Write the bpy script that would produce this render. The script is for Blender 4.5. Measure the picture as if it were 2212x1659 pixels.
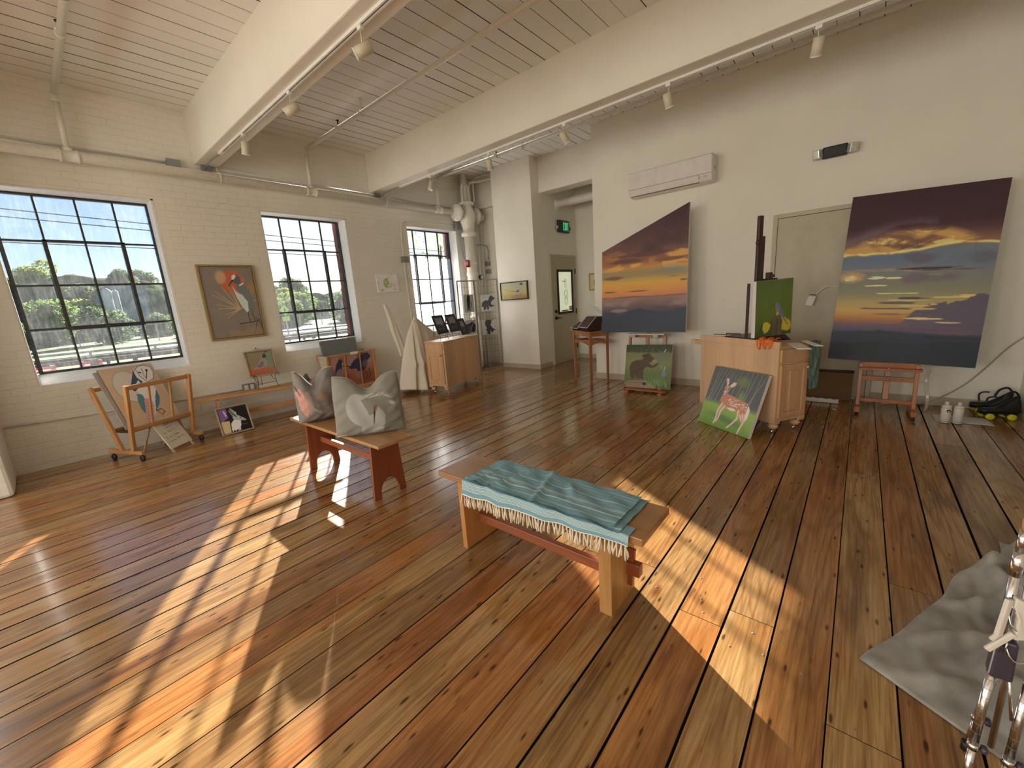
import bpy, bmesh, math, random
import numpy as np
from mathutils import Vector, Matrix
random.seed(7)
S = bpy.context.scene
for o in list(bpy.data.objects): bpy.data.objects.remove(o)
R = math.radians
PI = math.pi
# ---------------------------------------------------------------- camera
cd = bpy.data.cameras.new('camera'); cam = bpy.data.objects.new('camera', cd); S.collection.objects.link(cam)
YAW, PITCH, ROLL, FPX = 0.7129, -0.2110, 0.0703, 875.25
_f = Vector((math.cos(PITCH)*math.cos(YAW), math.cos(PITCH)*math.sin(YAW), math.sin(PITCH)))
_r = _f.cross(Vector((0, 0, 1))).normalized(); _d = _f.cross(_r)
_r2 = math.cos(ROLL)*_r + math.sin(ROLL)*_d; _d2 = -math.sin(ROLL)*_r + math.cos(ROLL)*_d
cam.matrix_world = Matrix(((_r2.x, -_d2.x, -_f.x, 0), (_r2.y, -_d2.y, -_f.y, 0), (_r2.z, -_d2.z, -_f.z, 1.4), (0, 0, 0, 1)))
cd.sensor_width = 36; cd.sensor_fit = 'HORIZONTAL'; cd.lens = FPX/2212*36; cd.clip_start = 0.05; cd.clip_end = 500
S.camera = cam
# ---------------------------------------------------------------- colour management
S.view_settings.view_transform = 'Standard'; S.view_settings.look = 'None'
S.view_settings.gamma = 1; S.view_settings.use_curve_mapping = False; S.view_settings.exposure = 0.16
S.cycles.use_denoising = True
try: S.cycles.denoiser = 'OPENIMAGEDENOISE'
except Exception: pass
S.cycles.max_bounces = 8; S.cycles.diffuse_bounces = 5; S.cycles.glossy_bounces = 4; S.cycles.transparent_max_bounces = 12
S.cycles.sample_clamp_indirect = 6
S.cycles.caustics_reflective = False; S.cycles.caustics_refractive = False
# ---------------------------------------------------------------- sky and sun
SUN_AZ, SUN_EL = R(59.5), R(20.2)
w = bpy.data.worlds.new('sky'); S.world = w; w.use_nodes = True
nt = w.node_tree; nt.nodes.clear()
bg = nt.nodes.new('ShaderNodeBackground'); wo = nt.nodes.new('ShaderNodeOutputWorld')
sky = nt.nodes.new('ShaderNodeTexSky'); sky.sky_type = 'NISHITA'; sky.sun_disc = False
sky.sun_elevation = SUN_EL; sky.sun_rotation = R(90) - SUN_AZ
sky.altitude = 100; sky.air_density = 1.0; sky.dust_density = 0.4; sky.ozone_density = 4.0
nt.links.new(sky.outputs[0], bg.inputs[0]); nt.links.new(bg.outputs[0], wo.inputs[0])
bg.inputs[1].default_value = 0.10
sl = bpy.data.lights.new('sun', 'SUN'); so = bpy.data.objects.new('sun', sl); S.collection.objects.link(so)
sl.energy = 20.0; sl.color = (1.0, 0.92, 0.79); sl.angle = R(0.55)
_sd = Vector((math.cos(SUN_EL)*math.cos(SUN_AZ), math.cos(SUN_EL)*math.sin(SUN_AZ), math.sin(SUN_EL)))
so.rotation_euler = _sd.to_track_quat('Z', 'Y').to_euler(); so.location = (10, 20, 12)
# added room fill: unseen area lights set in assumed openings behind the camera
def window_light(name, loc, rot, sx, sy, power, col=(1.0, 0.95, 0.87)):
    l = bpy.data.lights.new(name, 'AREA'); l.shape = 'RECTANGLE'; l.size = sx; l.size_y = sy; l.energy = power; l.color = col
    o = bpy.data.objects.new(name, l); S.collection.objects.link(o); o.location = loc; o.rotation_euler = rot; return o
for i, yy in enumerate((-0.1, 2.4, 4.9)):
    window_light('end_fill_light', (-4.9, yy, 1.85), (0, R(-90), 0), 1.9, 1.3, 66, (1.0, 0.95, 0.84))
for i, xx in enumerate((-3.95, -1.6)):
    window_light('side_fill_light', (xx, 6.45, 1.85), (R(-90), 0, 0), 1.2, 1.9, 30, (0.95, 0.97, 1.0))
# ---------------------------------------------------------------- materials
MATS = {}
def lin(c): return tuple(((x/255)/12.92 if x/255 <= 0.04045 else (((x/255)+0.055)/1.055)**2.4) for x in c)
def newmat(name):
    m = bpy.data.materials.new(name); m.use_nodes = True; n = m.node_tree; b = n.nodes['Principled BSDF']; MATS[name] = m
    return m, n, b
def node(n, t, **k):
    x = n.nodes.new(t)
    for a, v in k.items(): setattr(x, a, v)
    return x
def noise(n, scale=(1, 1, 1), sc=1.0, detail=3, rough=0.5, dist=0.0, coord='Object'):
    tc = node(n, 'ShaderNodeTexCoord'); mp = node(n, 'ShaderNodeMapping'); mp.inputs['Scale'].default_value = scale
    n.links.new(tc.outputs[coord], mp.inputs[0]); t = node(n, 'ShaderNodeTexNoise')
    t.inputs['Scale'].default_value = sc; t.inputs['Detail'].default_value = detail; t.inputs['Roughness'].default_value = rough
    t.inputs['Distortion'].default_value = dist; n.links.new(mp.outputs[0], t.inputs['Vector']); return t
def ramp(n, src, stops, interp='LINEAR'):
    r = node(n, 'ShaderNodeValToRGB'); r.color_ramp.interpolation = interp; e = r.color_ramp.elements
    while len(e) < len(stops): e.new(0.5)
    for i, (p, c) in enumerate(stops): e[i].position = p; e[i].color = tuple(c) + (1,) if len(c) == 3 else c
    n.links.new(src, r.inputs[0]); return r
def mixc(n, f, a, b, mode='MIX'):
    x = node(n, 'ShaderNodeMix', data_type='RGBA', blend_type=mode)
    for s, v in ((0, f), (6, a), (7, b)):
        if hasattr(v, 'is_linked') or hasattr(v, 'links'): n.links.new(v, x.inputs[s])
        else: x.inputs[s].default_value = v if s == 0 else (tuple(v) + (1,) if len(v) == 3 else v)
    return x.outputs[2]
def bump(n, b, src, strength=0.3, dist=0.01):
    u = node(n, 'ShaderNodeBump'); u.inputs['Strength'].default_value = strength; u.inputs['Distance'].default_value = dist
    n.links.new(src, u.inputs['Height']); n.links.new(u.outputs[0], b.inputs['Normal']); return u
def plain(name, col, rough=0.5, metal=0.0, var=0.06, nscale=8.0, bmp=0.0, bdist=0.002, stretch=(1, 1, 1), sheen=0.0, spec=0.5):
    if name in MATS: return MATS[name]
    m, n, b = newmat(name)
    t = noise(n, stretch, nscale, 4, 0.55)
    lo = tuple(max(0, c*(1-var)) for c in col); hi = tuple(min(1, c*(1+var)) for c in col)
    r = ramp(n, t.outputs['Fac'], [(0.3, lo), (0.7, hi)]); n.links.new(r.outputs[0], b.inputs['Base Color'])
    b.inputs['Roughness'].default_value = rough; b.inputs['Metallic'].default_value = metal
    b.inputs['Specular IOR Level'].default_value = spec
    if sheen: b.inputs['Sheen Weight'].default_value = sheen
    if bmp: bump(n, b, t.outputs['Fac'], bmp, bdist)
    return m
def wood(name, c0, c1, rough=0.4, axis=0, fine=60.0, bmp=0.08, coat=0.0):
    if name in MATS: return MATS[name]
    m, n, b = newmat(name)
    sc = [fine*0.25]*3; sc[axis] = fine*0.018
    t = noise(n, tuple(sc), 1.0, 6, 0.6, 1.2)
    t2 = noise(n, tuple(s*0.35 for s in sc), 1.0, 2, 0.5, 0.6)
    mid = tuple((a+b_)/2 for a, b_ in zip(c0, c1))
    r = ramp(n, t.outputs['Fac'], [(0.3, c0), (0.5, mid), (0.7, c1)])
    r2 = ramp(n, t2.outputs['Fac'], [(0.35, (0.82, 0.8, 0.78)), (0.65, (1.08, 1.05, 1.0))])
    n.links.new(mixc(n, 1.0, r.outputs[0], r2.outputs[0], 'MULTIPLY'), b.inputs['Base Color'])
    b.inputs['Roughness'].default_value = rough
    if coat: b.inputs['Coat Weight'].default_value = coat; b.inputs['Coat Roughness'].default_value = 0.15
    bump(n, b, t.outputs['Fac'], bmp, 0.002)
    return m
# ---------------------------------------------------------------- mesh helpers
def box(bm, x0, x1, y0, y1, z0, z1, mi=0):
    v = [bm.verts.new((x, y, z)) for z in (z0, z1) for x, y in ((x0, y0), (x1, y0), (x1, y1), (x0, y1))]
    for q in ((3, 2, 1, 0), (4, 5, 6, 7), (0, 1, 5, 4), (1, 2, 6, 5), (2, 3, 7, 6), (3, 0, 4, 7)):
        f = bm.faces.new([v[i] for i in q]); f.material_index = mi
def hexa(bm, pts, mi=0):
    """8 corners: bottom 4 (ccw) then top 4"""
    v = [bm.verts.new(p) for p in pts]
    for q in ((3, 2, 1, 0), (4, 5, 6, 7), (0, 1, 5, 4), (1, 2, 6, 5), (2, 3, 7, 6), (3, 0, 4, 7)):
        f = bm.faces.new([v[i] for i in q]); f.material_index = mi
def bar(bm, a, b, w, t, up=(0, 0, 1), mi=0):
    """rectangular bar from a to b; w along the side direction, t along up"""
    a, b = Vector(a), Vector(b); d = (b-a).normalized(); u = Vector(up)
    s = d.cross(u)
    if s.length < 1e-4: s = d.cross(Vector((1, 0, 0)))
    s.normalize(); u = s.cross(d).normalized()
    p = []
    for e in (a, b):
        p += [e - s*w/2 - u*t/2, e + s*w/2 - u*t/2, e + s*w/2 + u*t/2, e - s*w/2 + u*t/2]
    hexa(bm, p, mi)
def prism(bm, pts, d, mi=0):
    """pts: ring of 3-D points, extruded by vector d"""
    d = Vector(d); a = [bm.verts.new(p) for p in pts]; b = [bm.verts.new(Vector(p)+d) for p in pts]; n = len(pts)
    fs = [bm.faces.new(a[::-1]), bm.faces.new(b)]
    for i in range(n): fs.append(bm.faces.new((a[i], a[(i+1) % n], b[(i+1) % n], b[i])))
    for f in fs: f.material_index = mi
def tube(bm, pts, r, seg=8, cap=True, mi=0):
    pts = [Vector(p) for p in pts]; n = len(pts); rr = r if isinstance(r, (list, tuple)) else [r]*n
    rings = []; prev = None
    for i, p in enumerate(pts):
        if i == 0: d = pts[1]-p
        elif i == n-1: d = p-pts[-2]
        else: d = (pts[i+1]-p).normalized()+(p-pts[i-1]).normalized()
        d.normalize()
        if prev is None:
            u = d.cross(Vector((0, 0, 1)));
            if u.length < 1e-3: u = d.cross(Vector((1, 0, 0)))
        else: u = prev - d*prev.dot(d)
        u.normalize(); prev = u; v = d.cross(u)
        rings.append([bm.verts.new(p + (u*math.cos(2*PI*k/seg)+v*math.sin(2*PI*k/seg))*rr[i]) for k in range(seg)])
    for i in range(n-1):
        for k in range(seg):
            f = bm.faces.new((rings[i][k], rings[i][(k+1) % seg], rings[i+1][(k+1) % seg], rings[i+1][k])); f.smooth = True; f.material_index = mi
    if cap:
        for q in (rings[0][::-1], rings[-1]):
            f = bm.faces.new(q); f.material_index = mi
def lathe(bm, prof, c=(0, 0, 0), axis='z', seg=16, mi=0):
    """prof: (r, h) pairs along axis"""
    c = Vector(c); rings = []
    for r, h in prof:
        ring = []
        for k in range(seg):
            a = 2*PI*k/seg; p = (r*math.cos(a), r*math.sin(a), h)
            if axis == 'x': p = (h, p[0], p[1])
            elif axis == 'y': p = (p[1], h, p[0])
            ring.append(bm.verts.new(c+Vector(p)))
        rings.append(ring)
    for i in range(len(rings)-1):
        for k in range(seg):
            f = bm.faces.new((rings[i][k], rings[i][(k+1) % seg], rings[i+1][(k+1) % seg], rings[i+1][k])); f.smooth = True; f.material_index = mi
    for q in (rings[0][::-1], rings[-1]):
        f = bm.faces.new(q); f.material_index = mi
def smooth_pts(pts, n=6):
    P = [Vector(p) for p in pts]; P = [P[0]*2-P[1]]+P+[P[-1]*2-P[-2]]; out = []
    for i in range(1, len(P)-2):
        for k in range(n):
            t = k/n; a, b, c, d = P[i-1:i+3]
            out.append(0.5*((2*b)+(-a+c)*t+(2*a-5*b+4*c-d)*t*t+(-a+3*b-3*c+d)*t**3))
    out.append(P[-2]); return out
def grid(bm, nu, nv, fn, mi=0, wrap=False):
    vs = [[bm.verts.new(fn(i/nu, j/nv)) for i in range(nu+(0 if wrap else 1))] for j in range(nv+1)]
    for j in range(nv):
        for i in range(nu):
            i2 = (i+1) % nu if wrap else i+1
            f = bm.faces.new((vs[j][i], vs[j][i2], vs[j+1][i2], vs[j+1][i])); f.smooth = True; f.material_index = mi
    return vs
def link(o, parent=None):
    S.collection.objects.link(o)
    if parent is not None: o.parent = parent
    return o
def obj(name, bm, mat=None, parent=None, bev=0.0, sub=0, fix=True, solid=0.0, M=None):
    if fix: bmesh.ops.recalc_face_normals(bm, faces=bm.faces)
    me = bpy.data.meshes.new(name); bm.to_mesh(me); bm.free()
    for m in (mat if isinstance(mat, (list, tuple)) else [mat]):
        if m: me.materials.append(m)
    o = bpy.data.objects.new(name, me); link(o, parent)
    if M is not None: o.matrix_world = M
    if solid: s = o.modifiers.new('solid', 'SOLIDIFY'); s.thickness = solid; s.offset = 0
    if bev: b = o.modifiers.new('bevel', 'BEVEL'); b.width = bev; b.segments = 2; b.limit_method = 'ANGLE'; b.angle_limit = R(40)
    if sub: s = o.modifiers.new('subd', 'SUBSURF'); s.levels = sub; s.render_levels = sub
    return o
def tag(o, label, cat, group=None, kind=None):
    if label: o['label'] = label
    if cat: o['category'] = cat
    if group: o['group'] = group
    if kind: o['kind'] = kind
    return o
def thing(name, label, cat, loc=(0, 0, 0), rotz=0.0, group=None, M=None):
    o = bpy.data.objects.new(name, None); link(o); o.empty_display_size = 0.05
    if M is not None: o.matrix_world = M
    else: o.location = loc; o.rotation_euler = (0, 0, rotz)
    return tag(o, label, cat, group)
def struct(name, bm, mat, **k):
    o = obj(name, bm, mat, **k); o['kind'] = 'structure'; return o
def dup(root, M=None, loc=None, rotz=None, label=None, group=None):
    r = root.copy(); S.collection.objects.link(r)
    if M is not None: r.matrix_world = M
    if loc is not None: r.location = loc
    if rotz is not None: r.rotation_euler = (0, 0, rotz)
    if label: r['label'] = label
    if group: r['group'] = group
    for ch in list(root.children):
        c = ch.copy(); S.collection.objects.link(c); c.parent = r
        for g in ch.children:
            d = g.copy(); S.collection.objects.link(d); d.parent = c
    return r
def frame_M(bl, br, tl):
    """matrix with x along bl->br, z towards tl, y away from the viewer, origin bl"""
    bl, br, tl = Vector(bl), Vector(br), Vector(tl)
    x = (br-bl).normalized(); z = (tl-bl); z = (z - x*z.dot(x)).normalized(); y = z.cross(x)
    M = Matrix.Identity(4)
    for i in range(3): M[i][0], M[i][1], M[i][2], M[i][3] = x[i], y[i], z[i], bl[i]
    return M
# ---------------------------------------------------------------- room shell materials
def paint_mat(name, col, rough=0.55, brick=False):
    m, n, b = newmat(name)
    t = noise(n, (1, 1, 1), 1.3, 5, 0.6)
    r = ramp(n, t.outputs['Fac'], [(0.3, tuple(c*0.95 for c in col)), (0.7, tuple(min(1, c*1.03) for c in col))])
    n.links.new(r.outputs[0], b.inputs['Base Color']); b.inputs['Roughness'].default_value = rough
    b.inputs['Specular IOR Level'].default_value = 0.35
    if brick:
        tc = node(n, 'ShaderNodeTexCoord'); sx = node(n, 'ShaderNodeSeparateXYZ'); cx = node(n, 'ShaderNodeCombineXYZ')
        n.links.new(tc.outputs['Object'], sx.inputs[0]); n.links.new(sx.outputs[0], cx.inputs[0]); n.links.new(sx.outputs[2], cx.inputs[1])
        nz = noise(n, (3, 3, 3), 1.0, 2); ad = node(n, 'ShaderNodeMixRGB'); ad.inputs[0].default_value = 0.035
        n.links.new(cx.outputs[0], ad.inputs[1]); n.links.new(nz.outputs['Color'], ad.inputs[2])
        br = node(n, 'ShaderNodeTexBrick'); n.links.new(ad.outputs[0], br.inputs['Vector'])
        br.inputs['Scale'].default_value = 1.0; br.inputs['Brick Width'].default_value = 0.215; br.inputs['Row Height'].default_value = 0.07
        br.inputs['Mortar Size'].default_value = 0.006; br.inputs['Mortar Smooth'].default_value = 0.9
        br.inputs['Color1'].default_value = (1, 1, 1, 1); br.inputs['Color2'].default_value = (0.75, 0.75, 0.75, 1); br.inputs['Mortar'].default_value = (0, 0, 0, 1)
        ms = noise(n, (1, 1, 1), 0.8, 2); mr = ramp(n, ms.outputs['Fac'], [(0.35, (0.35, 0.35, 0.35)), (0.6, (1, 1, 1))])
        h = mixc(n, 1.0, br.outputs['Color'], mr.outputs[0], 'MULTIPLY')
        fn = noise(n, (1, 1, 1), 28, 3); h2 = mixc(n, 0.25, h, fn.outputs['Fac'], 'ADD')
        bump(n, b, h2, 0.42, 0.012)
    else:
        t2 = noise(n, (1, 1, 1), 90, 2); bump(n, b, t2.outputs['Fac'], 0.05, 0.002)
    return m
WALLC = (0.85, 0.82, 0.73)
M_BRICK = paint_mat('painted_brick', (0.85, 0.83, 0.76), 0.5, True)
M_WALL = paint_mat('plaster_white', WALLC)
M_BEAM = paint_mat('beam_white', (0.84, 0.81, 0.72), 0.5)
M_TRIM = plain('trim_cream', (0.50, 0.455, 0.345), 0.45)
M_PIPE = plain('pipe_white', (0.80, 0.77, 0.69), 0.35, bmp=0.1, nscale=30)
M_GREYMETAL = plain('grey_metal', (0.30, 0.32, 0.33), 0.4, 0.6)
M_BLACK = plain('black_plastic', (0.012, 0.012, 0.013), 0.4)
M_DARK = plain('dark_gap', (0.01, 0.006, 0.004), 0.9)
M_REVEAL = plain('window_reveal_white', (0.84, 0.85, 0.84), 0.5, bmp=0.2, nscale=25)
M_STEEL = plain('window_steel', (0.045, 0.043, 0.045), 0.5, 0.2, var=0.5, nscale=40, bmp=0.4, bdist=0.003)

def floor_mat():
    m, n, b = newmat('old_pine_floor')
    at = node(n, 'ShaderNodeAttribute', attribute_name='board')       # per-board random values
    sep = node(n, 'ShaderNodeSeparateColor'); n.links.new(at.outputs['Color'], sep.inputs[0])
    tc = node(n, 'ShaderNodeTexCoord'); off = node(n, 'ShaderNodeVectorMath', operation='MULTIPLY_ADD')
    n.links.new(at.outputs['Color'], off.inputs[0]); off.inputs[1].default_value = (37, 53, 11); n.links.new(tc.outputs['Object'], off.inputs[2])
    def nz(scale, sc, det, rough, dist):
        mp = node(n, 'ShaderNodeMapping'); mp.inputs['Scale'].default_value = scale; n.links.new(off.outputs[0], mp.inputs[0])
        t = node(n, 'ShaderNodeTexNoise'); t.inputs['Scale'].default_value = sc; t.inputs['Detail'].default_value = det
        t.inputs['Roughness'].default_value = rough; t.inputs['Distortion'].default_value = dist; n.links.new(mp.outputs[0], t.inputs['Vector']); return t
    # annual rings: bands of a smooth stretched field
    fld = nz((0.35, 4.2, 1), 1.0, 1.5, 0.45, 0.25)
    mul = node(n, 'ShaderNodeMath', operation='MULTIPLY'); mul.inputs[1].default_value = 105; n.links.new(fld.outputs['Fac'], mul.inputs[0])
    sn = node(n, 'ShaderNodeMath', operation='SINE'); n.links.new(mul.outputs[0], sn.inputs[0])
    ring = ramp(n, sn.outputs[0], [(0.0, (0, 0, 0)), (0.55, (0.25, 0.25, 0.25)), (1.0, (1, 1, 1))])
    fine = nz((3.5, 110, 1), 1.0, 4, 0.65, 0.3)
    blot = nz((1.3, 7.0, 1), 1.0, 4, 0.62, 0.6)
    heart = nz((0.45, 3.2, 1), 1.0, 2, 0.5, 0.8)
    # board tone
    tone = ramp(n, sep.outputs[0], [(0.0, (0.29, 0.165, 0.070)), (0.3, (0.40, 0.24, 0.100)), (0.55, (0.44, 0.285, 0.130)), (0.75, (0.41, 0.215, 0.080)), (0.88, (0.39, 0.175, 0.060)), (1.0, (0.31, 0.19, 0.085))])
    dark = mixc(n, 1.0, tone.outputs[0], (0.66, 0.47, 0.30), 'MULTIPLY')
    m1 = node(n, 'ShaderNodeMath', operation='MULTIPLY'); m1.inputs[1].default_value = 0.55; n.links.new(ring.outputs[0], m1.inputs[0])
    c = mixc(n, m1.outputs[0], tone.outputs[0], dark)
    hr = ramp(n, heart.outputs['Fac'], [(0.56, (0, 0, 0)), (0.61, (0.5, 0.5, 0.5))]); 
    c = mixc(n, hr.outputs[0], c, mixc(n, 1.0, c, (1.0, 0.66, 0.45), 'MULTIPLY'))
    fr = ramp(n, fine.outputs['Fac'], [(0.32, (0.62, 0.58, 0.54)), (0.62, (1.14, 1.12, 1.08))]); c = mixc(n, 1.0, c, fr.outputs[0], 'MULTIPLY')
    brp = ramp(n, blot.outputs['Fac'], [(0.32, (0.50, 0.46, 0.40)), (0.52, (1, 1, 1)), (0.8, (1.10, 1.08, 1.04))]); c = mixc(n, 0.9, c, brp.outputs[0], 'MULTIPLY')
    # dark streaks and nail marks
    mp = node(n, 'ShaderNodeMapping'); mp.inputs['Scale'].default_value = (7.0, 24, 1); n.links.new(off.outputs[0], mp.inputs[0])
    vo = node(n, 'ShaderNodeTexVoronoi'); vo.inputs['Scale'].default_value = 1.0; vo.inputs['Randomness'].default_value = 1.0; n.links.new(mp.outputs[0], vo.inputs['Vector'])
    wob = nz((9, 60, 1), 1.0, 2, 0.5, 0); wad = node(n, 'ShaderNodeMath', operation='MULTIPLY_ADD'); wad.inputs[1].default_value = 0.22
    n.links.new(wob.outputs['Fac'], wad.inputs[0]); n.links.new(vo.outputs['Distance'], wad.inputs[2])
    sp = ramp(n, wad.outputs[0], [(0.19, (0.08, 0.06, 0.05)), (0.23, (0.55, 0.5, 0.45)), (0.30, (1, 1, 1))]); c = mixc(n, 0.85, c, sp.outputs[0], 'MULTIPLY')
    # knots
    mp2 = node(n, 'ShaderNodeMapping'); mp2.inputs['Scale'].default_value = (0.9, 2.6, 1); n.links.new(off.outputs[0], mp2.inputs[0])
    vk = node(n, 'ShaderNodeTexVoronoi'); vk.inputs['Scale'].default_value = 1.0; n.links.new(mp2.outputs[0], vk.inputs['Vector'])
    kk = ramp(n, vk.outputs['Distance'], [(0.015, (0.22, 0.10, 0.06)), (0.03, (0.45, 0.2, 0.1)), (0.06, (1, 1, 1))]); c = mixc(n, 0.85, c, kk.outputs[0], 'MULTIPLY')
    n.links.new(c, b.inputs['Base Color'])
    rr = ramp(n, blot.outputs['Fac'], [(0.3, (0.26, 0.26, 0.26)), (0.7, (0.17, 0.17, 0.17))]); n.links.new(rr.outputs[0], b.inputs['Roughness'])
    b.inputs['Specular IOR Level'].default_value = 0.5; b.inputs['Coat Weight'].default_value = 0.35; b.inputs['Coat Roughness'].default_value = 0.13
    hh = mixc(n, 0.5, ring.outputs[0], fine.outputs['Fac'], 'ADD'); bump(n, b, hh, 0.10, 0.0012)
    return m
M_FLOOR = floor_mat()

# ---------------------------------------------------------------- floor: every board cut to its measured width
XR0, XR1, YW, YR, ZC = -5.0, 5.88, 6.27, -1.22, 3.78
def boards(name, x0, x1, y0, y1, mat):
    bm = bmesh.new(); lay = bm.loops.layers.float_color.new('board'); rg = random.Random(3)
    y = -0.736; ys = []
    y = -0.736 - 3*0.1797
    while y < y1+0.2: ys.append(y + rg.uniform(-0.004, 0.004)); y += 0.1797
    seams = {round((v+0.736)/0.1797): v for v in (-0.736, -0.386, -0.207, -0.028, 0.155, 0.326, 0.500, 0.681, 0.858, 1.408, 1.955, 2.136, 2.679, 2.859)}
    ys = [seams.get(round((v+0.736)/0.1797), v) for v in ys]
    joints = {0.858: [1.75], 0.681: [1.81], 0.50: [], 0.326: [1.60], 0.155: [1.72], -0.028: [], -0.207: [1.38, 3.6], -0.386: [2.3], 1.408: [2.75], 1.955: [3.05]}
    for a, bb in zip(ys[:-1], ys[1:]):
        gap = rg.choice((0.004, 0.005, 0.006, 0.008, 0.010, 0.014)); lo, hi = max(a, y0)+gap/2, min(bb, y1)-gap/2
        if hi <= lo+0.01: continue
        js = None
        for k, v in joints.items():
            if abs(k-a) < 0.03: js = list(v)
        if js is None: js = [rg.uniform(2.4, 5.0)] if rg.random() < .45 else []
        js += [rg.uniform(-4, -1)] if js and min(js) > 0 else []
        xs = sorted([x0]+[j for j in js if x0 < j < x1]+[x1])
        for xa, xb in zip(xs[:-1], xs[1:]):
            col = (rg.random(), rg.random(), rg.random(), 1); dz = rg.uniform(-0.0006, 0)
            g2 = 0.0015
            vs = [bm.verts.new(p) for p in ((xa+g2, lo, dz), (xb-g2, lo, dz), (xb-g2, hi, dz), (xa+g2, hi, dz), (xa+g2, lo, -0.02), (xb-g2, lo, -0.02), (xb-g2, hi, -0.02), (xa+g2, hi, -0.02))]
            for q in ((0, 1, 2, 3), (4, 5, 1, 0), (5, 6, 2, 1), (6, 7, 3, 2), (7, 4, 0, 3)):
                f = bm.faces.new([vs[i] for i in q]); f.material_index = 0 if q[0] == 0 else 1
                for l in f.loops: l[lay] = col
    return bm
bm = boards('floor', XR0, 7.9, YR, YW, M_FLOOR)
v = [bm.verts.new(p) for p in ((XR0, YR, -0.02), (7.9, YR, -0.02), (7.9, YW, -0.02), (XR0, YW, -0.02))]; bm.faces.new(v).material_index = 1
floor = struct('floor', bm, [M_FLOOR, M_DARK], fix=False)
# bright nail heads round the board ends in the foreground
bm = bmesh.new()
for x, y in ((1.70, 0.75), (1.79, 0.80), (1.68, 0.63), (1.72, 0.44), (1.88, 0.56), (1.86, 0.48), (1.52, 0.28), (1.55, 0.17), (1.64, 0.22), (1.64, 0.41), (1.54, 0.05), (1.41, -0.1), (1.83, 0.73), (1.71, 0.83)):
    lathe(bm, [(0.0045, -0.0002), (0.0045, 0.0006), (0.003, 0.0010)], (x, y, 0), seg=8)
tag(obj('nail_heads', bm, M_GREYMETAL, floor), None, None)

# ---------------------------------------------------------------- ceiling boards
M_CEIL = paint_mat('ceiling_white', (0.87, 0.86, 0.82), 0.6)
bm = bmesh.new(); rg = random.Random(5); y = 6.27-0.19
ys = [6.27]
while y > YR: ys.append(y + rg.uniform(-0.008, 0.008)); y -= 0.1775
ys.append(YR)
for bb, a in zip(ys[:-1], ys[1:]):
    g = rg.choice((0.003, 0.005, 0.007, 0.009, 0.011)); dz = rg.uniform(0, 0.002)
    y0_, y1_ = a+g/2, bb-g/2; vs = [bm.verts.new(p) for p in ((XR0, y0_, ZC+dz), (7.9, y0_, ZC+dz), (7.9, y1_, ZC+dz), (XR0, y1_, ZC+dz), (XR0, y0_, ZC+.02), (7.9, y0_, ZC+.02), (7.9, y1_, ZC+.02), (XR0, y1_, ZC+.02))]
    bm.faces.new([vs[i] for i in (3, 2, 1, 0)])
    for q in ((0, 1, 5, 4), (2, 3, 7, 6)): bm.faces.new([vs[i] for i in q]).material_index = 1
box(bm, XR0, 7.9, YR, YW, ZC+0.019, ZC+0.03, 1)
struct('ceiling', bm, [M_CEIL, M_DARK])

# ---------------------------------------------------------------- brick wall with its window openings
GY = 6.50
OPEN = [(-4.60, -3.35), (-2.25, -1.00), (-0.04, 1.225), (2.325, 3.56), (4.685, 5.90)]
ZS, ZH = 0.845, 2.775
bm = bmesh.new(); x = XR0
for a, b_ in OPEN:
    box(bm, x, a, YW, YW+0.27, -0.1, ZC+0.05); box(bm, a, b_, YW, YW+0.27, -0.1, ZS); box(bm, a, b_, YW, YW+0.27, ZH, ZC+0.05); x = b_
box(bm, x, 8.0, YW, YW+0.27, -0.1, ZC+0.05)
wall_left = struct('wall_left', bm, M_BRICK)
bm = bmesh.new()
for a, b_ in OPEN:      # smooth white plaster lining each reveal with a sloped sill
    e = 0.004
    prism(bm, [(a+e, YW+0.002, ZS), (a+e, GY+0.1, ZS), (a+e, GY+0.1, ZS+0.105), (a+e, GY-0.02, ZS+0.10), (a+e, YW+0.002, ZS+0.006)], (b_-a-2*e, 0, 0))
    box(bm, b_-0.03, b_-e*0.2, YW+0.002, GY+0.02, ZS, ZH); box(bm, a+e*0.2, a+0.012, YW+0.002, GY+0.02, ZS, ZH); box(bm, a, b_, YW+0.002, GY+0.02, ZH-0.02, ZH-0.001)
struct('trim_1', bm, M_REVEAL, bev=0.004)

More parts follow.
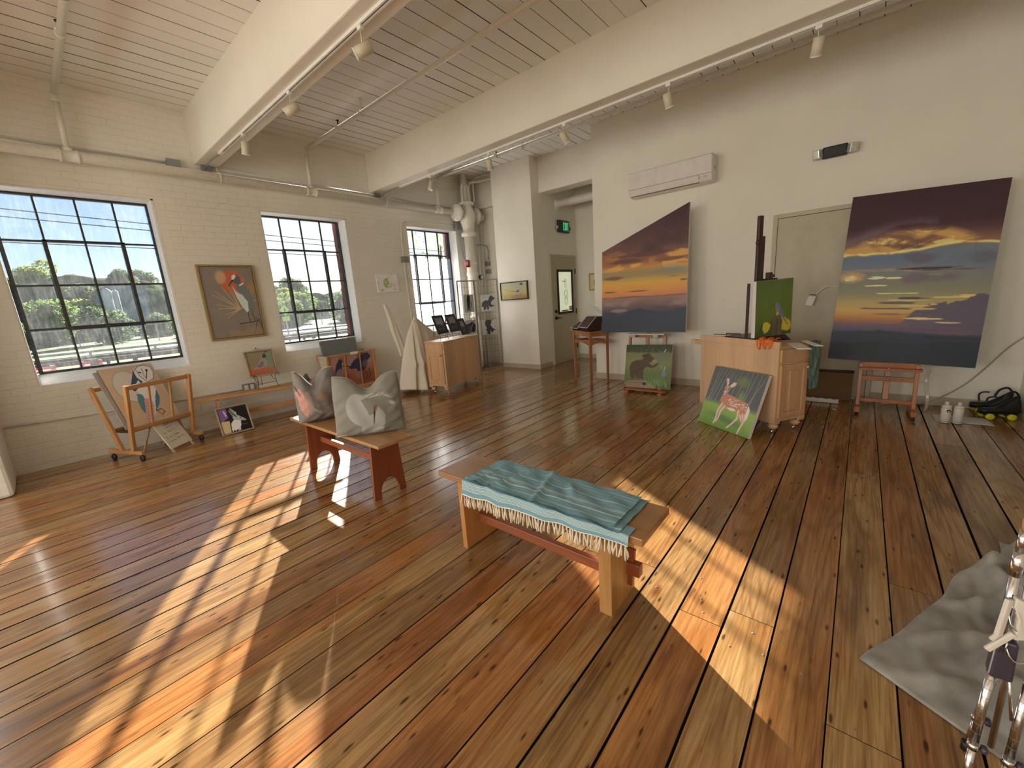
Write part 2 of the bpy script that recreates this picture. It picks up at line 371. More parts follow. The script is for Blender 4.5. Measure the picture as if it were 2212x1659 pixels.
def glass_mat(name, haze, col=(0.95, 0.98, 1.0)):
    """clear pane with a film of dust that scatters some of the daylight"""
    m, n, b = newmat(name); n.nodes.remove(b); out = n.nodes['Material Output']
    tr = node(n, 'ShaderNodeBsdfTransparent'); gl = node(n, 'ShaderNodeBsdfGlossy'); gl.inputs['Roughness'].default_value = 0.02
    tl = node(n, 'ShaderNodeBsdfTranslucent'); tl.inputs[0].default_value = (0.9, 0.93, 1.0, 1); tr.inputs[0].default_value = tuple(col)+(1,)
    t = noise(n, (1, 1, 1.0), 2.2, 5, 0.7, 0.5); t2 = noise(n, (40, 40, 5), 1.0, 4, 0.7)
    r = ramp(n, t.outputs['Fac'], [(0.35, (haze[0],)*3), (0.7, (haze[1],)*3)]); r2 = ramp(n, t2.outputs['Fac'], [(0.45, (0.7,)*3), (0.75, (1.5,)*3)] if haze[0] < 0.5 else [(0.4, (1.0,)*3), (0.7, (1.0,)*3)])
    hz = mixc(n, 1.0, r.outputs[0], r2.outputs[0], 'MULTIPLY')
    m1 = node(n, 'ShaderNodeMixShader'); n.links.new(hz, m1.inputs[0]); n.links.new(tr.outputs[0], m1.inputs[1]); n.links.new(tl.outputs[0], m1.inputs[2])
    fr = node(n, 'ShaderNodeFresnel'); fr.inputs[0].default_value = 1.3
    m2 = node(n, 'ShaderNodeMixShader'); n.links.new(fr.outputs[0], m2.inputs[0]); n.links.new(m1.outputs[0], m2.inputs[1]); n.links.new(gl.outputs[0], m2.inputs[2])
    n.links.new(m2.outputs[0], out.inputs[0]); return m
M_GLASS = glass_mat('dusty_glass', (0.02, 0.07)); M_FILM = glass_mat('white_window_film', (0.97, 1.0))
ROWS = [2.74, 2.295, 1.85, 1.405, 0.965]
def steel_window(idx, x0, x1, film=False):
    bm = bmesh.new(); cw = (x1-x0)/4; y0, y1 = GY-0.016, GY+0.016
    box(bm, x0-0.02, x0+0.012, y0, y1+0.02, ROWS[-1]-0.03, ZH); box(bm, x1-0.012, x1+0.02, y0, y1+0.02, ROWS[-1]-0.03, ZH)
    box(bm, x0, x1, y0, y1+0.02, ROWS[0]-0.005, ROWS[0]+0.03); box(bm, x0, x1, y0, y1+0.02, ROWS[-1]-0.03, ROWS[-1]+0.006)
    for k in (1, 2, 3): box(bm, x0+cw*k-0.008, x0+cw*k+0.008, y0+0.004, y1, ROWS[-1], ROWS[0])
    for z in ROWS[1:-1]: box(bm, x0, x1, y0+0.004, y1, z-0.009, z+0.009)
    fr = obj('window_%d' % idx, bm, M_STEEL, bev=0.002); fr['kind'] = 'structure'
    bm = bmesh.new(); a, b_ = x0+cw, x0+cw*3; zt, zb = ROWS[1], ROWS[3]   # centre-pivot sash, heavier section
    for q in ((a-0.020, a+0.012, zb, zt), (b_-0.012, b_+0.020, zb, zt)): box(bm, q[0], q[1], y0-0.022, y1+0.005, q[2]-0.01, q[3]+0.012)
    box(bm, a-0.02, b_+0.02, y0-0.022, y1+0.005, zt-0.010, zt+0.014); box(bm, a-0.02, b_+0.02, y0-0.030, y1+0.005, zb-0.026, zb+0.014)
    obj('sash', bm, M_STEEL, fr, bev=0.003)
    bm = bmesh.new(); box(bm, a+cw*0.85, b_+0.14, y0-0.045, y0-0.030, zb-0.012, zb+0.004); box(bm, a+cw*0.95, a+cw*1.05, y0-0.055, y0-0.02, zb-0.02, zb+0.02)
    obj('stay_arm', bm, M_STEEL, fr, bev=0.002)
    bm = bmesh.new()
    def pane(z0, z1, mi):
        vs = [bm.verts.new(p) for p in ((x0, GY+0.004, z0), (x1, GY+0.004, z0), (x1, GY+0.004, z1), (x0, GY+0.004, z1))]; bm.faces.new(vs).material_index = mi
    zb_ = ROWS[1]-(0.05 if film else 0); pane(zb_, ROWS[0], 0); pane(ROWS[4], zb_, 1 if film else 0)
    obj('window_glass', bm, [M_GLASS, M_FILM], fr, fix=False)
for i, (a, b_) in enumerate(((0.005, 1.190), (2.345, 3.525), (4.680, 5.870))): steel_window(i+1, a, b_, i == 2)

# ---------------------------------------------------------------- other walls
bm = bmesh.new(); box(bm, XR1, XR1+0.12, YR, 3.22, 0, ZC); box(bm, XR1+0.12, 7.7, 3.10, 3.22, 0, ZC); struct('wall_right', bm, M_WALL)
bm = bmesh.new(); box(bm, XR0, XR1, YR-0.12, YR, 0, ZC); struct('wall_front', bm, M_WALL)
bm = bmesh.new()
for q in ((YR, -0.8, 0, ZC), (0.6, 1.7, 0, ZC), (3.1, 4.2, 0, ZC), (5.6, YW, 0, ZC)): box(bm, XR0-0.3, XR0, q[0], q[1], q[2], q[3])
for q in ((-0.8, 0.6), (1.7, 3.1), (4.2, 5.6)): box(bm, XR0-0.3, XR0, q[0], q[1], 0, 0.85); box(bm, XR0-0.3, XR0, q[0], q[1], 2.85, ZC)
struct('wall_end', bm, M_BRICK)
bm = bmesh.new(); box(bm, 6.53, 6.65, 5.5, YW, 0, ZC); struct('wall_corner', bm, M_WALL)
bm = bmesh.new(); box(bm, 6.19, 6.53, 4.60, 5.53, 0, ZC); box(bm, 6.53, 7.85, 4.60, 4.72, 0, ZC); struct('wall_column', bm, M_WALL, bev=0.004)
bm = bmesh.new(); box(bm, 7.65, 7.75, 3.22, 4.60, 0, ZC); struct('wall_recess', bm, M_WALL)
# boxed pier left of the first window
bm = bmesh.new(); box(bm, -0.95, -0.36, 5.50, YW, 0, ZC); struct('wall_pier', bm, M_REVEAL, bev=0.03)
# beams across the room
bm = bmesh.new(); box(bm, 1.685, 1.93, YR, YW, 3.215, ZC+0.01); struct('ceiling_beam_1', bm, M_BEAM, bev=0.012)
bm = bmesh.new(); box(bm, 4.03, 4.27, YR, YW, 3.215, ZC+0.01); struct('ceiling_beam_2', bm, M_BEAM, bev=0.012)
bm = bmesh.new(); box(bm, 6.42, 6.70, 3.22, 4.60, 3.195, ZC+0.01); box(bm, 6.42, 6.53, 5.53, YW, 3.195, ZC+0.01); struct('ceiling_beam_3', bm, M_BEAM, bev=0.008)
bm = bmesh.new(); box(bm, -0.66, -0.42, YR, YW, 3.215, ZC+0.01); box(bm, -3.0, -2.76, YR, YW, 3.215, ZC+0.01); struct('ceiling_beam_4', bm, M_BEAM, bev=0.012)
# baseboards
def base(name, bm): struct(name, bm, M_TRIM, bev=0.004)
bm = bmesh.new(); box(bm, XR1-0.014, XR1, YR, -0.17, 0, 0.095); box(bm, XR1-0.014, XR1, 0.86, 3.23, 0, 0.095); box(bm, XR1-0.014, 7.64, 3.22, 3.234, 0, 0.095); base('baseboard_right', bm)
bm = bmesh.new(); box(bm, XR0, XR1-0.015, YR, YR+0.014, 0, 0.095); base('baseboard_front', bm)
bm = bmesh.new(); box(bm, 6.176, 6.19, 4.586, 5.544, 0, 0.095); box(bm, 6.19, 6.60, 4.586, 4.60, 0, 0.095); base('baseboard_column', bm)
bm = bmesh.new(); box(bm, 7.636, 7.65, 3.235, 4.585, 0, 0.095); base('baseboard_recess', bm)
# ---------------------------------------------------------------- doors
M_DOOR = plain('door_cream', (0.47, 0.42, 0.30), 0.4)
M_BRONZE = plain('bronze_dark', (0.03, 0.022, 0.016), 0.35, 0.6)
# door_1: half-glazed door in the recess (plane y = 4.60, opens towards us)
bm = bmesh.new(); t = 0.05; x0, x1, z1 = 6.655, 7.575, 2.145
box(bm, x0, x0+t, 4.575, 4.61, 0, z1); box(bm, x1-t, x1, 4.575, 4.61, 0, z1); box(bm, x0+t, x1-t, 4.575, 4.61, z1-t, z1)
d1 = struct('door_1', bm, M_TRIM, bev=0.004)
bm = bmesh.new(); gx0, gx1, gz0, gz1 = 6.90, 7.40, 1.03, 1.83
box(bm, x0+t, gx0, 4.585, 4.60, 0.01, z1-t); box(bm, gx1, x1-t, 4.585, 4.60, 0.01, z1-t); box(bm, gx0, gx1, 4.585, 4.60, 0.01, gz0); box(bm, gx0, gx1, 4.585, 4.60, gz1, z1-t)
obj('door_leaf', bm, M_DOOR, d1)
bm = bmesh.new()
for q in ((gx0-0.035, gx0+0.01, gz0-0.035, gz1+0.035), (gx1-0.01, gx1+0.035, gz0-0.035, gz1+0.035), (gx0, gx1, gz0-0.035, gz0+0.01), (gx0, gx1, gz1-0.01, gz1+0.035)): box(bm, q[0], q[1], 4.570, 4.598, q[2], q[3])
obj('glazing_frame', bm, M_BRONZE, d1)
mg, n_, b_ = newmat('lit_frosted_glass'); b_.inputs['Base Color'].default_value = (0.7, 0.75, 0.6, 1); b_.inputs['Roughness'].default_value = 0.35
tt = noise(n_, (1, 1, 1), 3.0, 3); rr = ramp(n_, tt.outputs['Fac'], [(0.3, (0.46, 0.50, 0.33)), (0.7, (0.60, 0.62, 0.46))]); n_.links.new(rr.outputs[0], b_.inputs['Emission Color']); b_.inputs['Emission Strength'].default_value = 0.7
bm = bmesh.new(); box(bm, gx0, gx1, 4.588, 4.594, gz0, gz1); obj('door_glass', bm, mg, d1)
bm = bmesh.new()   # lettering and emblem on the glass, seen from behind
def ringbar(cx, cz, rx, rz, w_=0.006):
    tube(bm, [(cx+rx*math.cos(a*PI/10), 4.586, cz+rz*math.sin(a*PI/10)) for a in range(21)], w_/2, 5, False)
for cz in (1.66, 1.60, 1.54): ringbar(7.17, cz, 0.035, 0.028)
for k in range(6): box(bm, 7.05+k*0.022, 7.063+k*0.022, 4.585, 4.587, 1.625, 1.645)
tube(bm, [(7.13, 4.586, 1.22), (7.13, 4.586, 1.42)], 0.004, 5); tube(bm, [(7.23, 4.586, 1.22), (7.23, 4.586, 1.42)], 0.004, 5)
tube(bm, [(7.18+0.05*math.cos(a*PI/8), 4.586, 1.42+0.05*math.sin(a*PI/8)) for a in range(9)], 0.004, 5); tube(bm, [(7.18+0.05*math.cos(a*PI/8), 4.586, 1.22-0.05*math.sin(a*PI/8)) for a in range(9)], 0.004, 5)
for k in range(4): box(bm, 7.155, 7.205, 4.585, 4.587, 1.29+k*0.02, 1.298+k*0.02)
obj('glass_lettering', bm, plain('etched_grey', (0.33, 0.36, 0.27), 0.6), d1)
bm = bmesh.new(); lathe(bm, [(0.030, 0), (0.030, -0.02), (0.022, -0.025)], (6.78, 4.585, 0.93), 'y'); tube(bm, [(6.78, 4.555, 0.93), (6.80, 4.545, 0.93), (6.92, 4.545, 0.925)], 0.010)
obj('door_handle', bm, M_BRONZE, d1)
bm = bmesh.new(); lathe(bm, [(0.032, 0), (0.030, -0.02), (0.015, -0.025)], (6.78, 4.585, 1.06), 'y'); obj('deadbolt', bm, M_BRONZE, d1)
for z in (1.83, 1.02, 0.30):
    bm = bmesh.new(); box(bm, 7.525, 7.545, 4.566, 4.58, z-0.055, z+0.055); obj('hinge', bm, M_BRONZE, d1)
bm = bmesh.new(); box(bm, 7.28, 7.385, 4.583, 4.587, 1.05, 1.14); obj('notice_card', bm, plain('card_pink', (0.6, 0.42, 0.38), 0.6), d1)
bm = bmesh.new(); box(bm, 7.0, 7.24, 4.583, 4.587, 1.045, 1.07); obj('sticker', bm, plain('sticker_green', (0.12, 0.25, 0.16), 0.6), d1)
# door_2: flush door in the right wall
bm = bmesh.new(); y0, y1, z1 = -0.17, 0.855, 2.12; t = 0.045
box(bm, XR1-0.018, XR1, y0, y0+t, 0, z1); box(bm, XR1-0.018, XR1, y1-t, y1, 0, z1); box(bm, XR1-0.018, XR1, y0+t, y1-t, z1-t, z1)
d2 = struct('door_2', bm, M_TRIM, bev=0.003)
bm = bmesh.new(); box(bm, XR1-0.008, XR1, y0+t+0.004, y1-t-0.004, 0.01, z1-t-0.004); obj('door_leaf', bm, M_DOOR, d2)
bm = bmesh.new(); box(bm, XR1-0.0075, XR1-0.001, y0+t, y0+t+0.004, 0.01, z1-t); box(bm, XR1-0.0075, XR1-0.001, y1-t-0.004, y1-t, 0.01, z1-t); box(bm, XR1-0.0075, XR1-0.001, y0+t, y1-t, z1-t-0.004, z1-t); obj('door_gap', bm, M_DARK, d2)
bm = bmesh.new(); lathe(bm, [(0.028, 0), (0.028, -0.02)], (XR1-0.008, 0.76, 1.02), 'x'); tube(bm, [(XR1-0.03, 0.76, 1.02), (XR1-0.06, 0.75, 1.02), (XR1-0.06, 0.62, 1.02)], 0.010); obj('door_handle', bm, M_BRONZE, d2)
# ---------------------------------------------------------------- painter: fills a colour attribute on a dense grid
def value_noise(X, Y, seed):
    rs = np.random.RandomState(seed); T = rs.rand(64, 64)
    xi = np.floor(X).astype(int); yi = np.floor(Y).astype(int); fx = X-xi; fy = Y-yi
    fx = fx*fx*(3-2*fx); fy = fy*fy*(3-2*fy); g = lambda a, b: T[a % 64, b % 64]
    return (g(yi, xi)*(1-fx)+g(yi, xi+1)*fx)*(1-fy)+(g(yi+1, xi)*(1-fx)+g(yi+1, xi+1)*fx)*fy
class Pic:
    """u right 0..1, v up 0..1; colours in 0-255 as they look in even room light"""
    def __init__(s, nx, ny, col=(128, 128, 128)):
        s.nx, s.ny = nx, ny; s.U, s.V = np.meshgrid(np.linspace(0, 1, nx+1), np.linspace(0, 1, ny+1)); s.a = np.zeros((ny+1, nx+1, 3)); s.a[:] = col
    def fbm(s, sx, sy, seed=0, oct=4):
        r = 0; t = 0
        for o in range(oct): r = r + value_noise(s.U*sx*2**o+seed*3.1, s.V*sy*2**o+seed*1.7, seed+o)*0.5**o; t += 0.5**o
        return r/t
    def wf(s, sx, sy, seed=0, warp=0.2, oct=4):
        a = s.fbm(2.5, 4, seed+13, 3)-.5; b = s.fbm(2.5, 4, seed+17, 3)-.5; r = 0; t = 0
        for o in range(oct): r = r + value_noise((s.U+warp*a)*sx*2**o+seed*3.1, (s.V+warp*.4*b)*sy*2**o+seed*1.7, seed+o)*0.55**o; t += 0.55**o
        return r/t
    def put(s, mask, col, al=1.0):
        m = (np.clip(mask, 0, 1)*al)[..., None]; s.a = s.a*(1-m)+np.array(col, float)*m
    def grad(s, stops, warp=0):
        v = s.V+warp; vs = [q[0] for q in stops]
        for k in range(3): s.a[..., k] = np.interp(v, vs, [q[1][k] for q in stops])
    def poly(s, pts, col, al=1.0, warp=0.0, seed=0):
        U, V = s.U, s.V
        if warp: U = U+(s.fbm(14, 14, seed+5, 2)-.5)*warp; V = V+(s.fbm(14, 14, seed+9, 2)-.5)*warp
        acc = 0
        for du, dv in ((-.25, -.25), (.25, -.25), (-.25, .25), (.25, .25)):
            u = U+du/s.nx; v = V+dv/s.ny; ins = np.zeros(u.shape, bool); n = len(pts)
            for i in range(n):
                (x0, y0), (x1, y1) = pts[i], pts[(i+1) % n]
                if y0 == y1: continue
                c = (y0 > v) != (y1 > v); ins ^= c & (u < (x1-x0)*(v-y0)/(y1-y0)+x0)
            acc = acc+ins
        s.put(acc/4, col, al)
    def ell(s, cx, cy, rx, ry, col, ang=0, soft=0.1, al=1.0, asp=1.0):
        a = math.radians(ang); x = (s.U-cx); y = (s.V-cy)*asp
        d = np.sqrt(((x*math.cos(a)+y*math.sin(a))/rx)**2+((-x*math.sin(a)+y*math.cos(a))/ry)**2)
        s.put((1-d)/max(soft, 1e-3)+0.5, col, al)
    def line(s, pts, w, col, al=1.0, w1=None):
        n = len(pts)-1
        for i in range(n):
            (x0, y0), (x1, y1) = pts[i], pts[i+1]; dx, dy = x1-x0, y1-y0; L = dx*dx+dy*dy+1e-9
            t = np.clip(((s.U-x0)*dx+(s.V-y0)*dy)/L, 0, 1); d = np.hypot(s.U-x0-t*dx, s.V-y0-t*dy)
            ww = w if w1 is None else w+(w1-w)*(i+t)/n
            s.put((ww/2-d)*s.nx+0.5, col, al)
    def rag(s, cx, cy, rx, ry, col, seed=0, al=1.0, soft=0.5, sx=5, sy=14):
        """streaky cloud patch"""
        d = ((s.U-cx)/rx)**2+((s.V-cy)/ry)**2+(s.fbm(sx, sy, seed, 4)-.5)*2.2
        s.put((1-d)/soft, col, al)
    def linear(s, gain=(1.78, 2.02, 2.5)):
        c = s.a/255.0; c = c*0.86+c.mean(axis=2, keepdims=True)*0.14; l = np.where(c <= 0.04045, c/12.92, ((c+0.055)/1.055)**2.4)*np.array(gain); return np.clip(l, 0.002, 0.92)
def paint_material(name, rough=0.45):
    m, n, b = newmat(name); at = node(n, 'ShaderNodeAttribute', attribute_name='paint')
    t = noise(n, (1, 1, 1), 260, 2); r = ramp(n, t.outputs['Fac'], [(0.3, (0.94,)*3), (0.7, (1.05,)*3)])
    n.links.new(mixc(n, 1.0, at.outputs['Color'], r.outputs[0], 'MULTIPLY'), b.inputs['Base Color']); b.inputs['Roughness'].default_value = rough
    b.inputs['Specular IOR Level'].default_value = 0.3; bump(n, b, t.outputs['Fac'], 0.08, 0.0008); return m
M_PAINT = paint_material('oil_paint'); M_PRINT = paint_material('printed_sheet', 0.3); M_CLOTHPRINT = paint_material('printed_linen', 0.9)
M_CANVAS = plain('canvas_edge_white', (0.80, 0.79, 0.77), 0.8, nscale=60)
def painted_grid(name, pic, pos, mat, parent=None, M=None, smooth=False, gain=None, fit=None):
    """pos(u, v) -> point arrays (3,) vectorised"""
    P = np.stack(pos(pic.U, pic.V), -1).reshape(-1, 3); nx, ny = pic.nx, pic.ny
    idx = np.arange((nx+1)*(ny+1)).reshape(ny+1, nx+1)
    F = np.stack([idx[:-1, :-1], idx[:-1, 1:], idx[1:, 1:], idx[1:, :-1]], -1).reshape(-1, 4)
    me = bpy.data.meshes.new(name); me.vertices.add(len(P)); me.vertices.foreach_set('co', P.ravel())
    me.loops.add(F.size); me.loops.foreach_set('vertex_index', F.ravel()); me.polygons.add(len(F)); me.polygons.foreach_set('loop_start', np.arange(0, F.size, 4)); me.update(calc_edges=True); me.validate()
    ca = me.color_attributes.new('paint', 'FLOAT_COLOR', 'POINT'); c = np.ones((len(P), 4)); c[:, :3] = (pic.linear(gain) if gain else pic.linear()).reshape(-1, 3); ca.data.foreach_set('color', c.ravel().astype(np.float32))
    if smooth: me.polygons.foreach_set('use_smooth', np.ones(len(F), bool))
    me.materials.append(mat); o = bpy.data.objects.new(name, me); link(o, parent)
    if M is not None: o.matrix_world = M
    return o
def wh(bl, br, tl): return (Vector(br)-Vector(bl)).length, (Vector(tl)-Vector(bl)).length
def canvas_painting(name, pic, bl, br, tl, depth, label, cat='painting', side=None, hfun=None, group=None, mat=None):
    """stretched canvas: thing = canvas body mesh, child = painted_surface"""
    M = frame_M(bl, br, tl); W, H = wh(bl, br, tl); side = side or M_CANVAS; hf = hfun or (lambda u: 1.0)
    bm = bmesh.new(); ring = [(0, 0, 0), (W, 0, 0), (W, 0, H*hf(1.0)), (0, 0, H*hf(0.0))]; prism(bm, ring, (0, depth, 0))
    o = obj(name, bm, side, M=M, bev=0.0015); tag(o, label, cat, group)
    painted_grid('painted_surface', pic, lambda U, V: (U*W, np.full_like(U, -0.0008), V*H), mat or M_PAINT, o)
    return o
def framed_painting(name, pic, bl, br, tl, label, fw=0.02, fd=0.035, fmat=None, mat=None, inner=None, cat='painting', mount=0.0, mmat=None, group=None):
    """frame outside corners given"""
    M = frame_M(bl, br, tl); W, H = wh(bl, br, tl); o = thing(name, label, cat, M=M, group=group)
    bm = bmesh.new(); box(bm, 0, fw, 0, fd, 0, H); box(bm, W-fw, W, 0, fd, 0, H); box(bm, fw, W-fw, 0, fd, 0, fw); box(bm, fw, W-fw, 0, fd, H-fw, H)
    obj('frame', bm, fmat, o, bev=0.002)
    bm = bmesh.new(); box(bm, fw*0.9, W-fw*0.9, fd*0.55, fd*0.95, fw*0.9, H-fw*0.9); obj('backing', bm, inner or M_BLACK, o)
    g = fw+0.006; y = fd*0.35
    if mount:
        bm = bmesh.new(); box(bm, fw, W-fw, y+0.004, y+0.007, fw, H-fw); obj('mat_board', bm, mmat, o); g = fw+mount
    bm = bmesh.new(); box(bm, g-0.001, W-g+0.001, y, fd*0.56, g-0.001, H-g+0.001); obj('canvas', bm, M_CANVAS if mount == 0 else mmat, o)
    painted_grid('painted_surface', pic, lambda U, V: (g+U*(W-2*g), np.full_like(U, y-0.001), g+V*(H-2*g)), mat or M_PAINT, o)
    return o
# ---------------------------------------------------------------- the pictures
def sunset_left():
    p = Pic(230, 300); p.V = p.V*(0.715+0.285*p.U); w_ = (p.wf(2.5, 5, 2, .12)-.5)*0.045   # v = 1 is the tall right edge
    p.grad([(0, (44, 48, 52)), (.13, (46, 52, 60)), (.20, (84, 64, 60)), (.25, (112, 82, 72)), (.29, (132, 92, 70)), (.305, (180, 106, 60)), (.345, (190, 116, 48)), (.42, (188, 136, 44)), (.455, (168, 126, 54)), (.48, (138, 112, 66)), (.52, (142, 112, 66)), (.55, (172, 114, 46)), (.60, (128, 74, 46)), (.70, (96, 60, 52)), (.85, (72, 44, 44)), (1, (56, 36, 40))], w_)
    f = p.wf(2.5, 8, 8, .25, 5); g = p.wf(4, 18, 4, .2, 5); h_ = p.wf(2, 5, 19, .3, 5)
    p.put((f-.52)*7*np.exp(-((p.V-.63)/.09)**2), (176, 110, 44), .8); p.put((h_-.52)*6*(p.V > .62), (104, 66, 56), .7); p.put((.46-h_)*6*(p.V > .62), (58, 36, 38), .7)
    p.put((g-.5)*9*np.exp(-((p.V-.505)/.035)**2)*1.3, (128, 112, 80), .8); p.put((g-.56)*9*np.exp(-((p.V-.56)/.03)**2)*1.4, (200, 136, 52), .9)
    for cx, cy, rx, ry, c, s_ in ((.14, .475, .17, .016, (108, 68, 52), 3), (.9, .635, .16, .03, (200, 140, 54), 6), (.78, .505, .26, .022, (122, 108, 80), 9), (.55, .655, .35, .022, (84, 52, 46), 11), (.75, .592, .20, .014, (108, 68, 46), 12), (.28, .61, .25, .02, (88, 54, 46), 13), (.1, .357, .1, .008, (96, 70, 66), 14), (.45, .352, .17, .006, (88, 66, 62), 15), (.97, .42, .04, .008, (90, 70, 50), 16), (.86, .455, .05, .003, (100, 80, 52), 17), (.83, .54, .09, .02, (150, 126, 78), 23)):
        p.rag(cx, cy, rx, ry, c, s_, .85, .6)
    k = p.wf(4, 14, 27, .3, 5); p.put((k-.5)*8*np.exp(-((p.V-.26)/.035)**2), (134, 104, 90), .75); p.put((.45-k)*8*np.exp(-((p.V-.27)/.03)**2), (92, 68, 64), .7)
    p.put(np.clip((.312-p.V+(p.fbm(6, 1, 3)-.5)*.02)*200, 0, 1)*np.clip((p.V-.295)*120, 0, 1), (94, 68, 64), .7)
    rd = lambda xs, ys, s_: (np.interp(p.U, xs, ys)+(p.fbm(26, 1, s_, 3)-.5)*.010-p.V)*p.ny
    p.put(rd([0, .5, .62, .74, .86, 1], [.18, .19, .200, .212, .20, .206], 31), (72, 56, 64)); p.rag(.22, .19, .11, .016, (128, 104, 94), 33, .8)
    p.put(rd([0, .05, .15, .22, .30, .42, .50, .60, .72, .85, 1], [.168, .178, .180, .150, .168, .203, .205, .188, .176, .186, .202], 35), (46, 51, 60)); p.put((p.wf(3, 12, 39, .2)-.5)*3*(p.V < .15), (52, 56, 62), .5); p.put((.13-p.V)*4, (42, 45, 46), .6)
    return p
def sunset_right():
    p = Pic(240, 340); w_ = (p.wf(2.2, 5, 12, .1)-.5)*0.022
    p.grad([(0, (26, 34, 38)), (.10, (30, 36, 42)), (.165, (40, 44, 52)), (.19, (78, 68, 80)), (.225, (100, 74, 76)), (.25, (146, 88, 54)), (.275, (168, 110, 54)), (.31, (176, 136, 66)), (.36, (156, 130, 74)), (.40, (126, 116, 80)), (.46, (112, 108, 84)), (.52, (108, 106, 92)), (.57, (94, 100, 104)), (.62, (86, 96, 108)), (.66, (96, 98, 100)), (.70, (120, 82, 58)), (.75, (84, 54, 50)), (.80, (64, 40, 41)), (1, (58, 35, 37))], w_)
    edge = np.interp(p.U, [0, .2, .45, .6, .75, .95, 1], [.630, .636, .645, .660, .672, .674, .668])+(p.wf(6, 3, 5, .2)-.5)*.022
    top = np.interp(p.U, [0, .15, .35, .5, .7, .84, .93, 1], [.715, .755, .785, .80, .79, .745, .700, .682])+(p.wf(4, 3, 7, .2)-.5)*.03
    f = p.wf(3, 15, 41, .35, 6); f2 = p.wf(6, 26, 47, .25, 5); band = np.clip((p.V-edge)*90, 0, 1)*np.clip((top-p.V)*26, 0, 1); t = np.clip((p.V-edge)/(top-edge+1e-3), 0, 1)
    p.put(band, (118, 78, 54), .95); p.put(band*np.clip((f-.36-.20*t)*7, 0, 1), (184, 136, 64), .9); p.put(band*np.clip((f2-.41-.26*t)*8, 0, 1), (208, 170, 88), .9); p.put(band*np.clip((.42-f)*8, 0, 1), (84, 58, 56), .8)
    p.put(np.exp(-((p.V-edge-.007)/.007)**2)*np.clip((p.fbm(12, 6, 43)-.28)*5, 0, 1), (218, 184, 100), .95)
    p.put(np.exp(-((p.V-top)/.030)**2)*np.clip((p.wf(3, 10, 44, .3)-.42)*5, 0, 1)*(p.U < .62), (104, 82, 82), .75)
    q = p.wf(3, 9, 52, .3, 5); m = np.clip((edge-p.V)*60, 0, 1)*np.clip((p.V-.50)*14, 0, 1)
    p.put(m*np.clip((p.U-.35)*3, 0, 1)*np.clip((q-.44)*5, 0, 1), (108, 106, 98), .7)
    for cx, cy, rx, ry, c, s_, al, sf in ((.55, .612, .14, .035, (88, 78, 86), 53, .85, .9), (.93, .60, .09, .035, (92, 80, 78), 54, .7, 1.0), (.28, .545, .34, .014, (168, 126, 82), 52, .8, .9), (.05, .505, .14, .040, (196, 142, 76), 50, .9, 1.3), (.075, .502, .05, .018, (228, 190, 124), 51, .9, 1.6), (.09, .512, .02, .010, (236, 208, 150), 49, .9, 1.4), (.055, .492, .022, .008, (232, 200, 140), 45, .9, 1.2), (.64, .495, .20, .035, (102, 84, 84), 56, .85, .8), (.60, .548, .20, .009, (64, 46, 50), 55, .95, .5), (.70, .538, .24, .004, (84, 62, 62), 48, .9, .5), (.66, .512, .10, .006, (128, 118, 96), 46, .8, .6)): p.rag(cx, cy, rx, ry, c, s_, al, sf, 7, 20)
    for cx, cy, rx, ry, c, s_ in ((.27, .502, .07, .008, (222, 196, 142), 57), (.40, .498, .06, .006, (220, 192, 138), 58), (.20, .505, .05, .004, (120, 104, 84), 59), (.27, .455, .09, .005, (214, 182, 118), 60), (.42, .408, .15, .0035, (208, 184, 108), 61), (.90, .392, .13, .011, (200, 162, 80), 62), (.80, .384, .14, .004, (210, 172, 92), 63), (.52, .368, .16, .004, (206, 176, 96), 64)): p.rag(cx, cy, rx, ry, c, s_, .95, .5, 9, 16)
    # dark cloud rising to the right
    el = np.interp(p.U, [0, .42, .5, .58, .66, .78, .9, 1], [.18, .20, .245, .30, .345, .368, .375, .38])+(p.wf(5, 9, 71, .3, 6)-.5)*.13; eb = np.interp(p.U, [0, .5, .75, 1], [.20, .215, .20, .19])
    wedge = np.clip((el-p.V)*110, 0, 1)*np.clip((p.V-eb)*40, 0, 1)*np.clip((p.U-.44)*9, 0, 1); p.put(wedge, (80, 70, 80), .95); p.put(wedge*np.clip((p.wf(3, 10, 73, .3)-.5)*5, 0, 1), (90, 80, 86), .7)
    for cx, cy, rx, ry, c, s_ in ((.55, .378, .10, .010, (72, 60, 66), 75), (.44, .352, .13, .007, (84, 70, 66), 76), (.33, .318, .20, .005, (96, 78, 66), 77), (.47, .318, .13, .008, (80, 68, 68), 78), (.22, .322, .05, .003, (96, 80, 64), 79), (.55, .335, .12, .006, (186, 154, 82), 80), (.62, .318, .10, .006, (180, 148, 80), 81), (.45, .285, .2, .005, (98, 80, 78), 82), (.62, .262, .14, .006, (214, 172, 98), 83), (.80, .242, .08, .005, (208, 164, 100), 84), (.68, .345, .03, .006, (196, 160, 88), 85), (.82, .185, .2, .010, (96, 74, 68), 86), (.2, .235, .25, .008, (128, 84, 72), 87)): p.rag(cx, cy, rx, ry, c, s_, .9, .5, 8, 14)
    rd = lambda xs, ys, s_: (np.interp(p.U, xs, ys)+(p.fbm(30, 1, s_, 3)-.5)*.008-p.V)*p.ny
    p.put(rd([0, .1, .2, .3, .34, .40, .55, .66, .75, .85, 1], [.160, .172, .182, .184, .192, .186, .178, .155, .150, .155, .152], 91), (44, 48, 56)); p.put((p.wf(3, 10, 93, .2)-.5)*3*(p.V < .14), (38, 42, 48), .6)
    p.put(rd([0, .3, .6, .8, 1], [.105, .12, .115, .135, .145], 95), (34, 40, 46), .9); p.put((.09-p.V)*6, (26, 34, 36), .8)
    return p
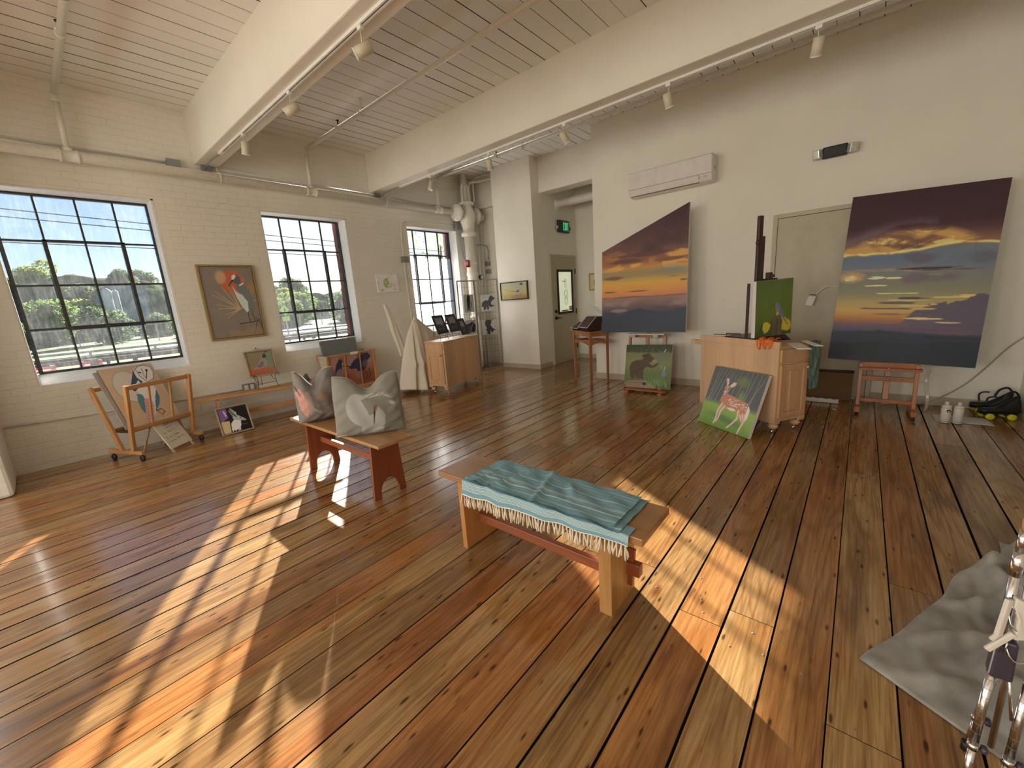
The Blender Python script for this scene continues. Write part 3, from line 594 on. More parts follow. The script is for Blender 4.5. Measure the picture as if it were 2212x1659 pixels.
def heron():
    p = Pic(140, 200, (116, 102, 86)); p.a *= (0.94+0.12*p.fbm(4, 4, 5))[..., None]
    p.ell(.57, .79, .25, .17, (168, 84, 50), 0, .06, 1, 1.0); p.put((p.fbm(5, 5, 8)-.5)*4*(((p.U-.57)/.25)**2+((p.V-.79)/.17)**2 < 1), (186, 104, 66), .6); p.ell(.36, .86, .10, .09, (176, 134, 92), 20, .5, .9); p.ell(.93, .70, .09, .10, (150, 108, 60), 0, .5, .7)
    for a in ((.14, .62), (.18, .48), (.2, .42), (.34, .72), (.45, .75), (.52, .7), (.30, .32), (.34, .28), (.2, .66), (.98, .52)): p.line([(a[0], a[1]), (.62, .40)], .008, (168, 140, 88), .8, .02)
    p.poly([(.54, .76), (.60, .66), (.66, .62), (.80, .58), (.90, .50), (.90, .42), (.86, .30), (.84, .28), (.80, .38), (.74, .34), (.66, .44), (.60, .56), (.56, .70)], (176, 174, 158), 1, .01)
    p.poly([(.66, .78), (.78, .76), (.88, .66), (.92, .52), (.90, .38), (.86, .27), (.82, .30), (.78, .40), (.80, .50), (.72, .60), (.62, .70)], (98, 100, 88), 1, .02)
    p.poly([(.56, .80), (.58, .87), (.66, .90), (.74, .86), (.74, .78), (.66, .76), (.60, .78)], (82, 82, 74)); p.poly([(.56, .81), (.58, .88), (.64, .90), (.66, .87), (.60, .82)], (206, 200, 188)); p.poly([(.60, .82), (.48, .73), (.47, .735), (.58, .83)], (30, 26, 24)); p.line([(.70, .74), (.78, .77)], .02, (196, 190, 176))
    p.line([(.76, .34), (.77, .20)], .012, (40, 34, 28)); p.line([(.85, .32), (.88, .20)], .012, (40, 34, 28)); p.line([(.55, .18), (.9, .20), (.98, .23)], .012, (60, 48, 32)); p.line([(.9, .25), (.99, .17), (1, .08)], .014, (66, 50, 30)); p.line([(.92, .2), (.82, .02)], .012, (70, 54, 34)); p.poly([(.3, .06), (.7, .12), (.98, .10), (.98, .0), (.3, .0)], (140, 110, 70), .6, .08)
    return p
def owl():
    p = Pic(150, 170, (168, 138, 104)); p.a *= (0.94+0.12*p.fbm(3, 5, 6))[..., None]; p.rag(.25, .35, .3, .3, (176, 128, 82), 7, .5, 1)
    p.ell(.36, .66, .26, .27, (120, 136, 124), 0, .04, .9); p.ell(.365, .665, .245, .255, (172, 158, 136), 0, .04)
    tf = lambda P_: [(x-0.30+0.50*y, y) for x, y in P_]; po, li = p.poly, p.line; p.poly = lambda P_, *k, **q: po(tf(P_), *k, **q); p.line = lambda P_, *k, **q: li(tf(P_), *k, **q); el_ = p.ell; p.ell = lambda x, y, *k, **q: el_(x-0.30+0.50*y, y, *k, **q)
    p.poly([(.44, .92), (.50, .97), (.62, .985), (.76, .95), (.82, .84), (.82, .72), (.76, .66), (.86, .52), (.84, .30), (.78, .12), (.60, .30), (.54, .50), (.44, .60), (.46, .74)], (186, 176, 162), 1, .01)
    p.poly([(.44, .92), (.40, .78), (.36, .62), (.44, .56), (.52, .62), (.60, .70), (.50, .78), (.46, .86)], (54, 60, 74)); p.poly([(.48, .70), (.52, .74), (.56, .68), (.50, .62)], (184, 174, 160)); p.line([(.46, .90), (.52, .965), (.64, .98), (.78, .93), (.84, .82), (.82, .72), (.70, .68), (.56, .80), (.5, .9)], .012, (84, 84, 88)); p.line([(.60, .92), (.64, .80), (.68, .74)], .012, (96, 92, 92)); p.ell(.70, .88, .022, .02, (18, 16, 16)); p.ell(.56, .86, .028, .012, (30, 28, 30), -20); p.line([(.70, .88), (.69, .80), (.68, .74)], .014, (36, 30, 30))
    p.poly([(.46, .52), (.56, .50), (.62, .38), (.62, .16), (.54, .24), (.48, .38)], (68, 108, 108), 1, .02); p.poly([(.84, .54), (.90, .40), (.88, .28), (.80, .16), (.80, .32)], (62, 100, 104), 1, .02); p.poly([(.60, .42), (.70, .40), (.78, .28), (.74, -.06), (.66, -.06), (.60, .14)], (176, 128, 112), 1, .02)
    for k in range(7): p.line([(.62, .34-k*.05), (.75, .33-k*.05)], .008, (150, 92, 84))
    p.poly([(.62, .02), (.70, -.05), (.78, .04), (.76, -.1), (.60, -.1)], (66, 56, 56)); p.line([(.80, .20), (.92, .10), (.98, .14), (.90, .2), (.82, .18)], .018, (120, 62, 48)); p.line([(.88, .12), (1.0, -.02)], .03, (176, 126, 96))
    return p
def quail():
    p = Pic(90, 90); p.grad([(0, (110, 58, 34)), (.25, (168, 84, 48)), (.32, (140, 100, 66)), (.5, (116, 104, 76)), (1, (128, 112, 74))]); p.put((p.U-.55)*3, (104, 120, 98), .7); p.put((.28-p.V)*8, (172, 84, 46), .6)
    p.poly([(.14, .26), (.36, .42), (.48, .62), (.58, .78), (.68, .82), (.76, .74), (.72, .66), (.78, .5), (.72, .34), (.56, .28), (.3, .26)], (134, 118, 104), 1, .03); p.poly([(.3, .34), (.5, .52), (.6, .55), (.6, .38), (.44, .3)], (96, 76, 74), .9, .04); p.poly([(.60, .72), (.64, .86), (.74, .88), (.78, .78), (.70, .70)], (60, 56, 54)); p.poly([(.70, .75), (.76, .78), (.74, .70)], (30, 26, 26)); p.line([(.70, .87), (.74, .95), (.82, .97)], .02, (30, 28, 28)); p.ell(.83, .97, .02, .02, (30, 28, 28))
    for k in range(5): p.line([(.34+k*.06, .34+k*.02), (.46+k*.05, .46)], .01, (160, 140, 124), .7)
    return p
def rabbit():
    p = Pic(80, 80, (24, 20, 24)); p.poly([(0, .45), (.3, .6), (.3, 1), (0, 1)], (104, 66, 108), 1, .03); p.poly([(0, 0), (.26, 0), (.3, .48), (0, .5)], (176, 148, 92), 1, .03)
    p.poly([(.30, .08), (.34, .36), (.46, .5), (.6, .5), (.68, .40), (.66, .2), (.58, .1), (.4, .05)], (190, 186, 176), 1, .04); p.poly([(.46, .5), (.44, .62), (.52, .7), (.66, .62), (.86, .44), (.84, .38), (.68, .4)], (150, 150, 136), 1, .03); p.poly([(.46, .6), (.36, .9), (.46, .98), (.56, .85), (.6, .66)], (122, 126, 96), 1, .02); p.poly([(.62, .6), (.56, .8), (.44, .9), (.60, .78)], (206, 200, 188)); p.line([(.40, .94), (.46, .76), (.58, .58)], .03, (30, 26, 30)); p.poly([(.8, .46), (.9, .4), (.84, .36), (.7, .42)], (166, 116, 110)); p.ell(.70, .50, .02, .02, (20, 18, 18)); p.line([(.2, .9), (.24, .7)], .05, (170, 160, 160)); p.line([(.7, .24), (.86, .22)], .02, (120, 110, 100), .6)
    for x in (.34, .44, .54, .6): p.line([(x, .2), (x-.02, .03)], .035, (210, 204, 190))
    return p
def pears():
    p = Pic(60, 50, (206, 190, 174)); p.put((p.fbm(5, 5, 3)-.45)*5, (186, 172, 156), .8); p.put((p.fbm(7, 7, 9)-.58)*8, (196, 150, 140), .7)
    p.ell(.42, .5, .13, .22, (132, 150, 84), 0, .15, 1, .8); p.ell(.4, .55, .05, .08, (160, 170, 110), 0, .4); p.ell(.56, .36, .14, .1, (146, 160, 100), 20, .2); p.ell(.58, .38, .08, .05, (208, 206, 178), 20, .3); p.line([(.44, .7), (.5, .8)], .02, (80, 70, 40)); p.ell(.8, .15, .12, .08, (150, 160, 100), 0, .6, .6); p.ell(.2, .12, .1, .06, (110, 106, 84), 0, .5, .5); return p
def roadrunner():
    p = Pic(80, 50); p.grad([(0, (120, 96, 50)), (.3, (158, 128, 62)), (.55, (156, 140, 86)), (1, (138, 134, 98))]); p.put((p.fbm(4, 3, 4)-.5)*3, (176, 160, 104), .5)
    p.line([(.12, .62), (.5, .45), (.56, .42)], .012, (92, 74, 46), 1, .04); p.poly([(.48, .36), (.56, .42), (.62, .58), (.70, .66), (.76, .84), (.82, .86), (.84, .76), (.80, .66), (.80, .46), (.72, .32), (.58, .26)], (150, 134, 118), 1, .03); p.poly([(.56, .4), (.64, .54), (.72, .56), (.7, .38)], (84, 70, 66), .9, .05); p.poly([(.74, .84), (.76, .94), (.84, .94), (.86, .86), (.82, .82)], (60, 50, 46)); p.line([(.62, .3), (.56, .2), (.74, .18)], .02, (110, 70, 50)); p.line([(.72, .32), (.8, .22)], .02, (110, 70, 50)); return p
def bearcub():
    p = Pic(130, 130); p.grad([(0, (66, 78, 36)), (.35, (84, 96, 40)), (.6, (104, 108, 56)), (.8, (98, 98, 54)), (.84, (58, 60, 32)), (1, (52, 58, 28))], (p.fbm(6, 6, 4)-.5)*.05); p.put((p.fbm(20, 8, 2)-.5)*4*(p.V > .82), (38, 44, 24), .6)
    for k, x in enumerate((.34, .46, .56, .60, .72, .92)): p.line([(x, .82), (x+.004, .93-(k % 3)*.03)], .008, (120, 120, 96), .7)
    p.ell(.78, .74, .14, .1, (92, 84, 84), 0, 1.0, .5)
    p.poly([(.14, .22), (.12, .34), (.10, .48), (.14, .58), (.24, .635), (.36, .65), (.42, .70), (.41, .74), (.40, .76), (.44, .76), (.48, .80), (.52, .80), (.58, .74), (.66, .66), (.62, .60), (.56, .60), (.52, .58), (.60, .52), (.66, .55), (.74, .60), (.73, .55), (.66, .49), (.60, .465), (.54, .48), (.50, .50), (.46, .48), (.42, .42), (.42, .28), (.43, .22), (.32, .21), (.27, .22), (.24, .30), (.225, .30), (.23, .24), (.22, .20), (.16, .205)], (72, 50, 32), 1, .008)
    p.poly([(.58, .60), (.62, .66), (.70, .66), (.68, .61), (.62, .585)], (140, 104, 74)); p.ell(.46, .755, .03, .03, (52, 36, 26)); p.ell(.405, .74, .03, .035, (52, 36, 26)); p.line([(.24, .3), (.3, .42), (.40, .45)], .02, (50, 36, 24), .7); p.line([(.32, .63), (.5, .62)], .02, (90, 66, 44), .6)
    p.poly([(-.05, .02), (0, .12), (.2, .17), (.5, .18), (.55, .12), (.7, .08), (.7, 0), (0, 0)], (124, 96, 66), 1, .02); p.line([(0, .10), (.5, .13)], .01, (84, 64, 46)); p.ell(.46, .10, .05, .03, (36, 28, 26), 0, .3)
    rs = np.random.RandomState(4)
    for k in range(70):
        x = .5+.45*rs.rand(); y = .02+.12*rs.rand(); p.line([(x, y), (x+(rs.rand()-.5)*.12, y+.08+.14*rs.rand())], .007, ((92, 124, 60), (120, 146, 84), (66, 96, 44))[k % 3], .9, .002)
    p.ell(.86, .34, .05, .07, (104, 100, 130), 0, .6, .8); p.ell(.80, .5, .015, .05, (120, 114, 140), 0, .6, .8); p.line([(.84, .83), (.87, .89)], .012, (196, 196, 176)); p.line([(.86, .42), (.87, .5)], .012, (196, 190, 170), .8); return p
def bluebird():
    p = Pic(80, 100); p.grad([(0, (62, 72, 30)), (.3, (84, 96, 26)), (.7, (84, 98, 34)), (1, (78, 92, 36))]); p.put((p.fbm(3, 3, 5)-.5)*2, (96, 104, 60), .5)
    p.rag(.80, .20, .22, .13, (176, 150, 30), 3, 1, .4, 4, 5); p.rag(.30, .18, .12, .10, (178, 158, 36), 5, 1, .4, 9, 9); p.ell(.16, .15, .03, .1, (56, 70, 30), -20, .5); p.poly([(.42, .0), (.44, .28), (.48, .33), (.60, .35), (.70, .34), (.74, .26), (.72, .0)], (92, 76, 48), 1, .03); p.put((p.fbm(30, 3, 7)-.5)*4*((p.U > .43) & (p.U < .73) & (p.V < .3)), (62, 52, 34), .7)
    p.poly([(.52, .56), (.56, .60), (.62, .59), (.68, .50), (.74, .40), (.82, .26), (.92, .17), (.90, .165), (.78, .27), (.72, .34), (.66, .38), (.58, .42), (.54, .50)], (88, 104, 124), 1, .01); p.poly([(.54, .50), (.60, .50), (.66, .40), (.60, .38), (.55, .44)], (146, 96, 62)); p.ell(.60, .39, .04, .03, (150, 140, 118), 0, .5); p.line([(.53, .565), (.49, .555)], .012, (60, 56, 54)); p.line([(.66, .46), (.8, .27), (.9, .17)], .012, (60, 66, 84)); return p
def fawn():
    p = Pic(150, 150); p.grad([(0, (96, 122, 50)), (.25, (118, 142, 62)), (.36, (128, 150, 60)), (.42, (92, 96, 74)), (.46, (84, 82, 74)), (1, (78, 76, 68))]); p.put((p.fbm(3, 3, 2)-.5)*3*(p.V < .4), (132, 158, 72), .5); p.ell(.5, .17, .3, .05, (74, 96, 66), -6, .9, .6)
    for k, (x, d) in enumerate(((.06, -.06), (.12, -.1), (.2, -.14), (.26, -.12), (.36, -.12), (.42, -.10), (.48, -.08), (.6, -.12), (.68, -.03), (.76, -.10), (.84, -.06), (.93, -.20), (.30, -.02))): p.line([(x+.06, 1), (x+.06+d, .42)], .006, (140, 138, 128), .6, .014)
    p.ell(.62, .82, .12, .08, (112, 118, 60), 0, .9, .6); p.ell(.66, .55, .05, .12, (126, 142, 56), 0, .8, .6)
    p.poly([(.33, .63), (.36, .585), (.48, .57), (.66, .54), (.78, .52), (.86, .46), (.88, .36), (.86, .24), (.80, .22), (.80, .28), (.72, .34), (.66, .34), (.56, .38), (.46, .35), (.40, .38), (.34, .40), (.30, .48), (.33, .55), (.32, .60)], (172, 108, 76), 1, .006)
    p.ell(.37, .66, .045, .065, (168, 122, 92), 12, .2); p.poly([(.335, .62), (.345, .57), (.37, .56), (.385, .60)], (206, 180, 160)); p.poly([(.345, .70), (.30, .80), (.31, .835), (.345, .83), (.37, .75)], (204, 162, 140)); p.poly([(.40, .72), (.46, .79), (.51, .785), (.50, .735), (.44, .69)], (204, 158, 136)); p.line([(.34, .71), (.315, .80)], .014, (140, 90, 72)); p.ell(.352, .655, .008, .010, (16, 12, 12)); p.ell(.40, .655, .008, .010, (16, 12, 12)); p.ell(.365, .585, .012, .010, (24, 18, 18))
    p.poly([(.84, .48), (.88, .42), (.885, .30), (.86, .23), (.82, .26), (.83, .36)], (232, 222, 206)); p.poly([(.46, .36), (.58, .38), (.66, .35), (.56, .33)], (222, 206, 180))
    for q in ([(.37, .40), (.33, .28), (.335, .14), (.32, .05)], [(.43, .37), (.385, .28), (.38, .17), (.355, .09)], [(.70, .36), (.72, .24), (.66, .14), (.59, .05)], [(.79, .32), (.84, .23), (.82, .12), (.80, .02)], [(.76, .30), (.80, .22)]):
        p.line(q, .05, (190, 138, 106), 1, .022); p.line([(a-.008, b) for a, b in q], .012, (226, 196, 170), .8)
    rs = np.random.RandomState(2)
    for k in range(48):
        x = .42+.40*rs.rand(); y = .42+.12*rs.rand()-(x-.5)*.1; p.ell(x, y, .012, .006, (232, 200, 172), 20, .5, .9)
    return p
def ravens():
    p = Pic(110, 76); p.grad([(0, (120, 64, 44)), (.4, (140, 74, 46)), (.7, (150, 104, 84)), (1, (146, 110, 92))]); p.put((p.fbm(5, 4, 4)-.5)*4, (96, 52, 38), .6)
    p.poly([(.02, .15), (.08, .45), (.16, .78), (.22, .9), (.28, .86), (.27, .6), (.2, .4), (.1, .2)], (50, 46, 58), 1, .02); p.ell(.19, .48, .08, .16, (108, 96, 98), -20, .3, .9); p.line([(.26, .88), (.36, .72)], .02, (40, 36, 44), 1, .006)
    p.poly([(.42, .62), (.54, .80), (.66, .86), (.76, .98), (.9, .95), (.96, .84), (.86, .74), (.84, .58), (.74, .46), (.62, .42), (.58, .56), (.46, .56)], (48, 46, 60), 1, .03); p.ell(.63, .38, .08, .1, (112, 96, 98), 0, .3, .9); p.ell(.8, .66, .07, .1, (84, 80, 96), 0, .5, .8); p.line([(.80, .44), (.84, .3), (.78, .18)], .018, (44, 38, 40)); p.line([(.88, .5), (.9, .3), (.86, .2)], .018, (44, 38, 40)); p.line([(.30, .7), (.44, .66)], .03, (60, 40, 50)); return p
def arcprint():
    p = Pic(60, 40, (92, 92, 84)); p.ell(.62, .02, .24, .34, (140, 138, 130), 0, .05); p.ell(.64, -.03, .23, .33, (92, 92, 86), 0, .05); p.ell(.7, .1, .2, .2, (104, 104, 100), 0, .6, .6); return p
def smallbird():
    p = Pic(40, 50, (176, 150, 112)); p.put((p.fbm(4, 4, 3)-.5)*3, (196, 172, 130), .6); p.poly([(.42, .2), (.36, .5), (.5, .82), (.66, .8), (.72, .5), (.6, .22)], (92, 70, 56), 1, .05); p.ell(.58, .74, .12, .08, (60, 44, 38)); p.line([(.5, .22), (.44, .06)], .05, (80, 60, 46)); return p
def bearprint(kind):
    p = Pic(50, 50, (150, 142, 124)); p.put((p.fbm(6, 6, kind)-.5)*3, (132, 126, 108), .6)
    K = (22, 21, 26)
    if kind == 0: p.poly([(.36, .96), (.5, .99), (.62, .9), (.62, .6), (.56, .4), (.6, .1), (.5, .06), (.44, .3), (.38, .1), (.28, .08), (.3, .4), (.3, .7)], K, 1, .03); p.poly([(.66, .7), (.8, .5), (.76, .2), (.66, .3)], (84, 80, 80), .8, .05)
    if kind == 1: p.poly([(.04, .3), (.1, .55), (.3, .66), (.5, .66), (.6, .88), (.7, .96), (.84, .84), (.96, .74), (.84, .68), (.74, .62), (.66, .46), (.72, .36), (.94, .34), (.7, .24), (.6, .24), (.52, .34), (.52, .12), (.4, .08), (.38, .3), (.3, .08), (.16, .08), (.18, .26)], K, 1, .02)
    if kind == 2: p.poly([(.05, .1), (.06, .7), (.3, .72), (.7, .86), (.8, .6), (.5, .4), (.5, .06)], (60, 60, 68), 1, .03); p.poly([(.05, .72), (.35, .74), (.74, .9), (.6, .66), (.3, .6)], K, 1, .02); p.poly([(.5, .2), (.76, .8), (.96, .6), (.9, .2), (.7, .06)], K, 1, .02); p.line([(.5, .3), (.78, .86)], .05, (120, 118, 120))
    if kind == 3: p.poly([(.3, .98), (.2, .8), (.24, .6), (.32, .42), (.22, .34), (.30, .3), (.34, .04), (.52, .04), (.54, .3), (.66, .1), (.74, .28), (.9, .32), (.72, .4), (.6, .56), (.56, .72), (.66, .76), (.6, .9), (.76, .98)], K, 1, .02)
    if kind > 3: p.a[:] = (96, 94, 92); p.grad([(0, (50, 50, 52)), (.5, (74, 74, 76)), (.55, (118, 114, 108)), (1, (96, 94, 92))], (p.fbm(6, 3, kind)-.5)*.2); p.rag(.5, .35, .4, .1, (32, 32, 34), kind, .9)
    return p
# ---------------------------------------------------------------- frames for the pictures
M_GOLD = plain('gold_frame', (0.42, 0.30, 0.11), 0.35, 0.5, var=0.15, nscale=40)
M_TANF = wood('pale_frame_wood', (0.42, 0.33, 0.22), (0.55, 0.44, 0.30), 0.45)
M_BLKF = plain('black_frame', (0.015, 0.014, 0.014), 0.35)
M_MATB = plain('black_mat_board', (0.02, 0.02, 0.022), 0.7)
framed_painting('bird_painting', heron(), (1.472, 6.225, 1.112), (2.105, 6.225, 1.112), (1.472, 6.225, 2.052), 'large gold-framed painting of a heron before an orange sun, hung between two windows', 0.024, 0.04, M_GOLD)
framed_painting('bird_painting', quail(), (1.735, 6.0, 0.607), (2.085, 6.0, 0.607), (1.732, 6.07, 0.942), 'small framed quail painting on a wire easel on the low bench', 0.016, 0.045, M_TANF)
framed_painting('rabbit_painting', rabbit(), (1.246, 5.700, 0.008), (1.584, 5.700, 0.008), (1.246, 5.812, 0.330), 'small framed painting of a white rabbit leaning on the floor against the low bench', 0.012, 0.035, M_TANF)
canvas_painting('fruit_painting', pears(), (3.935, 6.232, 1.63), (4.345, 6.232, 1.63), (3.935, 6.232, 1.925), 0.035, 'small pale canvas of green pears on the brick wall left of the far window')
framed_painting('bird_painting', roadrunner(), (6.145, 5.455, 1.342), (6.145, 4.775, 1.342), (6.145, 5.455, 1.685), 'wide framed painting of a running bird hung on the white column', 0.014, 0.045, M_BLKF)
framed_painting('bird_painting', smallbird(), (7.615, 4.30, 1.42), (7.615, 4.02, 1.42), (7.615, 4.30, 1.76), 'small framed picture on the recess wall beside the exit door, half hidden by the corner', 0.016, 0.03, M_GOLD)
canvas_painting('sunset_painting', sunset_left(), (5.45, 2.883, 0.797), (5.45, 1.693, 0.805), (5.55, 2.883, 2.387), 0.04, 'shaped sunset canvas with a slanted top edge, behind the bear painting', hfun=lambda u: 0.715+0.285*u)
canvas_painting('sunset_painting', sunset_right(), (5.352, 0.212, 0.542), (5.35, -0.835, 0.497), (5.655, 0.145, 2.150), 0.04, 'tall rectangular sunset canvas with a yellow cloud bank')
canvas_painting('bear_painting', bearcub(), (5.30, 2.478, 0.040), (5.30, 1.835, 0.055), (5.44, 2.478, 0.625), 0.03, 'square painting of a brown bear cub in a green meadow, under the shaped sunset')
canvas_painting('bird_painting', bluebird(), (4.376, 0.731, 0.862), (4.745, 0.491, 0.875), (4.365, 0.737, 1.383), 0.042, 'green canvas of a bluebird on a post, standing on the box easel')
canvas_painting('deer_painting', fawn(), (4.314, 1.195, 0.004), (3.972, 0.672, 0.004), (4.486, 1.082, 0.562), 0.035, 'square painting of a spotted fawn leaning on the back of the rolling cabinet')
# ---------------------------------------------------------------- wood and cloth materials
W_CHERRY = wood('cherry_wood', (0.20, 0.052, 0.022), (0.30, 0.085, 0.034), 0.32, 2, coat=0.2)
W_CHERRYX = wood('cherry_rail', (0.26, 0.08, 0.035), (0.38, 0.13, 0.06), 0.35, 1, coat=0.2)
W_SEAT = wood('bench_seat_walnut', (0.36, 0.19, 0.085), (0.50, 0.29, 0.14), 0.30, 1, coat=0.25)
W_SEAT2 = wood('bench_seat_oak', (0.28, 0.14, 0.055), (0.40, 0.22, 0.09), 0.32, 1, coat=0.2)
W_LEGV = wood('bench_leg_pine', (0.46, 0.23, 0.075), (0.62, 0.36, 0.14), 0.38, 2, coat=0.1)
W_LEGO = wood('bench_leg_orange', (0.48, 0.22, 0.075), (0.58, 0.30, 0.11), 0.38, 2)
W_HONEY = wood('honey_beech', (0.48, 0.25, 0.10), (0.60, 0.34, 0.15), 0.4, 0)
W_HONEYZ = wood('honey_beech_post', (0.48, 0.25, 0.10), (0.60, 0.34, 0.15), 0.4, 2)
W_MAPLE = wood('maple_ply', (0.66, 0.44, 0.27), (0.74, 0.51, 0.33), 0.42, 2, bmp=0.03)
W_MAPLED = wood('maple_side', (0.60, 0.36, 0.19), (0.70, 0.45, 0.26), 0.42, 2, bmp=0.03)
W_EASEL = wood('red_beech_easel', (0.34, 0.12, 0.045), (0.46, 0.18, 0.075), 0.35, 2)
W_DARK = wood('dark_walnut_easel', (0.035, 0.018, 0.014), (0.06, 0.03, 0.022), 0.4, 2)
W_STOOL = wood('cherry_side_table', (0.30, 0.115, 0.045), (0.42, 0.18, 0.075), 0.35, 2)
M_RUBBER = plain('caster_black', (0.012, 0.012, 0.014), 0.5)
M_CHROME = plain('chrome', (0.75, 0.75, 0.77), 0.12, 1.0, var=0.02)
M_IRON = plain('black_wrought_iron', (0.015, 0.013, 0.012), 0.45, 0.5)
def rect(pts): return pts
# ---------------------------------------------------------------- bench with cushions (left of centre)
bench = thing('bench', 'small wooden bench with dark red sides and arched feet, carrying two cushions', 'bench', (1.52, 3.15, 0))
bm = bmesh.new(); box(bm, -0.145, 0.145, -0.71, 0.75, 0.438, 0.462); obj('seat', bm, W_SEAT, bench, bev=0.004)
for sy, yb in ((1, 0.51), (-1, -0.54)):
    bm = bmesh.new(); pr = [(-0.138, 0), (-0.080, 0)]
    pr += [(-0.078+0.0*k, 0.02) for k in range(1)] + [(0.078*math.cos(PI-a*PI/12), 0.035+0.105*math.sin(a*PI/12)) for a in range(13)] + [(0.078, 0.02)]
    pr += [(0.080, 0), (0.138, 0), (0.112, 0.44), (-0.112, 0.44)]
    lean = sy*0.0
    prism(bm, [(x, yb-0.012, z) for x, z in pr], (0, 0.024, 0)); obj('leg', bm, W_CHERRY, bench, bev=0.002)
bm = bmesh.new(); box(bm, -0.014, 0.014, -0.548, 0.515, 0.235, 0.285); obj('stretcher', bm, W_CHERRYX, bench, bev=0.003)
# cushions
M_LINEN = plain('linen_taupe', (0.40, 0.37, 0.31), 0.9, nscale=120, bmp=0.3)
def cushion(name, pic, loc, rotz, lean, label, W=0.43, H=0.43, T=0.15, chop=0.1, chop_u=0.5, slump=0.06, gain=None, ear=0.055, ctr=(0.0, 0.0)):
    nx, ny = pic.nx, pic.ny
    def shape(U, V, s):
        u = U*2-1; v = V*2-1
        e = ear; x = u*(W/2)*(1-e*1.5*(1-v**2)*np.abs(u)**1.0) ; z = v*(H/2)*(1-e*1.1*(1-u**2)*np.abs(v))
        dip = np.exp(-((U-chop_u)/0.20)**2)*np.clip((v+0.35)/1.35, 0, 1)**1.6; z = z-chop*dip
        x = x*(1-0.10*np.clip(v, 0, 1)**2)
        th = T*np.power(np.clip((1-np.abs(u)**2.6)*(1-np.abs(v)**2.4), 0, 1), 0.48)*(1-0.35*dip)*(1+slump*4*np.clip(-v, 0, 1)*0.6)
        wr = 0.006*np.sin(u*9+v*4)*(1-u**2)*(1-v**2)+0.008*np.sin(v*17-u*11)*np.exp(-(np.minimum(1-np.abs(u), 1-np.abs(v))/0.25)**2)*(1-u**2)*(1-v**2)*3
        y = s*(th*0.5+wr*(th > 0.01)); z2 = (z+H/2*(1-ear*0.6)); 
        y = y + lean*(z2/H)*0.1
        z2 = np.maximum(z2, 0.0)
        return x, y, z2
    root = thing(name, label, 'cushion', loc, rotz)
    painted_grid('cushion_front', pic, lambda U, V: shape(U, V, -1), M_CLOTHPRINT, root, smooth=True, gain=gain)
    pb = Pic(40, 40, (128, 120, 106)); o = painted_grid('cushion_back', pb, lambda U, V: shape(U, V, 1), M_CLOTHPRINT, root, smooth=True, gain=gain)
    o.data.flip_normals()
    bm = bmesh.new(); pts = []
    for k in range(25): pts.append(tuple(float(q) for q in shape(np.array(k/24), np.array(1.0), -1)))
    tube(bm, pts, 0.0035, 6)
    for uu in (0.0, 1.0): tube(bm, [tuple(float(q) for q in shape(np.array(uu), np.array(k/24), -1)) for k in range(25)], 0.0035, 6)
    obj('piping', bm, M_LINEN, root); return root
def cush_a():
    p = Pic(80, 80, (118, 104, 92)); p.put((p.fbm(4, 5, 3)-.5)*3, (100, 84, 74), .5); p.poly([(.0, .62), (.10, .7), (.2, .5), (.22, .3), (.17, .12), (.05, .3)], (186, 122, 96), .9, .04); p.poly([(.2, .62), (.3, .7), (.34, .3), (.22, .16)], (150, 118, 102), .8, .05); p.ell(.55, .56, .10, .08, (132, 96, 48), 0, .9, .8); p.ell(.42, .34, .04, .12, (146, 136, 126), 25, .3); p.ell(.4, .24, .10, .03, (146, 136, 126), -30, .3); p.line([(.0, .74), (.09, .56)], .02, (36, 30, 30), 1, .01); p.rag(.65, .4, .3, .2, (92, 72, 62), 6, .6, .8); return p
def cush_b():
    p = Pic(110, 110, (122, 114, 96)); p.put((p.fbm(3, 3, 3)-.5)*3, (110, 102, 86), .5); p.ell(.50, .50, .30, .34, (150, 144, 128), 0, .03)
    p.poly([(.42, .70), (.56, .80), (.72, .80), (.90, .68), (.94, .45), (.94, .1), (.45, .0), (.42, .25), (.52, .35)], (112, 106, 88), 1, .02); p.poly([(.36, .0), (.40, .22), (.50, .34), (.60, .38), (.66, .50), (.74, .34), (.70, .1), (.66, 0)], (148, 142, 126), 1, .02)
    rs = np.random.RandomState(5)
    for k in range(34):
        a = rs.rand(); x = .52+.30*a; y = .74-.12*a*a; p.line([(x, y), (x+.04+.06*rs.rand(), y+.10*(rs.rand()-.4))], .010, (178, 170, 142), .55, .002)
    p.ell(.86, .52, .05, .03, (178, 172, 150), -40, .6, .8); p.line([(.615, .52), (.585, .34), (.565, .2)], .030, (24, 20, 22), 1, .008); p.line([(.62, .55), (.605, .42)], .018, (150, 90, 36), 1, .012); p.line([(.02, .03), (.14, .05)], .02, (180, 172, 160), .8); p.line([(.66, .14), (.85, .20), (.95, .24)], .008, (60, 54, 46), .8); return p
cushion('cushion', cush_a(), (1.505, 3.545, 0.462), R(-14), 0.35, 'taupe and coral printed cushion on the far end of the small bench', W=0.35, H=0.45, T=0.25, chop=0.12, chop_u=0.42, ear=0.02, gain=(1.45, 1.7, 2.1))
cushion('cushion', cush_b(), (1.525, 2.755, 0.462), R(-37), 0.3, 'taupe cushion printed with a pale circle and a heron, near end of the bench', W=0.505, H=0.46, T=0.18, chop=0.11, chop_u=0.50, ear=0.028, gain=(1.4, 1.6, 1.95))
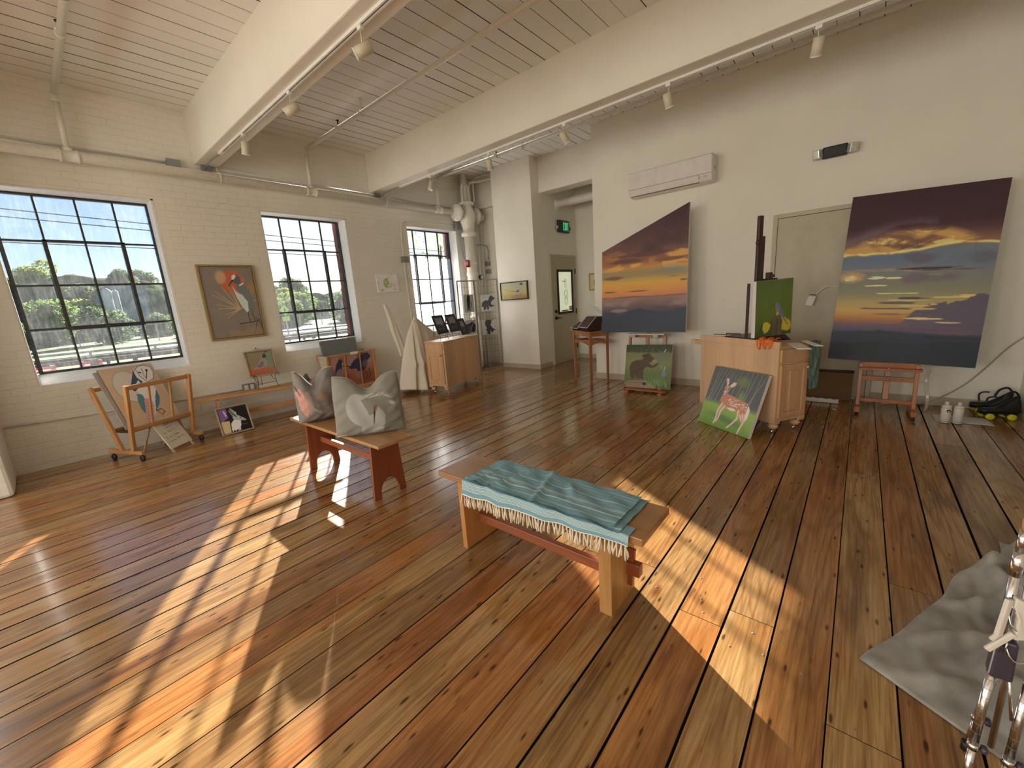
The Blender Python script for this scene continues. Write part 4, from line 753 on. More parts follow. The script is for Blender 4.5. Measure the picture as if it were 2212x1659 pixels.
# ---------------------------------------------------------------- bench with the towel (centre)
b2 = thing('bench', 'trestle bench of reddish wood with a striped towel laid over its seat', 'bench', (1.49, 1.17, 0))
bm = bmesh.new(); box(bm, -0.145, 0.145, -0.61, 0.60, 0.425, 0.458); obj('seat', bm, W_SEAT2, b2, bev=0.004)
bm = bmesh.new(); hexa(bm, [(-0.118, 0.44, 0), (0.148, 0.44, 0), (0.148, 0.475, 0), (-0.118, 0.475, 0), (-0.118, 0.44, 0.425), (0.13, 0.44, 0.425), (0.13, 0.475, 0.425), (-0.118, 0.475, 0.425)]); obj('leg', bm, W_LEGO, b2, bev=0.003)
bm = bmesh.new()
for a, b_ in ((-0.105, -0.045), (-0.045, 0.055), (0.075, 0.135)):
    hexa(bm, [(a, -0.455, 0), (b_, -0.455, 0), (b_, -0.395, 0), (a, -0.395, 0), (a, -0.455, 0.425), (b_, -0.455, 0.425), (b_, -0.395, 0.425), (a, -0.395, 0.425)])
box(bm, 0.054, 0.076, -0.455, -0.395, 0, 0.12); box(bm, 0.054, 0.076, -0.455, -0.395, 0.21, 0.425); obj('leg', bm, W_LEGV, b2, bev=0.003)
bm = bmesh.new(); box(bm, -0.012, 0.020, -0.40, 0.445, 0.125, 0.175); obj('stretcher', bm, W_CHERRYX, b2, bev=0.003)
bm = bmesh.new(); box(bm, 0.045, 0.085, -0.515, -0.43, 0.125, 0.185); obj('tenon', bm, W_CHERRY, b2, bev=0.003)
bm = bmesh.new(); hexa(bm, [(0.057, -0.475, 0.06), (0.073, -0.475, 0.06), (0.073, -0.455, 0.06), (0.057, -0.455, 0.06), (0.055, -0.490, 0.25), (0.075, -0.490, 0.25), (0.075, -0.455, 0.25), (0.055, -0.455, 0.25)]); obj('wedge', bm, W_CHERRY, b2, bev=0.002)
# towel: runs along the bench, its fringed side hanging over the front edge
M_TOWEL = paint_material('woven_towel', 0.95)
def towel_pic(stripes_top):
    p = Pic(150, 70, (92, 118, 116)); p.a *= (0.93+0.14*p.fbm(60, 60, 3, 2))[..., None]
    for v, w_, c in stripes_top:
        p.put((w_/2-np.abs(p.V-v))*p.ny+.5, c, .85)
    return p
twl = thing('towel', 'teal striped cotton towel with a cream knotted fringe, folded over the bench seat', 'towel', (1.49, 1.12, 0.4585))
def tw_top(off, x0, x1, y0, y1, h, sk=0.0, sd=0):
    def f(U, V):
        x = x0+(x1-x0)*V; y = y1+(y0-y1)*U + sk*(V-.5)
        cr = 0.010*np.exp(-((U-.20-.1*V)/.018)**2)+0.016*np.exp(-((U-.53+.10*V)/.022)**2)*(1-.3*V)+0.014*np.exp(-((U-.64-.05*np.sin(V*5))/.03)**2)*np.clip(1.2-np.abs(V-.6)*3, 0, 1)+0.007*np.exp(-((U-.08)/.02)**2)
        z = h + cr + 0.002*np.sin(U*31+V*7) + 0.0035*np.sin(V*9+U*13)**2
        return x, y, z
    return f
painted_grid('towel_top', towel_pic([(.27, .018, (190, 196, 180)), (.40, .055, (132, 140, 130)), (.60, .010, (176, 190, 184)), (.12, .012, (170, 186, 180)), (.86, .010, (160, 180, 176)), (.78, .008, (150, 172, 168))]), tw_top(0, -0.155, 0.142, -0.44, 0.40, 0.016), M_TOWEL, twl, smooth=True)
painted_grid('towel_middle', towel_pic([(.08, .02, (170, 186, 180))]), tw_top(0, -0.160, 0.146, -0.47, 0.43, 0.005), M_TOWEL, twl, smooth=True)
def tw_fold(U, V):   # front flap falling over the edge; V=1 on the seat, V=0 at the hem
    y = 0.44-0.95*U; s = V; drop = 0.085-0.045*U
    z = np.where(s > .5, 0.003+0*s, 0.003-(0.5-s)*2*drop); x = np.where(s > .5, -0.150+(s-.5)*0.12, -0.153-0.012*(0.5-s)*2-0.006*np.sin(U*26))
    return x, y, z+0.002*np.sin(U*40)
painted_grid('towel_flap', towel_pic([(.20+.05*k, .012, (206, 200, 168)) for k in range(6)]+[(.02, .03, (214, 206, 180))]), tw_fold, M_TOWEL, twl, smooth=True)
M_FRINGE = plain('cream_cotton_fringe', (0.78, 0.70, 0.55), 0.95, nscale=200, bmp=0.4)
rg = random.Random(11); protos = []
for k in range(4):
    bm = bmesh.new()
    for q in range(3):
        dx, dy = rg.uniform(-.003, .003), rg.uniform(-.004, .004); L = rg.uniform(0.048, 0.066)
        pts = smooth_pts([(0, 0, 0), (dx*.3, dy*.3, -0.012), (dx*1.2+rg.uniform(-.003, .003), dy*1.4, -L*.6), (dx*1.6, dy*2.2, -L)], 3); tube(bm, pts, [0.0022+0.0016*math.sin(min(1, i/3)*PI/2)*(1-0.4*i/len(pts)) for i in range(len(pts))], 5)
    lathe(bm, [(0.001, 0.002), (0.0036, -0.002), (0.0036, -0.007), (0.001, -0.011)], seg=6)
    me = bpy.data.meshes.new('tassel'); bm.to_mesh(me); bm.free(); me.materials.append(M_FRINGE); protos.append(me)
for k in range(52):
    U = (k+.5)/52; y = 0.44-0.95*U; dz = 0.003-(0.085-0.045*U)
    o = bpy.data.objects.new('tassel', protos[k % 4]); link(o, twl); o.location = (-0.166-0.006*math.sin(U*26), y+rg.uniform(-.003, .003), dz+0.002); o.rotation_euler = (rg.uniform(-.15, .15), rg.uniform(-.1, .12), rg.uniform(0, 6)); 
# ---------------------------------------------------------------- long bench against the brick wall
b3 = thing('bench', 'long pale wooden bench standing against the brick wall between the windows', 'bench', (1.17, 6.05, 0), R(-9))
bm = bmesh.new(); hexa(bm, [(-0.03, -0.12, 0.425), (1.27, -0.14, 0.410), (1.27, 0.12, 0.410), (-0.03, 0.12, 0.425), (-0.03, -0.12, 0.448), (1.27, -0.14, 0.437), (1.27, 0.12, 0.437), (-0.03, 0.12, 0.448)]); obj('seat', bm, W_HONEY, b3, bev=0.004)
for x in (0.17, 1.08):
    bm = bmesh.new(); hexa(bm, [(x-.014, -0.125, 0), (x+.014, -0.125, 0), (x+.014, 0.11, 0), (x-.014, 0.11, 0), (x-.014, -0.10, 0.41), (x+.014, -0.10, 0.41), (x+.014, 0.09, 0.41), (x-.014, 0.09, 0.41)]); obj('leg', bm, W_HONEYZ, b3, bev=0.003)
bm = bmesh.new(); box(bm, 0.10, 1.16, -0.014, 0.014, 0.165, 0.215); obj('stretcher', bm, W_HONEY, b3, bev=0.003)
def wire_easel(name, loc, rotz, label, w_=0.24, h=0.12, group=None, back=0.3):
    o = thing(name, label, 'display easel', loc, rotz, group)
    for s in (-1, 1):
        bm = bmesh.new(); x = s*w_*0.36
        tube(bm, smooth_pts([(x*1.25, -0.045, 0.002), (x*1.1, -0.04, 0.018), (x, -0.035, h*.6), (x*1.05, -0.030, h), (x*1.25, -0.035, h+0.03), (x*1.45, -0.04, h+0.01), (x*1.3, -0.04, h-0.008)], 4), 0.0033, 6)
        tube(bm, [(x, -0.035, h*.55), (x, 0.075, h*.7), (x*0.2, 0.150, h+back)], 0.003, 6); obj('front_leg', bm, M_IRON, o)
    bm = bmesh.new(); tube(bm, [(-w_*.36, -0.037, h*.42), (w_*.36, -0.037, h*.42)], 0.003, 6); obj('crossbar', bm, M_IRON, o)
    bm = bmesh.new(); tube(bm, [(0, 0.152, h+back), (0, 0.175, h*.6), (0, 0.185, 0.003)], 0.003, 6); lathe(bm, [(0.001, 0), (0.009, 0.006), (0.001, 0.02)], (0, 0.152, h+back), seg=8); obj('back_leg', bm, M_IRON, o)
    return o
wire_easel('wire_easel', (1.92, 6.01, 0.44), 0.0, 'black scrolled wire easel on the long bench holding the quail painting', 0.30, 0.155, back=0.36)
# narrow black picture seen on edge at the end of the long bench
bm = bmesh.new(); prism(bm, [(0, 0, 0), (0.40, 0, 0), (0.40, 0.14, 0.52), (0, 0.14, 0.52)], (0, 0.03, 0.008)); o = obj('leaning_panel', bm, M_BLKF, M=Matrix.Translation((2.40, 5.60, 0))@Matrix.Rotation(R(62), 4, 'Z'), bev=0.002)
tag(o, 'dark framed panel seen edge-on beside the cushions, leaning at the end of the long bench', 'panel')
# ---------------------------------------------------------------- rolling print racks
def caster(bm, x, y, r=0.032, w_=0.03):
    lathe(bm, [(r*0.5, -w_/2), (r, -w_/2+0.006), (r, w_/2-0.006), (r*0.5, w_/2)], (x, y, r), 'x', 14); box(bm, x-0.006, x+0.006, y-0.006, y+0.006, r, r*2+0.02)
rk = thing('print_rack', 'wooden rolling print rack with open bars below the left window', 'rack', (0.675, 5.895, 0), R(25))
for s in (-1, 1):
    bm = bmesh.new(); x = s*0.31; hexa(bm, [(x-.016, -0.27, 0.075), (x+.016, -0.27, 0.075), (x+.016, 0.21, 0.075), (x-.016, 0.21, 0.075), (x-.016, -0.27, 0.105), (x+.016, -0.27, 0.105), (x+.016, 0.21, 0.125), (x-.016, 0.21, 0.125)]); obj('foot', bm, W_HONEY, rk, bev=0.003)
    bm = bmesh.new(); bar(bm, (x, -0.138, 0.10), (x, -0.272, 0.80), 0.03, 0.045, (0, 1, 0)); obj('front_post', bm, W_HONEYZ, rk, bev=0.003)
    bm = bmesh.new(); bar(bm, (x, 0.020, 0.10), (x, 0.252, 0.78), 0.03, 0.045, (0, 1, 0)); obj('back_post', bm, W_HONEYZ, rk, bev=0.003)
    for y in (-0.24, 0.18):
        bm = bmesh.new(); caster(bm, x, y); obj('caster', bm, M_RUBBER, rk)
def fr_y(z): return -0.138-0.1914*(z-0.10)
def bk_y(z): return 0.020+0.341*(z-0.10)
for z, n in ((0.775, 'top_rail'), (0.335, 'bottom_rail')):
    bm = bmesh.new(); bar(bm, (-0.31, fr_y(z), z), (0.31, fr_y(z), z), 0.022, 0.045); obj(n, bm, W_HONEY, rk, bev=0.003)
    z2 = z-0.02; bm = bmesh.new(); bar(bm, (-0.31, bk_y(z2), z2), (0.31, bk_y(z2), z2), 0.022, 0.045); obj(n, bm, W_HONEY, rk, bev=0.003)
for x in (-0.105, 0.105):
    bm = bmesh.new(); bar(bm, (x, fr_y(0.335), 0.335), (x, fr_y(0.775), 0.775), 0.018, 0.018, (0, 1, 0)); obj('spindle', bm, W_HONEYZ, rk, bev=0.002)
    bm = bmesh.new(); bar(bm, (x, bk_y(0.315), 0.315), (x, bk_y(0.755), 0.755), 0.018, 0.018, (0, 1, 0)); obj('spindle', bm, W_HONEYZ, rk, bev=0.002)
bm = bmesh.new(); box(bm, -0.30, 0.30, -0.155, 0.085, 0.300, 0.310); obj('shelf', bm, W_DARK, rk)
def L2W(O, yaw, p):
    c, s_ = math.cos(R(yaw)), math.sin(R(yaw)); return (O[0]+p[0]*c-p[1]*s_, O[1]+p[0]*s_+p[1]*c, p[2])
RO = (0.675, 5.895)
M_PRINTEDGE = plain('stack_edge', (0.10, 0.085, 0.075), 0.6)
canvas_painting('owl_print', owl(), L2W(RO, 25, (-0.245, -0.075, 0.325)), L2W(RO, 25, (0.262, -0.075, 0.318)), L2W(RO, 25, (-0.262, 0.205, 0.955)), 0.012, 'large unframed barn owl print standing at the front of the left rack', mat=M_PRINT, side=M_PRINTEDGE)
for k, (dx, dy) in enumerate(((-0.02, 0.022), (0.01, 0.042))):
    bm = bmesh.new(); W_, H_ = 0.5, 0.66; prism(bm, [(0, 0, 0), (W_, 0, 0), (W_, 0, H_), (0, 0, H_)], (0, 0.009, 0))
    o = obj('backing_board', bm, M_PRINTEDGE if k else plain('grey_board', (0.42, 0.40, 0.37), 0.6), M=frame_M(L2W(RO, 25, (-0.255+dx, -0.075+dy, 0.325)), L2W(RO, 25, (0.25+dx, -0.075+dy, 0.325)), L2W(RO, 25, (-0.265+dx, 0.20+dy, 0.955)))); tag(o, 'pale grey board standing directly behind the owl print' if not k else 'dark board at the very back of the left rack, behind the grey one', 'board')
# second rack: canvas-sided bin
rk2 = thing('print_bin', 'wooden print bin with raven prints behind its slats, under the middle window', 'rack', (3.085, 5.87, 0))
for s in (-1, 1):
    x = s*0.378
    bm = bmesh.new(); bar(bm, (x, 0.02, 0.06), (x, -0.02, 0.745), 0.028, 0.035, (0, 1, 0)); obj('front_post', bm, W_HONEYZ, rk2, bev=0.003)
    bm = bmesh.new(); bar(bm, (x, 0.12, 0.06), (x, 0.29, 0.745), 0.028, 0.035, (0, 1, 0)); obj('back_post', bm, W_HONEYZ, rk2, bev=0.003)
    bm = bmesh.new(); box(bm, x-.015, x+.015, -0.10, 0.34, 0.035, 0.07); obj('foot', bm, W_HONEY, rk2, bev=0.003)
    bm = bmesh.new(); prism(bm, [(x-s*0.002, 0.0, 0.20), (x-s*0.002, 0.15, 0.20), (x-s*0.002, 0.285, 0.735), (x-s*0.002, -0.015, 0.735)], (s*0.004, 0, 0)); obj('end_panel', bm, plain('canvas_cloth', (0.50, 0.44, 0.35), 0.9, nscale=80, bmp=0.3), rk2)
for z, t in ((0.735, 0.022), (0.205, 0.05)):
    bm = bmesh.new(); bar(bm, (-0.378, -0.018+(0.735-z)*0.06, z), (0.378, -0.018+(0.735-z)*0.06, z), 0.022, t); obj('front_rail', bm, W_HONEY, rk2, bev=0.003)
    bm = bmesh.new(); bar(bm, (-0.378, 0.285-(0.735-z)*0.25, z), (0.378, 0.285-(0.735-z)*0.25, z), 0.022, t); obj('back_rail', bm, W_HONEY, rk2, bev=0.003)
for x in (-0.115, 0.135):
    bm = bmesh.new(); bar(bm, (x, 0.012, 0.205), (x, -0.018, 0.735), 0.02, 0.014, (0, 1, 0)); obj('slat', bm, W_HONEYZ, rk2, bev=0.002)
bm = bmesh.new(); box(bm, -0.36, 0.36, 0.02, 0.15, 0.17, 0.18); obj('shelf', bm, W_HONEY, rk2)
bm = bmesh.new(); box(bm, -0.02, 0.10, -0.034, -0.031, 0.715, 0.755); obj('price_card', bm, M_CANVAS, rk2)
canvas_painting('raven_print', ravens(), (2.73, 5.902, 0.182), (3.445, 5.902, 0.182), (2.73, 5.868, 0.722), 0.006, 'orange print of two ravens at the front of the slatted bin', mat=M_PRINT, side=M_PRINTEDGE)
framed_painting('grey_print', arcprint(), (2.752, 6.02, 0.36), (3.345, 6.02, 0.36), (2.765, 6.128, 0.955), 'dark grey mounted print with a pale arc, standing highest in the slatted bin', 0.022, 0.012, plain('grey_card', (0.30, 0.31, 0.29), 0.5), mat=M_PRINT)
# ---------------------------------------------------------------- little sandwich board
sb = thing('sandwich_board', 'little white folding sign with handwritten prices on the floor by the left rack', 'sign', (0, 0, 0))
BL, BR, TL = Vector((0.742, 5.575, 0.045)), Vector((0.968, 5.77, 0.045)), Vector((0.640, 5.70, 0.355))
Msb = frame_M(BL, BR, TL); Wb, Hb = wh(BL, BR, TL); M_SIGNW = plain('sign_white', (0.78, 0.75, 0.68), 0.5); W_PALE = wood('pale_pine', (0.60, 0.48, 0.30), (0.70, 0.57, 0.38), 0.5, 2)
bm = bmesh.new(); box(bm, 0, Wb, 0, 0.005, 0, Hb); o = obj('front_panel', bm, M_SIGNW, sb, bev=0.001); o.matrix_world = Msb
for x in (0.012, Wb-0.022):
    bm = bmesh.new(); box(bm, x-0.010, x+0.010, 0.004, 0.014, -0.052, Hb); o = obj('leg', bm, W_PALE, sb); o.matrix_world = Msb
    p0 = Msb @ Vector((x, 0.012, Hb-0.01)); p1 = p0 + (Msb.to_3x3() @ Vector((0, 1, 0))).normalized()*0.0; back = Vector((-0.65, 0.76, 0))*0.16
    bm = bmesh.new(); bar(bm, p0, Vector((p0.x+back.x*1.0, p0.y+back.y, 0.004)), 0.016, 0.010, (0.65, -0.76, 0)); obj('back_leg', bm, W_PALE, sb)
bm = bmesh.new(); rg = random.Random(21)
def scrawl(x, z, w_, n, s=0.009):
    pts = []
    for k in range(n*4+1):
        t = k/(n*4); pts.append((x+w_*t+0.3*s*math.sin(k*2.1), -0.0012, z+s*0.5*math.sin(k*PI/2+rg.uniform(-.5, .5))+rg.uniform(-.2, .35)*s))
    tube(bm, pts, 0.0011, 4)
scrawl(0.055, Hb-0.045, 0.18, 9); scrawl(0.10, Hb-0.080, 0.08, 5); scrawl(0.095, Hb-0.112, 0.10, 6)
scrawl(0.055, Hb-0.168, 0.012, 2, 0.016); scrawl(0.105, Hb-0.160, 0.05, 3, 0.010); tube(bm, [(0.165, -.0012, Hb-.150), (0.19, -.0012, Hb-.149)], .001, 4)
tube(bm, [(0.04, -.0012, Hb-.215), (0.048, -.0012, Hb-.208), (0.052, -.0012, Hb-.216), (0.040, -.0012, Hb-.232), (0.054, -.0012, Hb-.232)], .0015, 4)
scrawl(0.075, Hb-0.222, 0.045, 3, 0.010); scrawl(0.138, Hb-0.215, 0.010, 2, 0.014); scrawl(0.165, Hb-0.214, 0.045, 3, 0.010); scrawl(0.03, Hb-0.272, 0.10, 6); scrawl(0.148, Hb-0.262, 0.035, 2, 0.014); scrawl(0.19, Hb-0.258, 0.075, 4)
o = obj('handwriting', bm, M_BLACK, sb); o.matrix_world = Msb
# ---------------------------------------------------------------- rolling cabinets (same kind, two of them)
def cabinet(name, label, loc, rotz, rail, body, side):
    """x along the broad plain back (y = 0 faces the room), narrow panelled door on x = 0"""
    o = thing(name, label, 'cabinet', loc, rotz); L_, D_, z0, z1 = 0.93, 0.36, 0.125, 0.795
    bm = bmesh.new(); box(bm, 0, L_, 0, D_, z0, z1); obj('body', bm, body, o, bev=0.003)
    bm = bmesh.new()     # apron with stepped feet on the door side
    box(bm, 0, L_, 0, 0.02, z0-0.02, z0); box(bm, -0.002, 0.02, 0, 0.07, z0-0.022, z0+0.02); box(bm, -0.002, 0.02, D_-0.07, D_, z0-0.022, z0+0.02); obj('plinth', bm, body, o, bev=0.002)
    bm = bmesh.new(); box(bm, -0.012, L_+0.005, -0.006, D_+0.006, z1, z1+0.022); obj('top_board', bm, side, o, bev=0.003)
    if rail:
        bm = bmesh.new(); box(bm, -0.012, L_+0.002, -0.012, 0.010, z1+0.0, z1+0.062); obj('back_rail', bm, body, o, bev=0.003)
        bm = bmesh.new(); box(bm, L_, L_+0.16, 0.0, D_*0.7, z1-0.045, z1); obj('side_shelf', bm, body, o, bev=0.003)
    d = bmesh.new()
    a, b_, c, e = 0.025, D_-0.025, z0+0.035, z1-0.145
    for q in ((a, a+0.05, c, e), (b_-0.05, b_, c, e), (a+0.05, b_-0.05, c, c+0.055), (a+0.05, b_-0.05, e-0.055, e)): box(d, -0.020, 0.0, q[0], q[1], q[2], q[3])
    box(d, -0.010, 0.0, a+0.05, b_-0.05, c+0.055, e-0.055); m_ = (a+b_)/2; box(d, -0.018, 0.0, m_-0.05, m_+0.05, c+0.062, e-0.062)
    dr = obj('door', d, side, o, bev=0.002)
    bm = bmesh.new(); lathe(bm, [(0.006, 0), (0.006, -0.012), (0.015, -0.018), (0.014, -0.028), (0.004, -0.032)], (-0.020, b_-0.035 if rail else a+0.03, e-0.04), 'x', 12); obj('knob', bm, side, dr)
    bm = bmesh.new(); box(bm, -0.018, 0.0, 0.02, D_-0.02, z1-0.125, z1-0.012); obj('drawer', bm, side, o, bev=0.002)
    for x in (0.05, L_-0.05):
        for y in (0.05, D_-0.05):
            bm = bmesh.new(); lathe(bm, [(0.022, 0.102), (0.030, 0.098), (0.043, 0.080), (0.045, 0.068), (0.036, 0.052), (0.020, 0.044)], (x, y, 0), seg=20); f = obj('bun_foot', bm, side, o)
            bm = bmesh.new(); tube(bm, [(x, y, 0.05), (x, y, 0.030)], 0.006); lathe(bm, [(0.008, -0.010), (0.017, -0.008), (0.017, 0.008), (0.008, 0.010)], (x+0.006, y, 0.0175), 'x', 12); obj('caster', bm, M_CHROME, f)
    return o
c1 = cabinet('rolling_cabinet', 'maple cabinet on bun feet before the far window, small framed prints on top', (3.965, 4.735, 0), R(11), False, W_MAPLE, W_MAPLED)
# (second cabinet: mirrored so that its door end is on the other side)
c2 = cabinet('rolling_cabinet', 'maple cabinet on bun feet with a raised back rail, box easel and rags on top', (0, 0, 0), 0, True, W_MAPLE, W_MAPLED)
c2.matrix_world = Matrix.Translation((4.175, 0.505, 0)) @ Matrix.Rotation(R(57), 4, 'Z') @ Matrix.Diagonal((1, -1, 1, 1))
def cab2(x, y, z): return Vector(L2W((4.23, 0.51), 57, (x, y, z)))
# things on cabinet 2
bm = bmesh.new(); o = thing('box_easel', 'dark wooden box easel with a tall mast on the right-hand cabinet', 'easel', M=Matrix.Translation((4.23, 0.51, 0))@Matrix.Rotation(R(-33), 4, 'Z'))
box(bm, 0.0, 0.42, 0.30, 0.62, 0.818, 0.862); obj('easel_box', bm, W_DARK, o, bev=0.004)
bm = bmesh.new(); box(bm, 0.085, 0.135, 0.355, 0.385, 0.86, 1.97); obj('mast', bm, W_DARK, o, bev=0.006)
bm = bmesh.new(); box(bm, 0.135, 0.165, 0.355, 0.380, 0.86, 1.79); obj('mast_slide', bm, W_DARK, o, bev=0.004)
bm = bmesh.new(); box(bm, 0.06, 0.32, 0.335, 0.36, 1.375, 1.405); lathe(bm, [(0.012, 0), (0.024, 0.01), (0.02, 0.03)], (0.255, 0.345, 1.41), seg=10); box(bm, 0.21, 0.255, 0.335, 0.375, 1.40, 1.46); obj('top_clamp', bm, W_DARK, o, bev=0.003)
bm = bmesh.new(); lathe(bm, [(0.006, 0), (0.022, 0.008), (0.022, 0.018), (0.008, 0.024)], (0.075, 0.365, 1.735), 'x', 10); obj('knob', bm, W_DARK, o)
bm = bmesh.new(); box(bm, -0.055, -0.040, 0.30, 0.325, 0.862, 1.37); obj('side_batten', bm, W_DARK, o, bev=0.002)
bm = bmesh.new(); prism(bm, [(0.42, 0.30, 0.862), (0.50, 0.30, 0.80), (0.42, 0.30, 0.80)], (0, 0.25, 0)); obj('bracket', bm, W_DARK, o)
M_ORANGE = plain('orange_cloth', (0.72, 0.16, 0.02), 0.9, nscale=40, var=0.2, bmp=0.5); M_GREENRAG = plain('green_rag', (0.10, 0.15, 0.125), 0.9, var=0.25, nscale=30, bmp=0.5)
def rag_cloth(name, label, fn, mat, nu=40, nv=30, th=0.004):
    bm = bmesh.new(); grid(bm, nu, nv, fn); o = obj(name, bm, mat, fix=True, solid=th); return tag(o, label, 'cloth')
def fo(u, v):
    x = 0.015+0.17*u; L = 0.035+0.03*math.sin(u*9)**2+0.02*u
    if v < .5: y, z = 0.005+(0.5-v)*0.16+0.01*math.sin(u*11), 0.862+0.010*math.sin(u*14+v*9)+0.010
    else: y, z = 0.058+0.008*math.sin(u*12)+0.004, 0.870-(v-.5)*2*L*(1+.3*math.sin(u*17))
    if v < .5: y = 0.07-(0.5-v)*0.2
    return cab2(x, y+0.006*math.sin(u*23+v*5), z+0.004*math.sin(u*31))
rag_cloth('orange_cloth', 'crumpled orange cloth draped over the back rail of the cabinet', fo, M_ORANGE)
def fg(u, v):
    a = u*2*PI; sw = 0.05*(0.55+0.45*math.sin(min(1, v*1.6+.25)*PI*.75)); tw = 0.4*math.sin(v*5)
    rr = 1+0.28*math.sin(a*4+v*6)+0.15*math.sin(a*7-v*9)
    return cab2(-0.075+0.022*math.cos(a+tw)*rr*(0.6+sw*8), -0.325+sw*math.sin(a+tw)*rr-0.01*v, 0.835-0.43*v-0.008*math.sin(a*3))
rag_cloth('green_rag', 'faded green rag hanging from the corner of the right-hand cabinet', fg, M_GREENRAG, 48, 30, 0.003)
M_PAPER = plain('white_card', (0.80, 0.79, 0.76), 0.6)
for nm, lb, q, zz in (('canvas_panel', 'white canvas board jutting over the cabinet corner beside the green rag', [(-0.235, 0.085), (-0.30, 0.02), (-0.03, -0.20), (0.035, -0.13)], (0.818, 0.826)), ('canvas_panel', 'narrow white board end sticking out beyond the green rag', [(-0.245, -0.09), (-0.285, -0.13), (0.0, -0.33), (0.03, -0.29)], (0.827, 0.833)), ('palette_tray', 'small white palette tray on the side shelf of the cabinet', [(0.95, -0.20), (1.05, -0.20), (1.05, -0.03), (0.95, -0.03)], (0.796, 0.812))):
    bm = bmesh.new(); ps = [cab2(a, b_, z) for z in zz for a, b_ in q]
    hexa(bm, ps); tag(obj(nm, bm, M_PAPER, bev=0.001), lb, 'tray' if 'tray' in nm else 'board')
M_BRUSH = plain('brush_handle', (0.05, 0.03, 0.02), 0.3)
for k, (a, b_, lb) in enumerate((((0.80, -0.03, 0.864), (0.56, -0.09, 0.868), 'thin dark paintbrush lying along the cabinet rail'), ((0.62, -0.02, 0.885), (0.47, -0.05, 0.887), 'black bar of a wire rest beside the box easel'), ((0.92, -0.05, 0.818), (1.06, -0.13, 0.818), 'dark paintbrush lying on the palette tray'))):
    bm = bmesh.new(); tube(bm, [cab2(*a), cab2(*b_)], 0.004 if k != 1 else 0.006, 6)
    if k == 1:
        for t in (0.02, 0.98): p_ = cab2(*a).lerp(cab2(*b_), t); tube(bm, [p_, p_-Vector((0, 0, 0.065))], 0.003, 6)
    tag(obj(('paintbrush', 'wire_rest', 'paintbrush')[k], bm, M_BRUSH), lb, 'paintbrush' if k != 1 else 'rest')
# small framed prints on cabinet 1
def cab1(x, y, z): return L2W((3.97, 4.74), 11, (x, y, z))
for k, (x0, x1, zt, zb, lb) in enumerate(((0.0, 0.255, 1.20, 0.925, 'leftmost of the three black-matted prints on the maple cabinet'), (0.315, 0.565, 1.195, 0.925, 'middle one of the three black-matted prints on the maple cabinet'), (0.60, 0.785, 1.10, 0.845, 'rightmost and lowest of the three black-matted prints on the maple cabinet'))):
    sh = 0.04 if k < 2 else 0.06
    framed_painting('small_print', bearprint(4+k), cab1(x0+sh, 0.10, zb), cab1(x1+sh, 0.10, zb), cab1(x0-sh*.3, 0.20, zt), lb, 0.012, 0.015, M_BLKF, mat=M_PRINT, mount=0.028, mmat=M_MATB, cat='print', group='black-matted prints on the maple cabinet')
    if k < 2: q = cab1((x0+x1)/2+sh, 0.14, 0.819); wire_easel('wire_easel', q, R(11), 'black wire easel under the %s black-matted print' % ('leftmost', 'middle')[k], 0.24, 0.095, 'wire easels on the maple cabinet', 0.2)
# ---------------------------------------------------------------- covered easel
M_DRAPE = plain('cream_drape', (0.74, 0.68, 0.58), 0.95, nscale=70, bmp=0.2)
dr = thing('covered_easel', 'easel hidden under a cream cloth sheet by the far window', 'easel', (4.0, 5.45, 0))
def fd(u, v):
    a = u*2*PI; ca, sa = math.cos(a), math.sin(a)
    # ridge from the apex down to the right shoulder
    t = max(0.0, ca); rx, ry, rz = 0.04+0.46*t**1.3, 0.02-0.02*t, 1.215-0.39*t**1.3
    if ca < 0: rx, rz = 0.04-0.10*(-ca), 1.215-0.17*(-ca)
    hx, hy = (0.38 if ca > 0 else 0.37)*ca, 0.24*sa; hz = 0.055+0.03*math.sin(a*2+1)+(0.06 if ca > .3 else 0)
    b_ = v**0.75; x = rx*(1-b_)+hx*b_*(0.94 if ca > 0 else 1); x = max(x, rx*(1-v)) if ca > .6 else x
    f = 0.024*v*(math.sin(a*9+v*2)+0.7*math.sin(a*15+1)); f *= 1.5; y = ry*(1-b_)+hy*b_+f*(0.4+0.6*abs(sa)); x += f*ca*0.8
    if sa < 0 and ca < 0.2: y += -0.03*math.exp(-((v-.62)/.06)**2)
    return (x, y, rz*(1-v)+hz*v)
bm = bmesh.new(); grid(bm, 120, 40, fd, wrap=True); obj('cloth_sheet', bm, M_DRAPE, dr, solid=0.004)
bm = bmesh.new()
def ft(u, v):
    wd = 0.075+0.16*v*(1-v)+0.06*v; x = -0.20+wd*u+0.06*v; w_ = math.sin(u*PI); return (x+0.006*math.sin(v*9), 0.50-0.22*v-0.03*w_+0.010*math.sin(u*14+v*3), 1.42-0.85*v-0.05*u*(1-v)*0)
grid(bm, 10, 40, ft); obj('hanging_cloth', bm, M_DRAPE, dr, solid=0.004)
for x, y in ((-0.10, -0.16), (0.16, -0.14), (0.03, 0.14)):
    bm = bmesh.new(); tube(bm, [(x, y, 0.0), (x*.6, y*.4, 0.6), (0.02, 0.0, 1.14)], 0.014, 8); obj('leg', bm, W_PALE, dr)
bm = bmesh.new(); box(bm, -0.02, 0.30, -0.01, 0.01, 0.66, 0.69); obj('crossbar', bm, W_PALE, dr)
